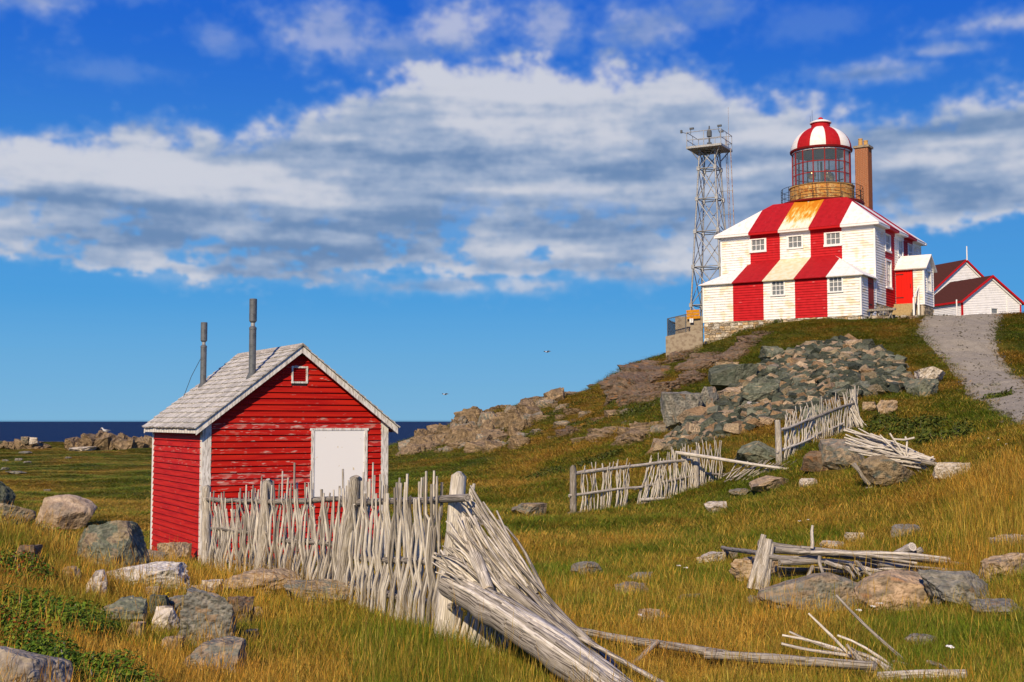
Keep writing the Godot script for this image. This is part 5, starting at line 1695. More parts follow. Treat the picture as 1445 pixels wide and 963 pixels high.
	roof_bands(t, "roof", [Vector3(-W - ro, y0, -B - ro), Vector3(-W - ro, y0, ro), Vector3(cx - q, y1, cz + q), Vector3(cx - q, y1, cz - q)], 2, z5, [rw, rr, rw, rr, rw])
	var lid := Shape.new()
	lid.span(Vector3(cx - q, y1 - 0.12, cz - q), Vector3(cx + q, y1 - 0.02, cz + q))
	part("roof_curb", lid, M.roof_white, t)
	make_lantern(t, Vector3(cx, 0, cz))
	make_chimney(t, Vector3(-2.82, 0, -7.4))
	make_porch(t)
	# stone foundation
	var pale := [Color(0.74, 0.66, 0.52), Color(0.80, 0.75, 0.64), Color(0.62, 0.50, 0.34), Color(0.50, 0.42, 0.32), Color(0.66, 0.46, 0.24)]
	stone_wall(t, Vector3(-W + 0.03, 0, E - 0.03), Vector3.RIGHT, 0.0, W - 0.06, -1.7, -0.01, pale)
	stone_wall(t, Vector3(-0.03, 0, E - 0.06), dz, 0.0, E, -0.6, -0.01, pale)
	stone_wall(t, Vector3(-0.03, 0, 0), dz, 0.0, B - 0.1, -0.3, 0.89, pale)
	stone_wall(t, Vector3(-W + 0.03, 0, -B), Vector3(0, 0, 1), 0.0, B + E - 0.1, -1.9, -0.01, pale)
	for s4 in [[Vector3(-W + 0.04, -0.05, -B + 0.04), Vector3(-0.04, 0.86, -B + 0.2)], [Vector3(-W + 0.04, -0.05, -B + 0.3), Vector3(-W + 0.2, 0.86, -0.1)]]:
		var s := Shape.new()
		s.span(s4[0], s4[1])
		part("plinth", s, M.concrete, t)

func make_lantern(t: Node3D, mid: Vector3) -> void:
	var g := group_node("gallery", t)
	g.position = mid
	var s := Shape.new()
	s.lathe([Vector2(1.7, 7.66), Vector2(2.45, 7.70), Vector2(2.58, 7.76), Vector2(2.58, 7.85), Vector2(1.95, 7.87)], 48)
	part("walkway", s, M.dark_red, g)
	var co := Shape.new()
	co.lathe([Vector2(2.05, 7.20), Vector2(2.05, 7.68)], 32)
	part("curb", co, M.rust, g)
	for i in 20:
		var a := TAU * i / 20.0
		var b := Shape.new()
		b.box(Vector3(sin(a) * 2.25, 7.58, cos(a) * 2.25), Vector3(0.12, 0.16, 0.5), Basis(Vector3.UP, a))
		part("bracket", b, M.steel_rusty, g)
	for i in 18:
		var a := TAU * (i + 0.3) / 18.0
		var b := Shape.new()
		var p := Vector3(sin(a) * 2.52, 0, cos(a) * 2.52)
		b.tube([p + Vector3.UP * 7.84, p + Vector3.UP * 8.78], [0.02, 0.02], 5)
		part("railing_post", b, M.iron, g)
	for y in [8.12, 8.45, 8.78]:
		var pts := []
		var rad := []
		for i in 49:
			var a := TAU * i / 48.0
			pts.append(Vector3(sin(a) * 2.52, y, cos(a) * 2.52))
			rad.append(0.016)
		var b := Shape.new()
		b.tube(pts, rad, 5, false)
		part("railing_rail", b, M.iron, g)
	var l := group_node("lantern", t)
	l.position = mid
	var dr := Shape.new()
	dr.lathe([Vector2(1.97, 7.86), Vector2(1.99, 8.18), Vector2(2.0, 8.19), Vector2(1.99, 8.50), Vector2(2.0, 8.51), Vector2(1.98, 8.84)], 48)
	part("drum", dr, M.rust, l)
	for i in 8:
		var a := TAU * (i + 0.2) / 8.0
		var b := Shape.new()
		b.box(Vector3(sin(a) * 1.995, 8.35, cos(a) * 1.995), Vector3(0.03, 0.96, 0.02), Basis(Vector3.UP, a))
		part("drum_seam", b, M.iron, l)
	var ld := Shape.new()
	ld.lathe([Vector2(1.98, 8.84), Vector2(2.03, 8.85), Vector2(2.03, 8.91), Vector2(1.7, 8.93)], 48)
	part("ledge", ld, M.chimney_pot_clay, l)
	var fl := Shape.new()
	fl.lathe([Vector2(1.75, 8.88), Vector2(0.0, 8.89)], 24)
	part("floor", fl, M.curtain, l)
	# glazing: sixteen sides, three rows, red bars
	var rg := 1.79
	var a0 := deg_to_rad(14.4 - 11.25)
	var ys := [8.93, 9.62, 10.32, 11.06]
	var half := rg * tan(PI / 16.0)
	for i in 16:
		var am := a0 + TAU * (i + 0.5) / 16.0
		var turn := Basis(Vector3.UP, am)
		for j in 3:
			var b := Shape.new()
			b.box(Vector3(sin(am) * rg * 0.985, (ys[j] + ys[j + 1]) * 0.5, cos(am) * rg * 0.985), Vector3(half * 2.0 - 0.05, ys[j + 1] - ys[j] - 0.05, 0.008), turn)
			part("pane", b, M.lantern_glass, l)
		if i == 3:
			var b := Shape.new()
			b.box(Vector3(sin(am) * (rg - 0.11), 9.98, cos(am) * (rg - 0.11)), Vector3(half * 2.0 - 0.06, 2.05, 0.02), turn)
			part("white_blind", b, M.white_plain, l)
		elif i == 8 or i == 12:
			var b := Shape.new()
			b.box(Vector3(sin(am) * (rg - 0.11), 9.62, cos(am) * (rg - 0.11)), Vector3(half * 1.1, 1.35, 0.02), turn)
			part("curtain", b, M.curtain, l)
		var ab := a0 + TAU * i / 16.0
		var mb := Shape.new()
		mb.box(Vector3(sin(ab) * rg, 10.0, cos(ab) * rg), Vector3(0.055, 2.2, 0.09), Basis(Vector3.UP, ab))
		part("mullion", mb, M.maroon, l)
	for k in 4:
		var b := Shape.new()
		var r := rg + 0.01
		var y: float = ys[k]
		b.lathe([Vector2(r - 0.07, y - 0.025), Vector2(r + 0.005, y - 0.025), Vector2(r + 0.005, y + 0.025), Vector2(r - 0.07, y + 0.025), Vector2(r - 0.07, y - 0.025)], 16, a0, a0 + TAU, false)
		part("glazing_bar", b, M.maroon, l)
	var hd := Shape.new()
	hd.lathe([Vector2(rg - 0.06, 11.07), Vector2(rg + 0.03, 11.07), Vector2(rg + 0.03, 11.17), Vector2(rg - 0.06, 11.17)], 32)
	part("head_ring", hd, M.white_plain, l)
	# two lamps with round lenses on a stand
	var pd := Shape.new()
	pd.lathe([Vector2(0.25, 8.9), Vector2(0.25, 8.95), Vector2(0.07, 9.0), Vector2(0.07, 10.6), Vector2(0.0, 10.6)], 14)
	part("lamp_stand", pd, M.steel_dark, l)
	for a in [-0.62, 0.83, 2.6]:
		var b := Shape.new()
		var prof := []
		for k in 9: prof.append(Vector2(0.27 * sin(PI * k / 8.0), -0.3 * cos(PI * k / 8.0)))
		b.lathe(prof, 16)
		var o := part("lamp_reflector", b, M.brass, l)
		o.position = Vector3(sin(a) * 0.72, 9.66, cos(a) * 0.72)
		var arm := Shape.new()
		arm.tube([Vector3(0, 9.4, 0), Vector3(sin(a) * 0.72, 9.4, cos(a) * 0.72)], [0.03, 0.03], 6)
		part("lamp_arm", arm, M.steel_dark, l)
	# dome of twelve painted gores
	var dm := group_node("dome", t)
	dm.position = mid
	var rim := Shape.new()
	rim.lathe([Vector2(rg - 0.02, 11.12), Vector2(1.93, 11.17), Vector2(1.95, 11.27), Vector2(1.88, 11.30)], 48)
	part("eave", rim, M.dark_red, dm)
	var prof := []
	var tm := acos(0.6 / 1.89)
	for k in 13:
		var u := tm * k / 12.0
		prof.append(Vector2(1.89 * cos(u), 11.26 + 1.50 * sin(u) / sin(tm)))
	for i in 12:
		var b := Shape.new()
		var c := deg_to_rad(13.0) + TAU * i / 12.0
		b.lathe(prof, 6, c - TAU / 24.0, c + TAU / 24.0)
		part("white_gore" if i % 2 == 0 else "red_gore", b, M.roof_white if i % 2 == 0 else M.roof_red, dm)
	var inner := Shape.new()
	inner.lathe([Vector2(1.8, 11.2), Vector2(1.5, 11.9), Vector2(0.6, 12.6), Vector2(0.0, 12.65)], 24)
	part("lining", inner, M.dome_lining, dm)
	var nk := Shape.new()
	nk.lathe([Vector2(0.66, 12.72), Vector2(0.60, 12.80), Vector2(0.58, 13.0), Vector2(0.64, 13.05)], 24)
	part("vent_neck", nk, M.roof_red, dm)
	var cp := Shape.new()
	cp.lathe([Vector2(0.5, 13.02), Vector2(0.68, 13.05), Vector2(0.68, 13.12), Vector2(0.4, 13.24), Vector2(0.0, 13.28)], 24)
	part("vent_cap", cp, M.white_plain, dm)
	var bl := Shape.new()
	bl.lathe([Vector2(0.16, 13.25), Vector2(0.17, 13.36), Vector2(0.1, 13.44), Vector2(0.0, 13.46)], 14)
	part("finial", bl, M.red_plain, dm)
	for o in [Vector3(-0.6, 13.0, 0.2), Vector3(-0.42, 13.0, 0.35)]:
		var b := Shape.new()
		b.tube([o, o + Vector3(0, 0.9 if o.x > -0.5 else 0.6, 0)], [0.012, 0.008], 4)
		part("lightning_rod", b, M.iron, dm)

func make_chimney(t: Node3D, o: Vector3) -> void:
	var g := group_node("chimney", t)
	g.position = o
	var w := 0.84
	var core := Shape.new()
	core.span(Vector3(-w * 0.5 + 0.008, 5.6, -w * 0.5 + 0.008), Vector3(w * 0.5 - 0.008, 11.66, w * 0.5 - 0.008))
	part("mortar_core", core, M.mortar, g)
	var s := Shape.new()
	var y := 5.9
	var k := 0
	while y < 11.63:
		for side in 4:
			var turn := Basis(Vector3.UP, side * PI / 2.0)
			var a := -w * 0.5 + (0.0 if k % 2 == 0 else -0.11)
			while a < w * 0.5 - 0.02:
				var lo := maxf(a, -w * 0.5)
				var hi := minf(a + 0.21, w * 0.5 - 0.002)
				if hi - lo > 0.03:
					s.box(turn * Vector3((lo + hi) * 0.5, y + 0.031, w * 0.5 - 0.03), Vector3(hi - lo - 0.012, 0.058, 0.066 + rng.randf_range(0.0, 0.008)), turn)
				a += 0.22
		y += 0.072
		k += 1
	var br := part("brickwork", s, M.brick, g)
	br.set_meta("kind", "stuff")
	var cp := Shape.new()
	cp.span(Vector3(-w * 0.5 - 0.09, 11.66, -w * 0.5 - 0.09), Vector3(w * 0.5 + 0.09, 11.80, w * 0.5 + 0.09))
	part("cap_stone", cp, M.concrete, g)
	for x in [-0.17, 0.17]:
		var p := Shape.new()
		p.lathe([Vector2(0.15, 11.78), Vector2(0.135, 12.26), Vector2(0.15, 12.28), Vector2(0.15, 12.33), Vector2(0.10, 12.33), Vector2(0.0, 12.16)], 14)
		var o2 := part("chimney_pot", p, M.chimney_pot_clay, g)
		o2.position = Vector3(x, -0.16 if x > 0 else 0.0, 0.0)

func make_porch(t: Node3D) -> void:
	var g := group_node("porch", t)
	var z0 := -3.97
	var z1 := -6.05
	var X := 1.7
	var base := 1.05
	var ev := 3.34
	var ap := 4.12
	var s := Shape.new()
	siding(s, Vector3(0, 0, z0), Vector3.RIGHT, 0.0, X, base, ev, [Rect2(0.0, 1.1, 1.08, 2.24)])
	part("siding", s, M.siding_white, g)
	s = Shape.new()
	var hole := Rect2(0.62, 1.95, 0.86, 1.16)
	siding(s, Vector3(X, 0, z0), Vector3(0, 0, -1), 0.0, z0 - z1, base, ev, [hole])
	var y := ev
	var wz := z0 - z1
	var sl := (ap - ev) / (wz * 0.5)
	while y < ap - 0.1:
		var lo := (y - ev) / sl
		var lo1 := (y + 0.115 - ev) / sl
		if wz - lo1 * 2.0 < 0.02: break
		add_board(s, Vector3(X, 0, z0), Vector3(0, 0, -1), lo, wz - lo, lo1, wz - lo1, y, y + 0.119, 0.026, 0.002)
		y += 0.115
	part("siding", s, M.siding_white, g)
	s = Shape.new()
	siding(s, Vector3(X, 0, z1), Vector3.LEFT, 0.0, X, base, ev, [])
	part("siding", s, M.siding_white, g)
	for c in [[X, z0], [X, z1]]:
		s = Shape.new()
		s.span(Vector3(c[0] - 0.06, base, c[1] - 0.05), Vector3(c[0] + 0.045, ev, c[1] + 0.045))
		part("corner_board", s, M.white_plain, g)
	# gable window of the porch
	var fr := Shape.new()
	var zc := z0 - 1.05
	for b in [[-0.53, -0.68, -0.43, 0.68], [0.43, -0.68, 0.53, 0.68], [-0.53, 0.58, 0.53, 0.70], [-0.56, -0.72, 0.56, -0.6]]:
		fr.span(Vector3(X - 0.05, 2.53 + b[1], zc + b[0]), Vector3(X + 0.06, 2.53 + b[3], zc + b[2]))
	for k in [-0.15, 0.15]: fr.span(Vector3(X - 0.03, 1.95, zc + k - 0.018), Vector3(X + 0.02, 3.1, zc + k + 0.018))
	fr.span(Vector3(X - 0.031, 2.51, zc - 0.43), Vector3(X + 0.022, 2.55, zc + 0.43))
	part("window_frame", fr, M.white_plain, g)
	s = Shape.new()
	s.span(Vector3(X - 0.02, 1.95, zc - 0.43), Vector3(X - 0.012, 3.1, zc + 0.43))
	part("window_pane", s, M.glass, g)
	# roof
	for k in 2:
		s = Shape.new()
		var zm := (z0 + z1) * 0.5
		var e := z0 + 0.22 if k == 0 else z1 - 0.22
		var yy := ev - 0.22 * sl + 0.05
		var p := [Vector3(-0.02, yy, e), Vector3(X + 0.22, yy, e), Vector3(X + 0.22, ap + 0.05, zm), Vector3(-0.02, ap + 0.05, zm)]
		if k == 1: p.reverse()
		s.slab(p, 0.07)
		part("roof", s, M.roof_white, g)
	# red door of planks with strap hinges
	for i in 6:
		s = Shape.new()
		s.span(Vector3(0.05 + i * 0.166, 1.14, z0 - 0.06), Vector3(0.05 + i * 0.166 + 0.160, 3.28, z0 + 0.012 + 0.004 * (i % 2)))
		part("door_plank", s, M.red_door, g)
	for yy in [1.5, 2.9]:
		s = Shape.new()
		s.span(Vector3(0.07, yy, z0 + 0.016), Vector3(0.5, yy + 0.05, z0 + 0.034))
		part("door_hinge", s, M.iron, g)
	s = Shape.new()
	s.tube([Vector3(0.94, 2.1, z0 + 0.02), Vector3(0.94, 2.12, z0 + 0.09), Vector3(0.94, 2.3, z0 + 0.09), Vector3(0.94, 2.32, z0 + 0.02)], [0.015, 0.015, 0.015, 0.015], 5)
	part("door_handle", s, M.iron, g)
	# steps and handrail
	for i in 4:
		s = Shape.new()
		s.span(Vector3(-0.15, -0.4, z0 + 0.02 + 0.0), Vector3(1.22, 1.12 - i * 0.2 - 0.004 * i, z0 + 0.42 + i * 0.28))
		part("step", s, M.concrete_tan, g)
	for z in [z0 + 0.15, z0 + 1.2]:
		s = Shape.new()
		s.span(Vector3(1.36, -0.4, z - 0.05), Vector3(1.46, 2.1 if z < z0 + 0.5 else 1.35, z + 0.05))
		part("handrail_post", s, M.white_plain, g)
	s = Shape.new()
	s.tube([Vector3(1.41, 2.1, z0 + 0.1), Vector3(1.41, 1.35, z0 + 1.25)], [0.055, 0.055], 4)
	part("handrail", s, M.white_plain, g)
	stone_wall(g, Vector3(X - 0.04, 0, z0 - 0.03), Vector3(0, 0, -1), 0.0, z0 - z1 - 0.06, -0.4, 1.04, [Color(0.42, 0.34, 0.24), Color(0.52, 0.44, 0.32), Color(0.3, 0.26, 0.2)])
	s = Shape.new()
	s.span(Vector3(0.02, -0.4, z1 + 0.05), Vector3(X - 0.2, 1.04, z0 - 0.03))
	part("plinth", s, M.concrete, g)

# ---------------------------------------------------------------- beside the lighthouse
func make_tower() -> void:
	var d := 80.0
	var base := P(1004.0, 452.0, d)
	base.y = ground_at(base.x, base.z) - 0.1
	var t := thing("lattice_tower", "tall galvanised lattice tower with a railed platform behind the lighthouse", "tower", base, deg_to_rad(-28.0))
	var top: float = P(1000.0, 212.0, d).y - base.y
	var wb := 1.18
	var wt := 0.52
	var h0 := 0.0
	var leg := func(k: int, y: float) -> Vector3:
		var w := lerpf(wb, wt, y / top)
		return Vector3([-1, 1, 1, -1][k] * w, y, [1, 1, -1, -1][k] * w)
	for k in 4:
		var s := Shape.new()
		s.tube([leg.call(k, h0), leg.call(k, top)], [0.07, 0.055], 4)
		part("leg", s, M.galvanised, t)
	var ys := [0.0]
	var y := 0.0
	var bay := 2.75
	while y < top - 1.0:
		y += bay
		bay *= 0.93
		ys.append(minf(y, top - 0.05))
	for i in ys.size() - 1:
		for k in 4:
			var k2 := (k + 1) % 4
			for e in 2:
				var s := Shape.new()
				var a: Vector3 = leg.call(k, ys[i] if e == 0 else ys[i + 1])
				var b: Vector3 = leg.call(k2, ys[i + 1] if e == 0 else ys[i])
				s.tube([a, b], [0.032, 0.032], 4)
				part("brace", s, M.galvanised, t)
			var s2 := Shape.new()
			s2.tube([leg.call(k, ys[i + 1]), leg.call(k2, ys[i + 1])], [0.034, 0.034], 4)
			part("brace", s2, M.galvanised if k < 2 else M.steel_dark, t)
			var pl := Shape.new()
			pl.box(leg.call(k, ys[i + 1]), Vector3(0.2, 0.26, 0.2))
			part("gusset", pl, M.galvanised, t)
		var mid := Shape.new()
		mid.tube([leg.call(0, ys[i + 1]), leg.call(2, ys[i + 1])], [0.03, 0.03], 4)
		part("brace", mid, M.steel_dark, t)
	var pf := Shape.new()
	pf.box(Vector3(0, top + 0.05, 0), Vector3(2.44, 0.14, 2.44))
	part("platform", pf, M.galvanised, t)
	for k in 4:
		var un := Shape.new()
		un.tube([leg.call(k, top - 0.75), Vector3([-1, 1, 1, -1][k] * 1.02, top - 0.03, [1, 1, -1, -1][k] * 1.02)], [0.04, 0.04], 4)
		part("platform_brace", un, M.galvanised, t)
	for k in 8:
		var a := Vector3([-1, 0, 1, 1, 1, 0, -1, -1][k], 0, [1, 1, 1, 0, -1, -1, -1, 0][k]) * 1.18
		var s := Shape.new()
		s.tube([a + Vector3.UP * (top + 0.1), a + Vector3.UP * (top + 1.1)], [0.026, 0.026], 5)
		part("railing_post", s, M.galvanised, t)
	for h in [0.55, 1.08]:
		var s := Shape.new()
		for k in 4:
			var a := Vector3([-1, 1, 1, -1][k], 0, [1, 1, -1, -1][k]) * 1.18
			var k2 := (k + 1) % 4
			var b := Vector3([-1, 1, 1, -1][k2], 0, [1, 1, -1, -1][k2]) * 1.18
			s.tube([a + Vector3.UP * (top + h), b + Vector3.UP * (top + h)], [0.024, 0.024], 5)
		part("railing_rail", s, M.galvanised, t)
	var bc := Shape.new()
	bc.lathe([Vector2(0.16, top + 0.12), Vector2(0.16, top + 0.5), Vector2(0.06, top + 0.55), Vector2(0.06, top + 0.9), Vector2(0.17, top + 0.92), Vector2(0.17, top + 1.25), Vector2(0.12, top + 1.4), Vector2(0.05, top + 1.45), Vector2(0.04, top + 1.65), Vector2(0.0, top + 1.67)], 14)
	part("beacon", bc, M.steel_dark, t)
	for q in [Vector3(0.9, 0, 0.8), Vector3(0.5, 0, -0.8), Vector3(-1.0, 0, 0.9)]:
		var s := Shape.new()
		s.tube([q + Vector3.UP * (top + 1.0), q + Vector3.UP * (top + 1.35)], [0.02, 0.02], 4)
		s.box(q + Vector3(0.08, top + 1.38, 0), Vector3(0.28, 0.12, 0.12))
		part("instrument", s, M.steel_dark, t)
	var mast := Shape.new()
	mast.tube([Vector3(1.05, top + 0.1, -0.9), Vector3(1.05, top + 3.0, -0.9)], [0.018, 0.01], 4)
	part("aerial", mast, M.steel_rusty, t)
	var arm := Shape.new()
	arm.tube([Vector3(-1.05, top + 1.0, 1.0), Vector3(-1.5, top + 1.12, 1.25)], [0.02, 0.02], 4)
	arm.box(Vector3(-1.52, top + 1.16, 1.27), Vector3(0.12, 0.2, 0.12))
	part("wind_vane", arm, M.steel_dark, t)
	# ladder up one side
	var ld := group_node("ladder", t)
	for x in [0.0, 0.36]:
		var s := Shape.new()
		s.tube([Vector3(1.42, 0.3, -0.75 + x), Vector3(0.98, top + 0.9, -0.75 + x)], [0.022, 0.022], 4)
		part("stringer", s, M.steel_rusty, ld)
	y = 0.5
	while y < top + 0.7:
		var s := Shape.new()
		var x := lerpf(1.42, 0.98, (y - 0.3) / (top + 0.6))
		s.tube([Vector3(x, y, -0.75), Vector3(x, y, -0.39)], [0.012, 0.012], 4)
		part("rung", s, M.steel_rusty, ld)
		y += 0.34
	for i in 6:
		var hy := 2.5 + i * 1.6
		var x := lerpf(1.42, 0.98, (hy - 0.3) / (top + 0.6))
		var s := Shape.new()
		s.tube([Vector3(x - 0.6, hy, -0.57), Vector3(x + 0.32, hy, -0.57)], [0.018, 0.018], 4)
		part("ladder_arm", s, M.galvanised, ld)
	var cable := Shape.new()
	cable.tube([Vector3(1.74, 0.2, -0.57), Vector3(1.28, top + 0.1, -0.57)], [0.03, 0.03], 5)
	part("conduit", cable, M.steel_rusty, t)
	for k in 4:
		var s := Shape.new()
		s.box(Vector3([-1, 1, 1, -1][k] * wb, -0.5, [1, 1, -1, -1][k] * wb), Vector3(0.6, 1.6, 0.6))
		part("footing", s, M.concrete, t)

func make_yard() -> void:
	# low concrete wall on the slope beside the foundation
	var a := P(939.5, 475.0, 71.0)
	var b := P(991.5, 464.0, 70.6)
	var dir := b - a
	dir.y = 0.0
	var turn := -atan2(dir.z, dir.x)
	var len := dir.length()
	var t := thing("concrete_wall", "low weathered concrete retaining wall below the wire fence", "wall", Vector3(a.x, a.y - 0.8, a.z), turn)
	var s := Shape.new()
	var rise := b.y - a.y
	var f := [Vector3(0, -0.6, 0), Vector3(len, -0.6, 0), Vector3(len, 0.8 + rise, 0), Vector3(0, 0.8, 0)]
	s.slab(f, 0.35)
	part("face", s, M.concrete, t)
	# taller concrete block behind it
	var c := P(953.0, 447.0, 72.2)
	var t2 := thing("concrete_block", "square concrete block standing behind the low retaining wall", "wall", Vector3(c.x, c.y - 2.0, c.z), turn)
	var w := (P(991.0, 447.0, 72.2) - c).length()
	s = Shape.new()
	s.span(Vector3(0, -0.6, -1.2), Vector3(w, 2.0, 0))
	part("body", s, M.concrete, t2)
	s = Shape.new()
	s.span(Vector3(w * 0.45, 0.62, 0.003), Vector3(w + 0.02, 0.68, 0.03))
	part("ledge", s, M.concrete_tan, t2)
	# orange boards and the small notice
	var e := P(969.5, 451.0, 71.9)
	var t3 := thing("board_barrier", "orange wooden boards fixed above the concrete by the tower foot", "barrier", e, turn + 0.05)
	for i in 3:
		s = Shape.new()
		s.span(Vector3(0, 0.01 + i * 0.185, -0.02), Vector3(0.78, 0.18 + i * 0.185, 0.02 + 0.006 * (i % 2)))
		var pl := part("plank", s, M.orange_board, t3)
		pl.rotation.z = 0.06
	var n := P(973.2, 455.5, 71.85)
	var t4 := thing("warning_notice", "small white notice with a grey symbol under the orange boards", "sign", n, turn)
	s = Shape.new()
	s.span(Vector3(0, 0, -0.004), Vector3(0.22, 0.24, 0.004))
	part("plate", s, M.white_plain, t4)
	s = Shape.new()
	s.tube([Vector3(0.07, 0.17, 0.006), Vector3(0.13, 0.19, 0.006), Vector3(0.16, 0.15, 0.006), Vector3(0.11, 0.10, 0.006), Vector3(0.10, 0.05, 0.006)], [0.012, 0.012, 0.012, 0.012, 0.012], 4)
	part("symbol", s, M.steel_dark, t4)
	# chain-link fence on the wall: posts, top rail and wire diamonds
	var p0 := P(942.0, 473.5, 71.15)
	var fw := thing("wire_fence", "chain-link fence with dark posts on the low concrete wall", "fence", p0, turn)
	var l2 := (P(967.5, 469.0, 71.0) - p0).length()
	for x in [0.0, l2]:
		s = Shape.new()
		s.tube([Vector3(x, -0.1 + x * 0.15, -0.15), Vector3(x, 1.02 + x * 0.22, -0.15)], [0.032, 0.032], 6)
		part("post", s, M.steel_dark, fw)
	s = Shape.new()
	s.tube([Vector3(0, 1.0, -0.15), Vector3(l2 * 1.05, 1.0 + l2 * 0.23, -0.15)], [0.03, 0.03], 6)
	part("rail", s, M.steel_dark, fw)
	s = Shape.new()
	s.tube([Vector3(0, 0.98, -0.15), Vector3(0.32, 0.80, -1.0), Vector3(0.45, 0.80, -1.6)], [0.03, 0.03, 0.03], 6)
	s.tube([Vector3(0.45, -0.1, -1.6), Vector3(0.45, 0.85, -1.6)], [0.032, 0.032], 6)
	part("return_rail", s, M.steel_dark, fw)
	s = Shape.new()
	var x := -1.0
	while x < l2:
		for sg in [-1.0, 1.0]:
			var x0 := clampf(x, 0.0, l2)
			var x1 := clampf(x + 1.0, 0.0, l2)
			if x1 - x0 < 0.04: continue
			var ya := (x0 - x) if sg > 0 else 1.0 - (x0 - x)
			var yb := (x1 - x) if sg > 0 else 1.0 - (x1 - x)
			s.tube([Vector3(x0, ya + x0 * 0.2, -0.15), Vector3(x1, yb + x1 * 0.2, -0.15)], [0.006, 0.006], 3, false)
		x += 0.1
	part("wire_mesh", s, M.steel_dark, fw)
	# side return of wire
	s = Shape.new()
	x = -0.9
	while x < 1.45:
		for sg in [-1.0, 1.0]:
			var x0 := clampf(x, 0.0, 1.45)
			var x1 := clampf(x + 0.9, 0.0, 1.45)
			if x1 - x0 < 0.04: continue
			var ya := (x0 - x) if sg > 0 else 0.9 - (x0 - x)
			var yb := (x1 - x) if sg > 0 else 0.9 - (x1 - x)
			s.tube([Vector3(x0 * 0.31, ya, -0.15 - x0), Vector3(x1 * 0.31, yb, -0.15 - x1)], [0.008, 0.008], 3, false)
		x += 0.07
	part("wire_mesh", s, M.steel_dark, fw)
	# old bench before the side door
	var q := gpix(1244.0, 449.0, 55.0)
	var bn := thing("plank_bench", "weathered plank bench on stone props outside the dark red side door", "bench", q, deg_to_rad(-25.0))
	for i in 2:
		s = Shape.new()
		s.box(Vector3(0.02 * i, 0.42 + 0.075 * i, 0.1 - 0.22 * i), Vector3(1.6 - 0.1 * i, 0.07, 0.26), Basis(Vector3(0, 0, 1), 0.02))
		part("plank", s, M.wood_grey, bn)
	for k in [-0.55, 0.5]:
		s = Shape.new()
		s.tube([Vector3(k - 0.12, -0.1, 0.18), Vector3(k + 0.1, 0.4, -0.05)], [0.05, 0.05], 5)
		s.tube([Vector3(k + 0.12, -0.1, -0.1), Vector3(k - 0.05, 0.4, 0.0)], [0.05, 0.05], 5)
		part("leg", s, M.wood_grey, bn)
	# stone-lined well with a green lid by the porch
	var v := gpix(1331.0, 446.0, 60.0)
	var wl := thing("covered_well", "low stone surround with a flat green lid beside the porch", "well", v, deg_to_rad(-30.0))
	stone_wall(wl, Vector3(-0.6, 0, 0.5), Vector3.RIGHT, 0.0, 1.2, -0.2, 0.3, [Color(0.42, 0.34, 0.24), Color(0.5, 0.42, 0.3)])
	stone_wall(wl, Vector3(0.6, 0, 0.5), Vector3(0, 0, -1), 0.0, 1.0, -0.2, 0.3, [Color(0.42, 0.34, 0.24), Color(0.5, 0.42, 0.3)])
	s = Shape.new()
	s.span(Vector3(-0.75, 0.31, -0.5), Vector3(0.75, 0.38, 0.62))
	part("lid", s, M.green_lid, wl)
	# rubble stones along the front of the foundation
	for i in 14:
		var px := 1204.0 + i * 7.5 + rng.randf_range(-3, 3)
		if px > 1300.0: break
		var st := gpix(px, 449.0 + rng.randf_range(-2, 2), 55.0)
		var o := solo("yard_stone", chip_mesh(400 + i, 10, Vector3(0.2, 0.13, 0.18) * rng.randf_range(0.6, 1.2), PALE if i % 2 == 0 else TAN), M.rock_far, "loose pale stone on the grass before the lighthouse wall", "stone", "loose stones before the lighthouse")
		o.position = st

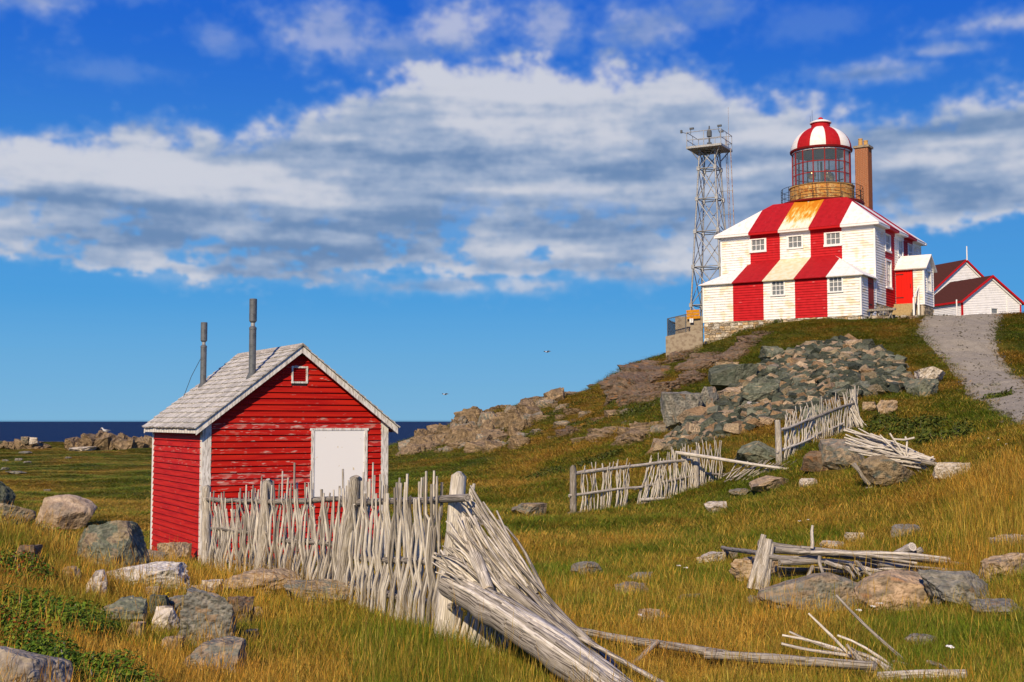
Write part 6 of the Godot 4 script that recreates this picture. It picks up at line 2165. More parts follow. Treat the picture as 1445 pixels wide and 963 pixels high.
func make_outbuilding(called: String, label: String, apex: Vector3, half: float, ev: float, len: float, base: float, details: bool) -> void:
	var turn := deg_to_rad(19.3)
	var t := thing(called, label, "building", Vector3(apex.x, base, apex.z), turn)
	var mid: Vector3 = t.transform * Vector3(0, 0, -len * 0.5)
	bare.append(Vector3(mid.x, -mid.z, half + 0.6))
	var E := ev - base
	var A := apex.y - base
	var sl := (A - E) / half
	var hw := half - 0.22
	var H := E + 0.22 * sl - 0.05
	var holes := []
	if details: holes = [add_window(t, Vector3(-hw, 0, 0), Vector3.RIGHT, hw + 0.25, 1.05, 0.62, 0.75, 1, 2, 0.06)]
	var s := Shape.new()
	siding(s, Vector3(-hw, 0, 0), Vector3.RIGHT, 0.0, hw * 2.0, -0.6, H, holes, 0.14)
	var y := H
	while y < A - 0.2:
		var lo := (y - H) / sl
		var lo1 := (y + 0.14 - H) / sl
		if hw - lo1 < 0.02: break
		add_board(s, Vector3(-hw, 0, 0), Vector3.RIGHT, lo, hw * 2.0 - lo, lo1, hw * 2.0 - lo1, y, y + 0.144, 0.026, 0.002)
		y += 0.14
	part("gable_siding", s, M.siding_clean, t)
	for q in [[Vector3(-hw, 0, -len), Vector3(0, 0, 1)], [Vector3(hw, 0, 0), Vector3(0, 0, -1)]]:
		s = Shape.new()
		siding(s, q[0], q[1], 0.0, len, -0.6, H, [], 0.14)
		part("side_siding", s, M.siding_clean, t)
	s = Shape.new()
	s.poly([Vector3(hw, -0.6, -len), Vector3(-hw, -0.6, -len), Vector3(-hw, H, -len), Vector3(0, A - 0.12, -len), Vector3(hw, H, -len)])
	part("back_wall", s, M.siding_clean, t)
	for k in [-1.0, 1.0]:
		s = Shape.new()
		s.span(Vector3(k * hw - 0.07, -0.6, -0.08), Vector3(k * hw + 0.05, H, 0.05))
		part("corner_board", s, M.red_plain, t)
		var p := [Vector3(k * half, E, 0.22), Vector3(0, A, 0.22), Vector3(0, A, -len - 0.2), Vector3(k * half, E, -len - 0.2)]
		if k > 0: p.reverse()
		s = Shape.new()
		s.slab(p, 0.06)
		part("roof", s, M.brown_shingle, t)
		var r := [Vector3(k * (half + 0.02), E - 0.17, 0.26), Vector3(0, A - 0.15, 0.26), Vector3(0, A + 0.03, 0.26), Vector3(k * (half + 0.02), E + 0.02, 0.26)]
		if k > 0: r.reverse()
		s = Shape.new()
		s.slab(r, 0.05)
		part("rake_board", s, M.red_plain, t)
		s = Shape.new()
		s.span(Vector3(k * (half - 0.03), E - 0.14, -len - 0.2), Vector3(k * (half + 0.03), E + 0.01, 0.2))
		part("fascia_board", s, M.red_plain, t)
		s = Shape.new()
		var b := [Vector3(k * (half - 0.2), E - 0.16, 0.12), Vector3(0, A - 0.30, 0.12), Vector3(0, A - 0.14, 0.12), Vector3(k * (half - 0.2), E - 0.0, 0.12)]
		if k > 0: b.reverse()
		s.slab(b, 0.06)
		part("soffit_board", s, M.white_plain, t)
	if details:
		s = Shape.new()
		s.box(Vector3(-hw * 0.42, 0.75, 0.12), Vector3(0.3, 0.45, 0.2))
		part("meter_box", s, M.galvanised, t)
		s = Shape.new()
		s.tube([Vector3(-hw - 0.25, -0.4, -0.35), Vector3(-hw - 0.25, E + 0.15, -0.35)], [0.06, 0.06], 6)
		part("downpipe", s, M.white_plain, t)
		s = Shape.new()
		s.box(Vector3(hw * 0.55, 0.35, 0.35), Vector3(1.1, 0.5, 0.4))
		part("fuel_box", s, M.steel_dark, t)
		s = Shape.new()
		s.span(Vector3(hw * 0.52, 0.0, 0.03), Vector3(hw * 0.56, E + 0.6, 0.07))
		part("cable_cover", s, M.white_plain, t)
	else:
		s = Shape.new()
		s.tube([Vector3(0, A - 0.1, 0.3), Vector3(0, A + 1.15, 0.3)], [0.06, 0.05], 6)
		part("finial_post", s, M.white_plain, t)

func make_birds() -> void:
	# a gull standing on the outcrop
	var at := P(148.5, 613.0, 100.5)
	var g := thing("seagull", "white gull with grey wings standing on top of the sea rock", "gull", at, 0.4)
	var s := Shape.new()
	s.tube([Vector3(0.34, 0.30, 0), Vector3(0.22, 0.29, 0), Vector3(0.02, 0.28, 0), Vector3(-0.14, 0.33, 0), Vector3(-0.21, 0.42, 0), Vector3(-0.25, 0.49, 0), Vector3(-0.31, 0.50, 0), Vector3(-0.35, 0.49, 0)], [0.015, 0.06, 0.115, 0.10, 0.06, 0.055, 0.05, 0.01], 9)
	part("body", s, M.bird_white, g)
	for k in [-1, 1]:
		s = Shape.new()
		s.tube([Vector3(-0.1, 0.36, 0.08 * k), Vector3(0.1, 0.33, 0.105 * k), Vector3(0.4, 0.31, 0.03 * k)], [0.03, 0.05, 0.01], 6)
		part("wing", s, M.bird_grey, g)
		s = Shape.new()
		s.tube([Vector3(0.0, 0.2, 0.04 * k), Vector3(0.0, -0.02, 0.04 * k), Vector3(-0.06, -0.02, 0.04 * k)], [0.012, 0.01, 0.012], 5)
		part("leg", s, M.bird_beak, g)
	s = Shape.new()
	s.tube([Vector3(-0.34, 0.495, 0), Vector3(-0.43, 0.475, 0)], [0.018, 0.004], 5)
	part("beak", s, M.bird_beak, g)
	for q in [[772.0, 497.0, "gull gliding high over the rocky headland"], [628.0, 557.0, "gull gliding low over the sea past the headland"]]:
		var b := thing("flying_seagull", q[2], "gull", P(q[0], q[1], 140.0), 0.7)
		s = Shape.new()
		s.tube([Vector3(-0.28, 0, 0), Vector3(-0.12, 0.02, 0), Vector3(0.1, 0, 0), Vector3(0.3, 0, 0)], [0.02, 0.07, 0.07, 0.02], 7)
		part("body", s, M.bird_white, b)
		for k in [-1, 1]:
			s = Shape.new()
			var w := [Vector3(-0.1, 0.03, 0.05 * k), Vector3(-0.16, 0.16, 0.35 * k), Vector3(0.06, 0.06, 0.68 * k), Vector3(0.1, 0.02, 0.05 * k)]
			if k < 0: w.reverse()
			s.slab(w, 0.012)
			part("wing", s, M.bird_grey, b)

# ---------------------------------------------------------------- rocks of the hillside
func outcrop(x0: float, y0: float, x1: float, y1: float, cols: Array, sd: int, label: String, thick := 0.45, turn := 0.0) -> void:
	# a slab of bedrock lying along the slope
	var xc := (x0 + x1) * 0.5
	var a := gpix(xc, y1, 30.0)
	var b := gpix(xc, y0, 30.0)
	var along_slope := (b - a)
	var len := minf(along_slope.length(), (x1 - x0) * 70.0 / LENS * 2.2)
	var mid := (a + b) * 0.5
	var wide: float = (x1 - x0) * -mid.z / LENS
	along_slope = along_slope.normalized()
	var side := along_slope.cross(Vector3.UP).normalized()
	var up := side.cross(along_slope)
	# the bed splits into plates that dip together
	var t := thing("bedrock_slab", label, "rock", mid)
	var r := RandomNumberGenerator.new()
	r.seed = sd
	var frame := Basis(side, up, -along_slope)
	for i in 7:
		var u := (i + 0.5) / 7.0 - 0.5
		var pl := part("plate", chip_mesh(sd * 10 + i, 9, Vector3(wide * r.randf_range(0.26, 0.40), thick * r.randf_range(0.55, 0.85), len * r.randf_range(0.16, 0.24)), cols, 0.78, 3, 0.14, 2.2), M.rock_far, t)
		pl.transform = Transform3D(frame * Basis(Vector3.UP, 0.75 + r.randf_range(-0.2, 0.2)) * Basis(Vector3.RIGHT, r.randf_range(-0.25, 0.1)), frame * Vector3(wide * (u * 0.5 + r.randf_range(-0.08, 0.08)), -thick * 0.3, -len * (u * 0.75 + r.randf_range(-0.06, 0.06))))
	bare.append(Vector3(mid.x, -mid.z, wide * 0.42))

func make_hillside() -> void:
	var n := 500
	for q in [[872, 510, 968, 566, RUSSET, "big rust-brown bedrock slab in the slope below the concrete wall", 1.0, 0.3], [836, 534, 890, 566, RUSSET, "brown bedrock slab under the skyline of the slope", 0.5, 0.4], [940, 494, 1002, 516, RUSSET, "bedrock ledge just under the concrete wall", 0.6, 0.5], [1000, 472, 1062, 506, CLIFF, "streaky bedrock below the stone foundation", 0.4, 0.4], [1045, 466, 1100, 492, RUSSET, "small bedrock ribs near the foundation's middle", 0.35, 0.5], [905, 538, 960, 566, RUSSET, "narrow bedrock slab below the rust-brown one", 0.5, 0.3], [878, 600, 930, 628, CLIFF, "tan slab at the bottom of the slope beside the rubble", 0.45, 0.3], [842, 602, 880, 622, CLIFF, "small tan slab at the bottom of the slope", 0.35, 0.3], [790, 600, 822, 624, RUSSET, "brown slab in the grass at the slope's foot", 0.3, 0.5], [955, 520, 1000, 548, RUSSET, "bedrock slab between grass and rubble", 0.4, 0.4], [886, 540, 940, 574, RUSSET, "lowest rust-brown bedrock slab of the slope", 0.6, 0.3], [972, 498, 1024, 524, RUSSET, "bedrock rib leading up to the foundation", 0.5, 0.5], [1020, 484, 1068, 512, RUSSET, "grassy bedrock rib above the rubble's top", 0.4, 0.5], [806, 552, 850, 580, RUSSET, "rust-brown slab low on the slope near the spur", 0.5, 0.4]]:
		outcrop(q[0], q[1], q[2], q[3], q[4], n, q[5], q[6], q[7])
		n += 1
	# the skyline of the slope
	for q in [[782, 552, 842, 574, "long ledge on the skyline, lower on the slope"], [736, 558, 800, 584, "jagged ledge on the skyline of the rocky spur"], [690, 572, 760, 604, "broad block on the crest of the rocky spur"], [648, 584, 714, 616, "sloping block on the crest of the rocky spur"], [604, 602, 668, 634, "large cracked block at the seaward end of the spur"], [576, 616, 630, 640, "last big block of the spur before the sea"]]:
		outcrop(q[0], q[1], q[2], q[3] + 4, CLIFF, n, q[4], 0.9, 0.3)
		n += 1
	# broken rock of the spur
	var spur := PackedVector2Array([Vector2(570, 634), Vector2(604, 618), Vector2(650, 598), Vector2(700, 578), Vector2(770, 562), Vector2(812, 556), Vector2(800, 580), Vector2(760, 590), Vector2(735, 612), Vector2(745, 630), Vector2(700, 640), Vector2(620, 640)])
	var shapes := []
	for i in 8: shapes.append(chip_mesh(900 + i, 9, Vector3(0.52, 0.5, 0.46), CLIFF if i % 3 else MIXED, 0.68, 2, 0.16, 2.0))
	var made := 0
	while made < 170:
		var p := Vector2(rng.randf_range(568, 815), rng.randf_range(552, 642))
		if not Geometry2D.is_point_in_polygon(p, spur): continue
		if p.x > 690 and rng.randf() < 0.45: continue
		var at := gpix(p.x, p.y, 40.0)
		if at.z < -82.0: continue
		var o := solo("spur_rock", shapes[made % 8], M.rock_far, "angular tan rock among the broken rocks of the headland's spur", "rock", "broken rocks of the spur")
		var sc := (0.28 + rng.randf() ** 2.2) * 1.15
		o.transform = Transform3D(Basis.from_euler(Vector3(rng.randf_range(-0.5, 0.5), rng.randf() * TAU, rng.randf_range(-0.5, 0.5))).scaled(Vector3(sc * rng.randf_range(0.8, 1.3), sc * rng.randf_range(0.8, 1.2), sc)), at + Vector3(0, -0.10 * sc, 0))
		bare.append(Vector3(at.x, -at.z, 0.4 * sc))
		made += 1
	# a few stones showing in the turf of the slope
	var turf_stones := "stones showing in the turf of the slope"
	for i in 36:
		var p := Vector2(rng.randf_range(740, 1010), rng.randf_range(560, 625))
		if p.y < 700.0 - p.x * 0.13 + 0.0 and p.x < 860.0 and p.y < 575.0: continue
		var at := gpix(p.x, p.y, 40.0)
		if at.z < -78.0 or in_rubble(at.x, at.z): continue
		var o := solo("turf_stone", shapes[i % 8], M.rock_far, "weathered tan stone half sunk in the turf of the slope", "stone", turf_stones)
		var sc := rng.randf_range(0.3, 0.9)
		o.transform = Transform3D(Basis.from_euler(Vector3(0, rng.randf() * TAU, rng.randf_range(-0.3, 0.3))).scaled(Vector3(sc * 1.2, sc * 0.6, sc)), at)

func make_rubble() -> void:
	var green := []
	var tan := []
	var dark := []
	for i in 6:
		green.append(chip_mesh(700 + i, 5, Vector3(0.46, 0.36, 0.42), SLATE))
		dark.append(chip_mesh(720 + i, 5, Vector3(0.46, 0.34, 0.42), SLATE_DARK))
		tan.append(chip_mesh(740 + i, 5, Vector3(0.46, 0.38, 0.42), TAN if i % 2 else PALE))
	# the blocks that stand out
	for q in [[1004, 516, 1062, 552, SLATE_DARK, "great dark slate block at the top of the rubble slope"], [1046, 542, 1096, 578, SLATE, "great grey-green slate block in the middle of the rubble"], [986, 548, 1014, 586, GREY, "upright grey block at the rubble's edge"], [936, 552, 988, 606, GREY, "long tilted slab at the lower edge of the rubble"], [1010, 512, 1040, 530, TAN, "tan-topped block crowning the rubble"], [1016, 548, 1050, 568, TAN, "tan block beside the great slate block"], [1074, 490, 1104, 512, SLATE, "slate block at the upper edge of the rubble"], [1160, 490, 1182, 506, TAN, "rounded tan boulder on the upper edge of the rubble"], [1194, 480, 1216, 497, TAN, "tan stone with a slate under it at the rubble's top"], [1134, 574, 1166, 602, SLATE, "pale green block behind the upper fence"], [1236, 566, 1262, 584, TAN, "tan stone at the foot of the rubble beside the fence end"], [1218, 568, 1238, 582, TAN, "small tan stone just past the upper fence end"], [1078, 566, 1098, 578, TAN, "flat orange stone below the great slate block"]]:
		stone_at(q[0], q[1], q[2], q[3], q[4], 600 + int(q[0]), q[5], {"sub": 3, "planes": 8, "rough": 0.05, "strata": 0.04, "called": "rubble_block"})
	var xs := []
	for r in RUBBLE: xs.append((r[0] - 722.5) / LENS * r[1])
	var x0: float = xs.min()
	var x1: float = xs.max()
	var made := 0
	var places := []
	while made < 290:
		var x := rng.randf_range(x0, x1)
		var z := -rng.randf_range(40.0, 58.0)
		if not in_rubble(x, z): continue
		var kind := rng.randf() ** 0.9
		var px := 722.5 + LENS * x / -z
		var big := 0.40 + 0.55 * clampf((1130.0 - px) / 180.0, 0.0, 1.0)
		var sc := (0.24 + rng.randf() ** 2.5 * 0.95) * big
		var shape: Mesh = dark[made % 6] if kind < 0.45 else (green[made % 6] if kind < 0.78 else tan[made % 6])
		var label: String = "dark slate stone in the rubble slope below the lighthouse" if kind < 0.45 else ("grey-green stone in the rubble slope below the lighthouse" if kind < 0.78 else "tan stone in the rubble slope below the lighthouse")
		var o := solo("rubble_stone", shape, M.rock_far, label, "stone", "stones of the rubble slope")
		var at := Vector3(x, ground_at(x, z) + 0.26 * sc, z)
		o.transform = Transform3D(Basis.from_euler(Vector3(rng.randf_range(-0.9, 0.9), rng.randf() * TAU, rng.randf_range(-0.9, 0.9))).scaled(Vector3(sc * rng.randf_range(0.7, 1.5), sc * rng.randf_range(0.6, 1.1), sc * rng.randf_range(0.7, 1.2))), at)
		made += 1
	# the small stuff between them
	var grey_stone := chip_mesh(790, 5, Vector3(0.46, 0.34, 0.42), [Color(1, 1, 1), Color(0.8, 0.8, 0.8)])
	var buf := PackedFloat32Array()
	var count := 0
	while count < 8000:
		var x := rng.randf_range(x0 - 0.6, x1 + 0.6)
		var z := -rng.randf_range(39.6, 58.5)
		if not in_rubble(x, z, 0.04): continue
		var sc := 0.10 + rng.randf() ** 2.2 * 0.44
		var b := Basis.from_euler(Vector3(rng.randf_range(-1.3, 1.3), rng.randf() * TAU, rng.randf_range(-1.3, 1.3))).scaled(Vector3(sc * 1.25, sc * 0.85, sc))
		var k := rng.randf()
		var c: Color = SLATE_DARK[rng.randi() % 3] if k < 0.38 else (SLATE[rng.randi() % 4] if k < 0.75 else TAN[rng.randi() % 3])
		push(buf, b, Vector3(x, ground_at(x, z) + sc * rng.randf_range(0.1, 0.5), z), c * rng.randf_range(0.8, 1.25))
		count += 1
	scatter("rubble", grey_stone, M.rock_far, buf, "small broken slate filling the rubble slope below the lighthouse", "rubble")

# ---------------------------------------------------------------- road and sea
func make_road() -> void:
	var s := Shape.new()
	var rows := []
	for i in ROAD.size() - 1:
		var n := int(ceil((Vector2(ROAD[i][0], ROAD[i][1]) - Vector2(ROAD[i + 1][0], ROAD[i + 1][1])).length() / 0.35))
		for k in n:
			var t := float(k) / n
			var p0: Array = ROAD[maxi(i - 1, 0)]
			var p3: Array = ROAD[mini(i + 2, ROAD.size() - 1)]
			var x := cubic(p0[0], ROAD[i][0], ROAD[i + 1][0], p3[0], t)
			var d := cubic(p0[1], ROAD[i][1], ROAD[i + 1][1], p3[1], t)
			rows.append([Vector2(x, d), lerpf(ROAD[i][2], ROAD[i + 1][2], t)])
	var pts := []
	for i in rows.size():
		var p: Vector2 = rows[i][0]
		var dir: Vector2 = (rows[mini(i + 1, rows.size() - 1)][0] - rows[maxi(i - 1, 0)][0]).normalized()
		var side := Vector2(-dir.y, dir.x)
		var line := []
		for k in 13:
			var w: float = rows[i][1] + 0.12
			var e := (k / 6.0 - 1.0)
			var wob := bumps.get_noise_2d(p.x * 9.0 + k * 0.3, p.y * 9.0) * 0.25 if k == 0 or k == 12 else 0.0
			var q := p + side * (w * e + wob)
			line.append(Vector3(q.x, ground_at(q.x, -q.y) + (0.05 - 0.07 * absf(e) ** 6.0), -q.y))
		pts.append(line)
	for i in pts.size() - 1:
		for k in 12:
			var a: Vector3 = pts[i][k]
			var b: Vector3 = pts[i][k + 1]
			var c: Vector3 = pts[i + 1][k + 1]
			var d: Vector3 = pts[i + 1][k]
			if (b - a).cross(c - a).y > 0.0: s.quad(a, b, c, d)
			else: s.quad(a, d, c, b)
	setting("gravel_road", s, M.gravel)
	var pebble := chip_mesh(810, 5, Vector3(0.5, 0.35, 0.42), [Color(1, 1, 1), Color(0.85, 0.85, 0.85)])
	var buf := PackedFloat32Array()
	for i in 4500:
		var row: Array = pts[rng.randi() % pts.size()]
		var e := rng.randf()
		if rng.randf() < 0.6: e = [rng.randf_range(-0.02, 0.14), rng.randf_range(0.43, 0.57), rng.randf_range(0.86, 1.02)][rng.randi() % 3]
		var q: Vector3 = row[0].lerp(row[12], e)
		var at := Vector3(q.x + rng.randfn() * 0.1, 0, q.z + rng.randfn() * 0.1)
		at.y = ground_at(at.x, at.z) + 0.045
		var sc := 0.018 + rng.randf() ** 4.0 * 0.075
		push(buf, Basis.from_euler(Vector3(rng.randf(), rng.randf() * 6.0, rng.randf())).scaled(Vector3.ONE * sc), at, [Color(0.36, 0.32, 0.25), Color(0.28, 0.25, 0.19), Color(0.38, 0.34, 0.26), Color(0.25, 0.23, 0.18)][rng.randi() % 4])
	scatter("gravel", pebble, M.rock_far, buf, "loose gravel along the edges and middle of the road", "gravel")
	for q in [[1376, 540, 1386, 546], [1398, 540, 1410, 547], [1388, 546, 1398, 551], [1400, 549, 1412, 554], [1434, 548, 1443, 552]]:
		stone_at(q[0], q[1], q[2], q[3], GREY, 800 + int(q[0]), "flat stone lying on the gravel road", {"planes": 9, "sub": 2, "called": "road_stone", "category": "stone", "group": "stones on the gravel road"})

func make_sea() -> void:
	var s := Shape.new()
	var r := 45000.0
	s.quad(Vector3(-r, -14, 300), Vector3(r, -14, 300), Vector3(r, -14, -r), Vector3(-r, -14, -r))
	setting("sea", s, M.sea)

# ---------------------------------------------------------------- grass
var cells := {}
func index_bare() -> void:
	for b: Vector3 in bare:
		var n := int(ceil(b.z / 2.0)) + 1
		for i in range(-n, n + 1):
			for j in range(-n, n + 1):
				var key := Vector2i(int(floor(b.x / 2.0)) + i, int(floor(b.y / 2.0)) + j)
				if not cells.has(key): cells[key] = []
				cells[key].append(b)

func is_bare(x: float, z: float) -> bool:
	for b: Vector3 in cells.get(Vector2i(int(floor(x / 2.0)), int(floor(-z / 2.0))), []):
		if (x - b.x) ** 2 + (-z - b.y) ** 2 < b.z * b.z: return true
	return false

func push(buf: PackedFloat32Array, b: Basis, o: Vector3, c: Color) -> void:
	buf.append_array([b.x.x, b.y.x, b.z.x, o.x, b.x.y, b.y.y, b.z.y, o.y, b.x.z, b.y.z, b.z.z, o.z, c.r, c.g, c.b, 1.0])

func scatter(called: String, mesh: Mesh, m: Material, buf: PackedFloat32Array, label: String, category: String) -> void:
	var mm := MultiMesh.new()
	mm.transform_format = MultiMesh.TRANSFORM_3D
	mm.use_colors = true
	mm.mesh = mesh
	mm.instance_count = buf.size() / 16
	mm.buffer = buf
	var o := MultiMeshInstance3D.new()
	o.name = called
	o.multimesh = mm
	o.material_override = m
	add_child(o)
	o.set_meta("kind", "stuff")
	tag(o, label, category)

func tuft(sd: int, blades: int, radius: float, h0: float, h1: float, wide: float, bend: float, heads: bool) -> ArrayMesh:
	var r := RandomNumberGenerator.new()
	r.seed = sd
	var s := Shape.new()
	for i in blades:
		var a := r.randf() * TAU
		var rad := sqrt(r.randf()) * radius
		var p := Vector3(cos(a) * rad, -0.02, sin(a) * rad)
		var h := r.randf_range(h0, h1)
		var dir := Vector3(cos(a) + r.randfn() * 0.7, 0, sin(a) + r.randfn() * 0.7).normalized()
		var lean := dir * h * r.randf_range(0.1, bend)
		var face := dir.cross(Vector3.UP).rotated(Vector3.UP, r.randf_range(-0.8, 0.8)) * wide * r.randf_range(0.6, 1.2)
		var k := r.randf_range(0.65, 1.3)
		s.color = Color(k * r.randf_range(0.72, 1.25), k * r.randf_range(0.85, 1.12), k * r.randf_range(0.6, 1.2))
		var mid := p + Vector3.UP * h * 0.55 + lean * 0.3
		var tip := p + Vector3.UP * h + lean
		if heads:
			face *= 0.35
			s.quad(p - face, p + face, mid + face * 0.8, mid - face * 0.8)
			s.quad(mid - face * 0.8, mid + face * 0.8, tip + face * 0.5, tip - face * 0.5)
			var up := (tip - mid).normalized()
			s.color = Color(k * 1.15, k * 0.95, k * 0.8)
			s.tri(tip - up * h * 0.16, tip + face * 2.0 - up * h * 0.06, tip + up * 0.05)
			s.tri(tip - up * h * 0.16, tip + up * 0.05, tip - face * 2.0 - up * h * 0.06)
		else:
			s.quad(p - face * 0.8, p + face * 0.8, mid + face * 0.7, mid - face * 0.7)
			s.tri(mid - face * 0.7, mid + face * 0.7, tip)
	return s.mesh()

func make_grass() -> void:
	index_bare()
	var kinds := [tuft(1, 28, 0.12, 0.035, 0.085, 0.0024, 1.2, false), tuft(2, 20, 0.11, 0.05, 0.125, 0.0023, 1.1, false), tuft(3, 8, 0.11, 0.08, 0.18, 0.0032, 0.8, true), tuft(4, 36, 0.13, 0.015, 0.05, 0.0030, 1.4, false)]
	var bufs := [PackedFloat32Array(), PackedFloat32Array(), PackedFloat32Array(), PackedFloat32Array()]
	var edges := [4.0, 6.0, 8.0, 10.0, 13.0, 17.0, 22.0, 29.0, 38.0, 50.0, 65.0, 85.0, 114.0]
	for e in edges.size() - 1:
		var d0: float = edges[e]
		var d1: float = edges[e + 1]
		var dm := (d0 + d1) * 0.5
		var s := clampf(pow(dm / 8.5, 0.8), 0.85, 6.0)
		var area := (d1 * d1 - d0 * d0) * 0.5 * 1.04 + (d1 - d0) * 5.0
		var count := int(area * 600.0 / (s * s))
		for i in count:
			var d := sqrt(lerpf(d0 * d0, d1 * d1, rng.randf()))
			var x := (d * 0.52 + 2.5) * rng.randf_range(-1.0, 1.0)
			var z := -d
			if d > 27.0 and road_at(x, z) < 0.05 + bumps.get_noise_2d(x * 8.0, z * 8.0) * 0.35: continue
			if is_bare(x, z): continue
			if d > 39.0 and d < 59.0 and in_rubble(x, z) and rng.randf() < 0.96: continue
			var y := ground_at(x, z)
			if y < -4.0: continue
			var k := dryness(x, z)
			var px := 722.5 + LENS * x / d
			# bare rock of the spur carries little grass
			if d > 62.0 and d < 84.0 and px > 560.0 and px < 760.0 and rng.randf() < 0.1: continue
			var c: Color
			var which := 0
			var q := rng.randf()
			if q < 0.05 + 0.20 * k: which = 2
			elif q < 0.55: which = 1
			elif q < 0.75: which = 3
			if which == 2:
				c = DRY.lerp(STRAW, rng.randf()) if rng.randf() < 0.35 + 0.6 * k else GREEN.lerp(STRAW, rng.randf())
				if d > 40.0 and px < 700.0 and rng.randf() < 0.6: continue
			elif rng.randf() < k * 0.85: c = DRY.lerp(BROWN, rng.randf()).lerp(STRAW, rng.randf() * 0.3)
			else: c = LUSH.lerp(GREEN, rng.randf())
			c = c.lerp(turf_color(x, z), 0.3) * (rng.randf_range(0.7, 1.6) if rng.randf() < 0.9 else 0.45)
			var low := 1.0
			if px < 560.0 and d > 24.0: low = 0.6
			if d > 55.0: low *= 0.8
			if px > 520.0 and px < 760.0 and d < 9.4: low = 1.7
			if px > 1330.0 and px < 1500.0 and d > 12.0 and d < 22.0: low = 1.7
			var hgt := low * minf(s, 1.35) * rng.randf_range(0.7, 1.25)
			if which == 2 and d < 15.0 and rng.randf() < 0.14: hgt *= rng.randf_range(1.4, 2.2)
			var b := Basis(Vector3.UP, rng.randf() * TAU).scaled(Vector3(s, hgt, s))
			push(bufs[which], b, Vector3(x, y, z), c)
	var names := ["meadow_grass", "long_grass", "seeding_grass", "short_grass"]
	var labels := ["green and russet meadow grass covering the headland", "longer bent grass blades spread through the meadow", "dry straw-coloured grass stalks with seed heads", "short dense turf grass low on the ground"]
	for i in 4: scatter(names[i], kinds[i], M.grass_blade, bufs[i], labels[i], "grass")

func shrub(px: float, py: float, wide: float, deep: float, high: float, cols: Array, leaves: int, leaf: float, label: String, group := "") -> void:
	var at := gpix(px, py)
	var t := thing("low_shrub", label, "shrub", at, 0.0, group)
	bare.append(Vector3(at.x, -at.z, minf(wide, deep) * 0.42))
	var s := Shape.new()
	var lumps := []
	for i in 9: lumps.append(Vector3(rng.randf_range(-0.75, 0.75), rng.randf_range(0.55, 1.0), rng.randf_range(-0.75, 0.75)))
	for i in leaves:
		var l: Vector3 = lumps[rng.randi() % 9]
		var dir := Vector3(rng.randfn(), absf(rng.randfn()) * 0.9, rng.randfn()).normalized()
		var rr := rng.randf() ** 0.4
		var p := Vector3((l.x + dir.x * 0.42 * rr) * wide * 0.5, 0, (l.z + dir.z * 0.42 * rr) * deep * 0.5)
		var g := ground_at(at.x + p.x, at.z + p.z) - at.y
		p.y = g + high * l.y * clampf(dir.y * rr + 0.1, 0.0, 1.0) * 0.95
		var n := (dir + Vector3(rng.randfn(), rng.randfn() + 0.6, rng.randfn()) * 0.5).normalized()
		var u := n.cross(Vector3(rng.randfn(), rng.randfn(), rng.randfn())).normalized() * leaf * rng.randf_range(0.6, 1.3)
		var v := n.cross(u).normalized() * leaf * 0.5 * rng.randf_range(0.6, 1.2)
		var c: Color = cols[rng.randi() % cols.size()] * rng.randf_range(0.7, 1.3)
		s.color = c
		s.tri(p - u, p + v, p + u)
		s.tri(p - u, p + u, p - v)
	part("foliage", s, M.leaf, t)
	var st := Shape.new()
	for i in 10:
		var l: Vector3 = lumps[i % 9]
		var q := Vector3(l.x * wide * 0.4, 0, l.z * deep * 0.4)
		q.y = ground_at(at.x + q.x, at.z + q.z) - at.y
		st.tube([q + Vector3(-l.x * wide * 0.1, -0.03, -l.z * deep * 0.1), q + Vector3(0, high * 0.6, 0)], [0.008, 0.004], 4, false)
	part("stems", st, M.wood_grey, t)

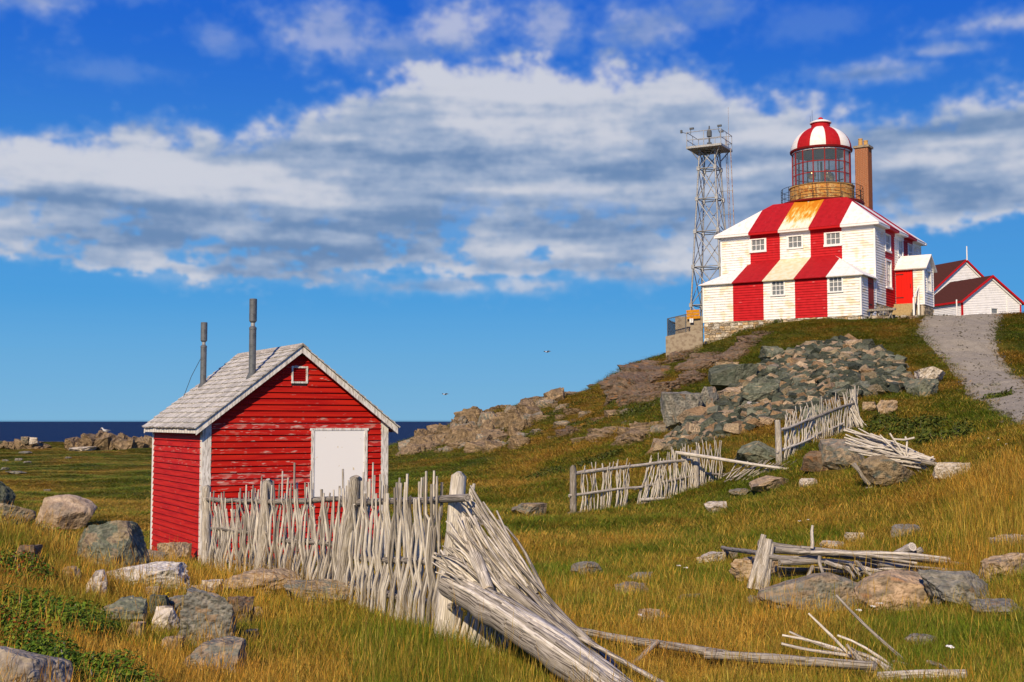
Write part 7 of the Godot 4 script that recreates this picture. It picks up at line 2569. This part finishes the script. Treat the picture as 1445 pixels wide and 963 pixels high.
func make_shrubs() -> void:
	var juniper := [Color(0.08, 0.15, 0.014), Color(0.12, 0.20, 0.016), Color(0.17, 0.23, 0.025), Color(0.055, 0.10, 0.014)]
	var berry := juniper + [Color(0.24, 0.06, 0.015)]
	var moss := [Color(0.05, 0.075, 0.012), Color(0.08, 0.10, 0.014), Color(0.10, 0.11, 0.02)]
	shrub(72, 770, 1.5, 0.8, 0.30, berry, 6500, 0.020, "low green shrub with reddish sprigs before the tan boulder")
	shrub(40, 885, 1.2, 0.9, 0.30, juniper, 7000, 0.017, "bright green creeping shrub above the flat lichened boulder")
	shrub(120, 962, 0.8, 0.7, 0.27, juniper, 6500, 0.014, "bright green creeping shrub beside the flat lichened boulder")
	shrub(165, 985, 0.6, 0.5, 0.2, juniper, 3200, 0.015, "small green shrub at the very front of the knoll")
	shrub(20, 905, 0.7, 0.5, 0.2, berry, 3200, 0.016, "green shrub with red sprigs behind the flat lichened boulder")
	shrub(10, 815, 0.9, 0.7, 0.26, berry, 4000, 0.019, "shrub with rust-red sprigs under the brown flat-topped boulder")
	shrub(690, 815, 0.35, 0.3, 0.16, moss, 700, 0.018, "small leafy plant behind the fallen fence panel")
	var far := "dark shrub clumps on the headland"
	for q in [[800, 668, 2.6, 1.2, 0.4, 1700], [846, 652, 2.0, 1.2, 0.35, 1200], [760, 676, 1.2, 0.8, 0.28, 700], [1285, 612, 2.4, 1.6, 0.5, 1700], [1250, 600, 1.4, 1.2, 0.4, 800], [1330, 622, 1.6, 1.2, 0.45, 900], [860, 590, 3.0, 2.4, 0.35, 1500], [905, 582, 2.4, 2.2, 0.35, 1200], [820, 600, 2.0, 1.8, 0.3, 900], [950, 500, 2.0, 1.6, 0.3, 900], [1075, 462, 3.4, 1.2, 0.35, 1300], [790, 582, 2.4, 2.0, 0.3, 900], [740, 622, 2.2, 1.4, 0.3, 900], [880, 566, 2.6, 2.0, 0.3, 1000], [1420, 560, 1.4, 1.0, 0.3, 600]]:
		shrub(q[0], q[1], q[2], q[3], q[4], moss, q[5], 0.06, "dark green leafy shrub clump growing low on the headland", far)
	# goldenrod between the stones
	var g := gpix(246.0, 872.0)
	var t := thing("goldenrod", "yellow-flowered goldenrod stalk standing between the grey stones", "flower", g)
	for i in 4:
		var top := Vector3(rng.randf_range(-0.06, 0.06), rng.randf_range(0.14, 0.22), rng.randf_range(-0.05, 0.05))
		var s := Shape.new()
		s.tube([Vector3(0, -0.02, 0), top * 0.5 + Vector3(0.01, 0, 0), top], [0.004, 0.003, 0.002], 4)
		part("stem", s, M.stem_green, t)
		s = Shape.new()
		for k in 50:
			var p := top + Vector3(rng.randfn() * 0.008, -rng.randf() * 0.07, rng.randfn() * 0.008)
			s.box(p, Vector3.ONE * 0.006, Basis.from_euler(Vector3(rng.randf(), rng.randf(), rng.randf()) * 3.0))
		part("blossom", s, M.yellow_flower, t)
	for q in [[968, 812], [958, 809], [1232, 877], [1242, 872], [1212, 884], [1340, 942], [1395, 622], [1420, 632], [1410, 626], [1128, 742], [1140, 740], [903, 888]]:
		var at := gpix(q[0], q[1] + 6.0)
		var d := -at.z
		var f := thing("white_flower", "white yarrow head standing above the meadow grass", "flower", at, 0.0, "white flowers in the meadow")
		var s := Shape.new()
		s.tube([Vector3(0, -0.02, 0), Vector3(0.005, 0.14, 0)], [0.003, 0.002], 4)
		part("stem", s, M.stem_green, f)
		s = Shape.new()
		for k in 16:
			s.box(Vector3(0.005 + rng.randfn() * 0.012, 0.14 + rng.randf() * 0.01, rng.randfn() * 0.012), Vector3(0.009, 0.005, 0.009), Basis(Vector3.UP, rng.randf() * 3.0))
		part("blossom", s, M.white_plain, f)

func _ready() -> void:
	rng.seed = 2024
	# camera
	var cam := Camera3D.new()
	cam.name = "camera"
	cam.fov = rad_to_deg(2.0 * atan(481.5 / LENS))
	cam.far = 90000.0
	cam.near = 0.1
	cam.rotation.x = TILT
	add_child(cam)
	cam.current = true
	# sky, exposure
	var env := Environment.new()
	env.background_mode = Environment.BG_SKY
	env.sky = Sky.new()
	env.sky.sky_material = make_sky()
	env.tonemap_mode = Environment.TONE_MAPPER_LINEAR
	env.tonemap_exposure = 1.04
	env.sdfgi_enabled = true
	env.ssao_enabled = true
	env.ssil_enabled = true
	var we := WorldEnvironment.new()
	we.name = "environment"
	we.environment = env
	add_child(we)
	# afternoon sun from behind the camera's left shoulder
	var sun := DirectionalLight3D.new()
	sun.name = "sun"
	var az := deg_to_rad(21.0)
	var hi := deg_to_rad(34.0)
	add_child(sun)
	sun.look_at_from_position(Vector3(-sin(az) * cos(hi), sin(hi), cos(az) * cos(hi)) * 100.0, Vector3.ZERO)
	sun.light_energy = 1.6
	sun.light_color = Color(1.0, 0.91, 0.77)
	sun.light_angular_distance = 0.5
	sun.shadow_enabled = true
	print("sky ", Time.get_ticks_msec())
	make_materials()
	textured("roof_cream", blend_tex(256, 256, [[noise_image(256, 256, 0.03, 4, 82), 0.4, 0.7, S(0.70, 0.56, 0.30, 0.8)]], S(0.76, 0.70, 0.52)), 0.3, true, 0.6)
	textured("concrete_tan", blend_tex(256, 256, [[noise_image(256, 256, 0.05, 4, 83), 0.4, 0.7, S(0.34, 0.25, 0.12)]], S(0.42, 0.32, 0.17)), 0.6, true, 0.9)
	textured("siding_clean", blend_tex(256, 256, [[noise_image(256, 256, 0.02, 4, 84), 0.5, 0.8, S(0.72, 0.72, 0.71)]], S(0.80, 0.80, 0.80)), 0.3, true, 0.55)
	mat("green_lid", Color(0.03, 0.13, 0.06), 0.6)
	mat("stem_green", Color(0.09, 0.12, 0.03), 0.8)
	mat("yellow_flower", Color(0.62, 0.42, 0.02), 0.8)
	print("materials ", Time.get_ticks_msec())
	make_ground()
	make_sea()
	make_road()
	print("ground ", Time.get_ticks_msec())
	make_lighthouse()
	make_tower()
	make_yard()
	make_outbuilding("outbuilding", "white gabled outbuilding with brown roof and red trim at the road's crest", P(1398.6, 389.0, 95.0), 3.05, P(1398.0, 426.0, 94.5).y, 4.6, 7.5, true)
	make_outbuilding("outbuilding", "taller white gabled building with a white finial behind the smaller outbuilding", P(1361.7, 366.5, 106.0), 4.2, P(1361.7, 366.5, 106.0).y - 3.35, 8.0, 7.5, false)
	make_shed()
	print("buildings ", Time.get_ticks_msec())
	make_hillside()
	make_rubble()
	make_boulders()
	print("rocks ", Time.get_ticks_msec())
	make_near_fence()
	make_loose_wood()
	make_far_fences()
	make_birds()
	print("wood ", Time.get_ticks_msec())
	make_shrubs()
	make_grass()
	print("done ", Time.get_ticks_msec())
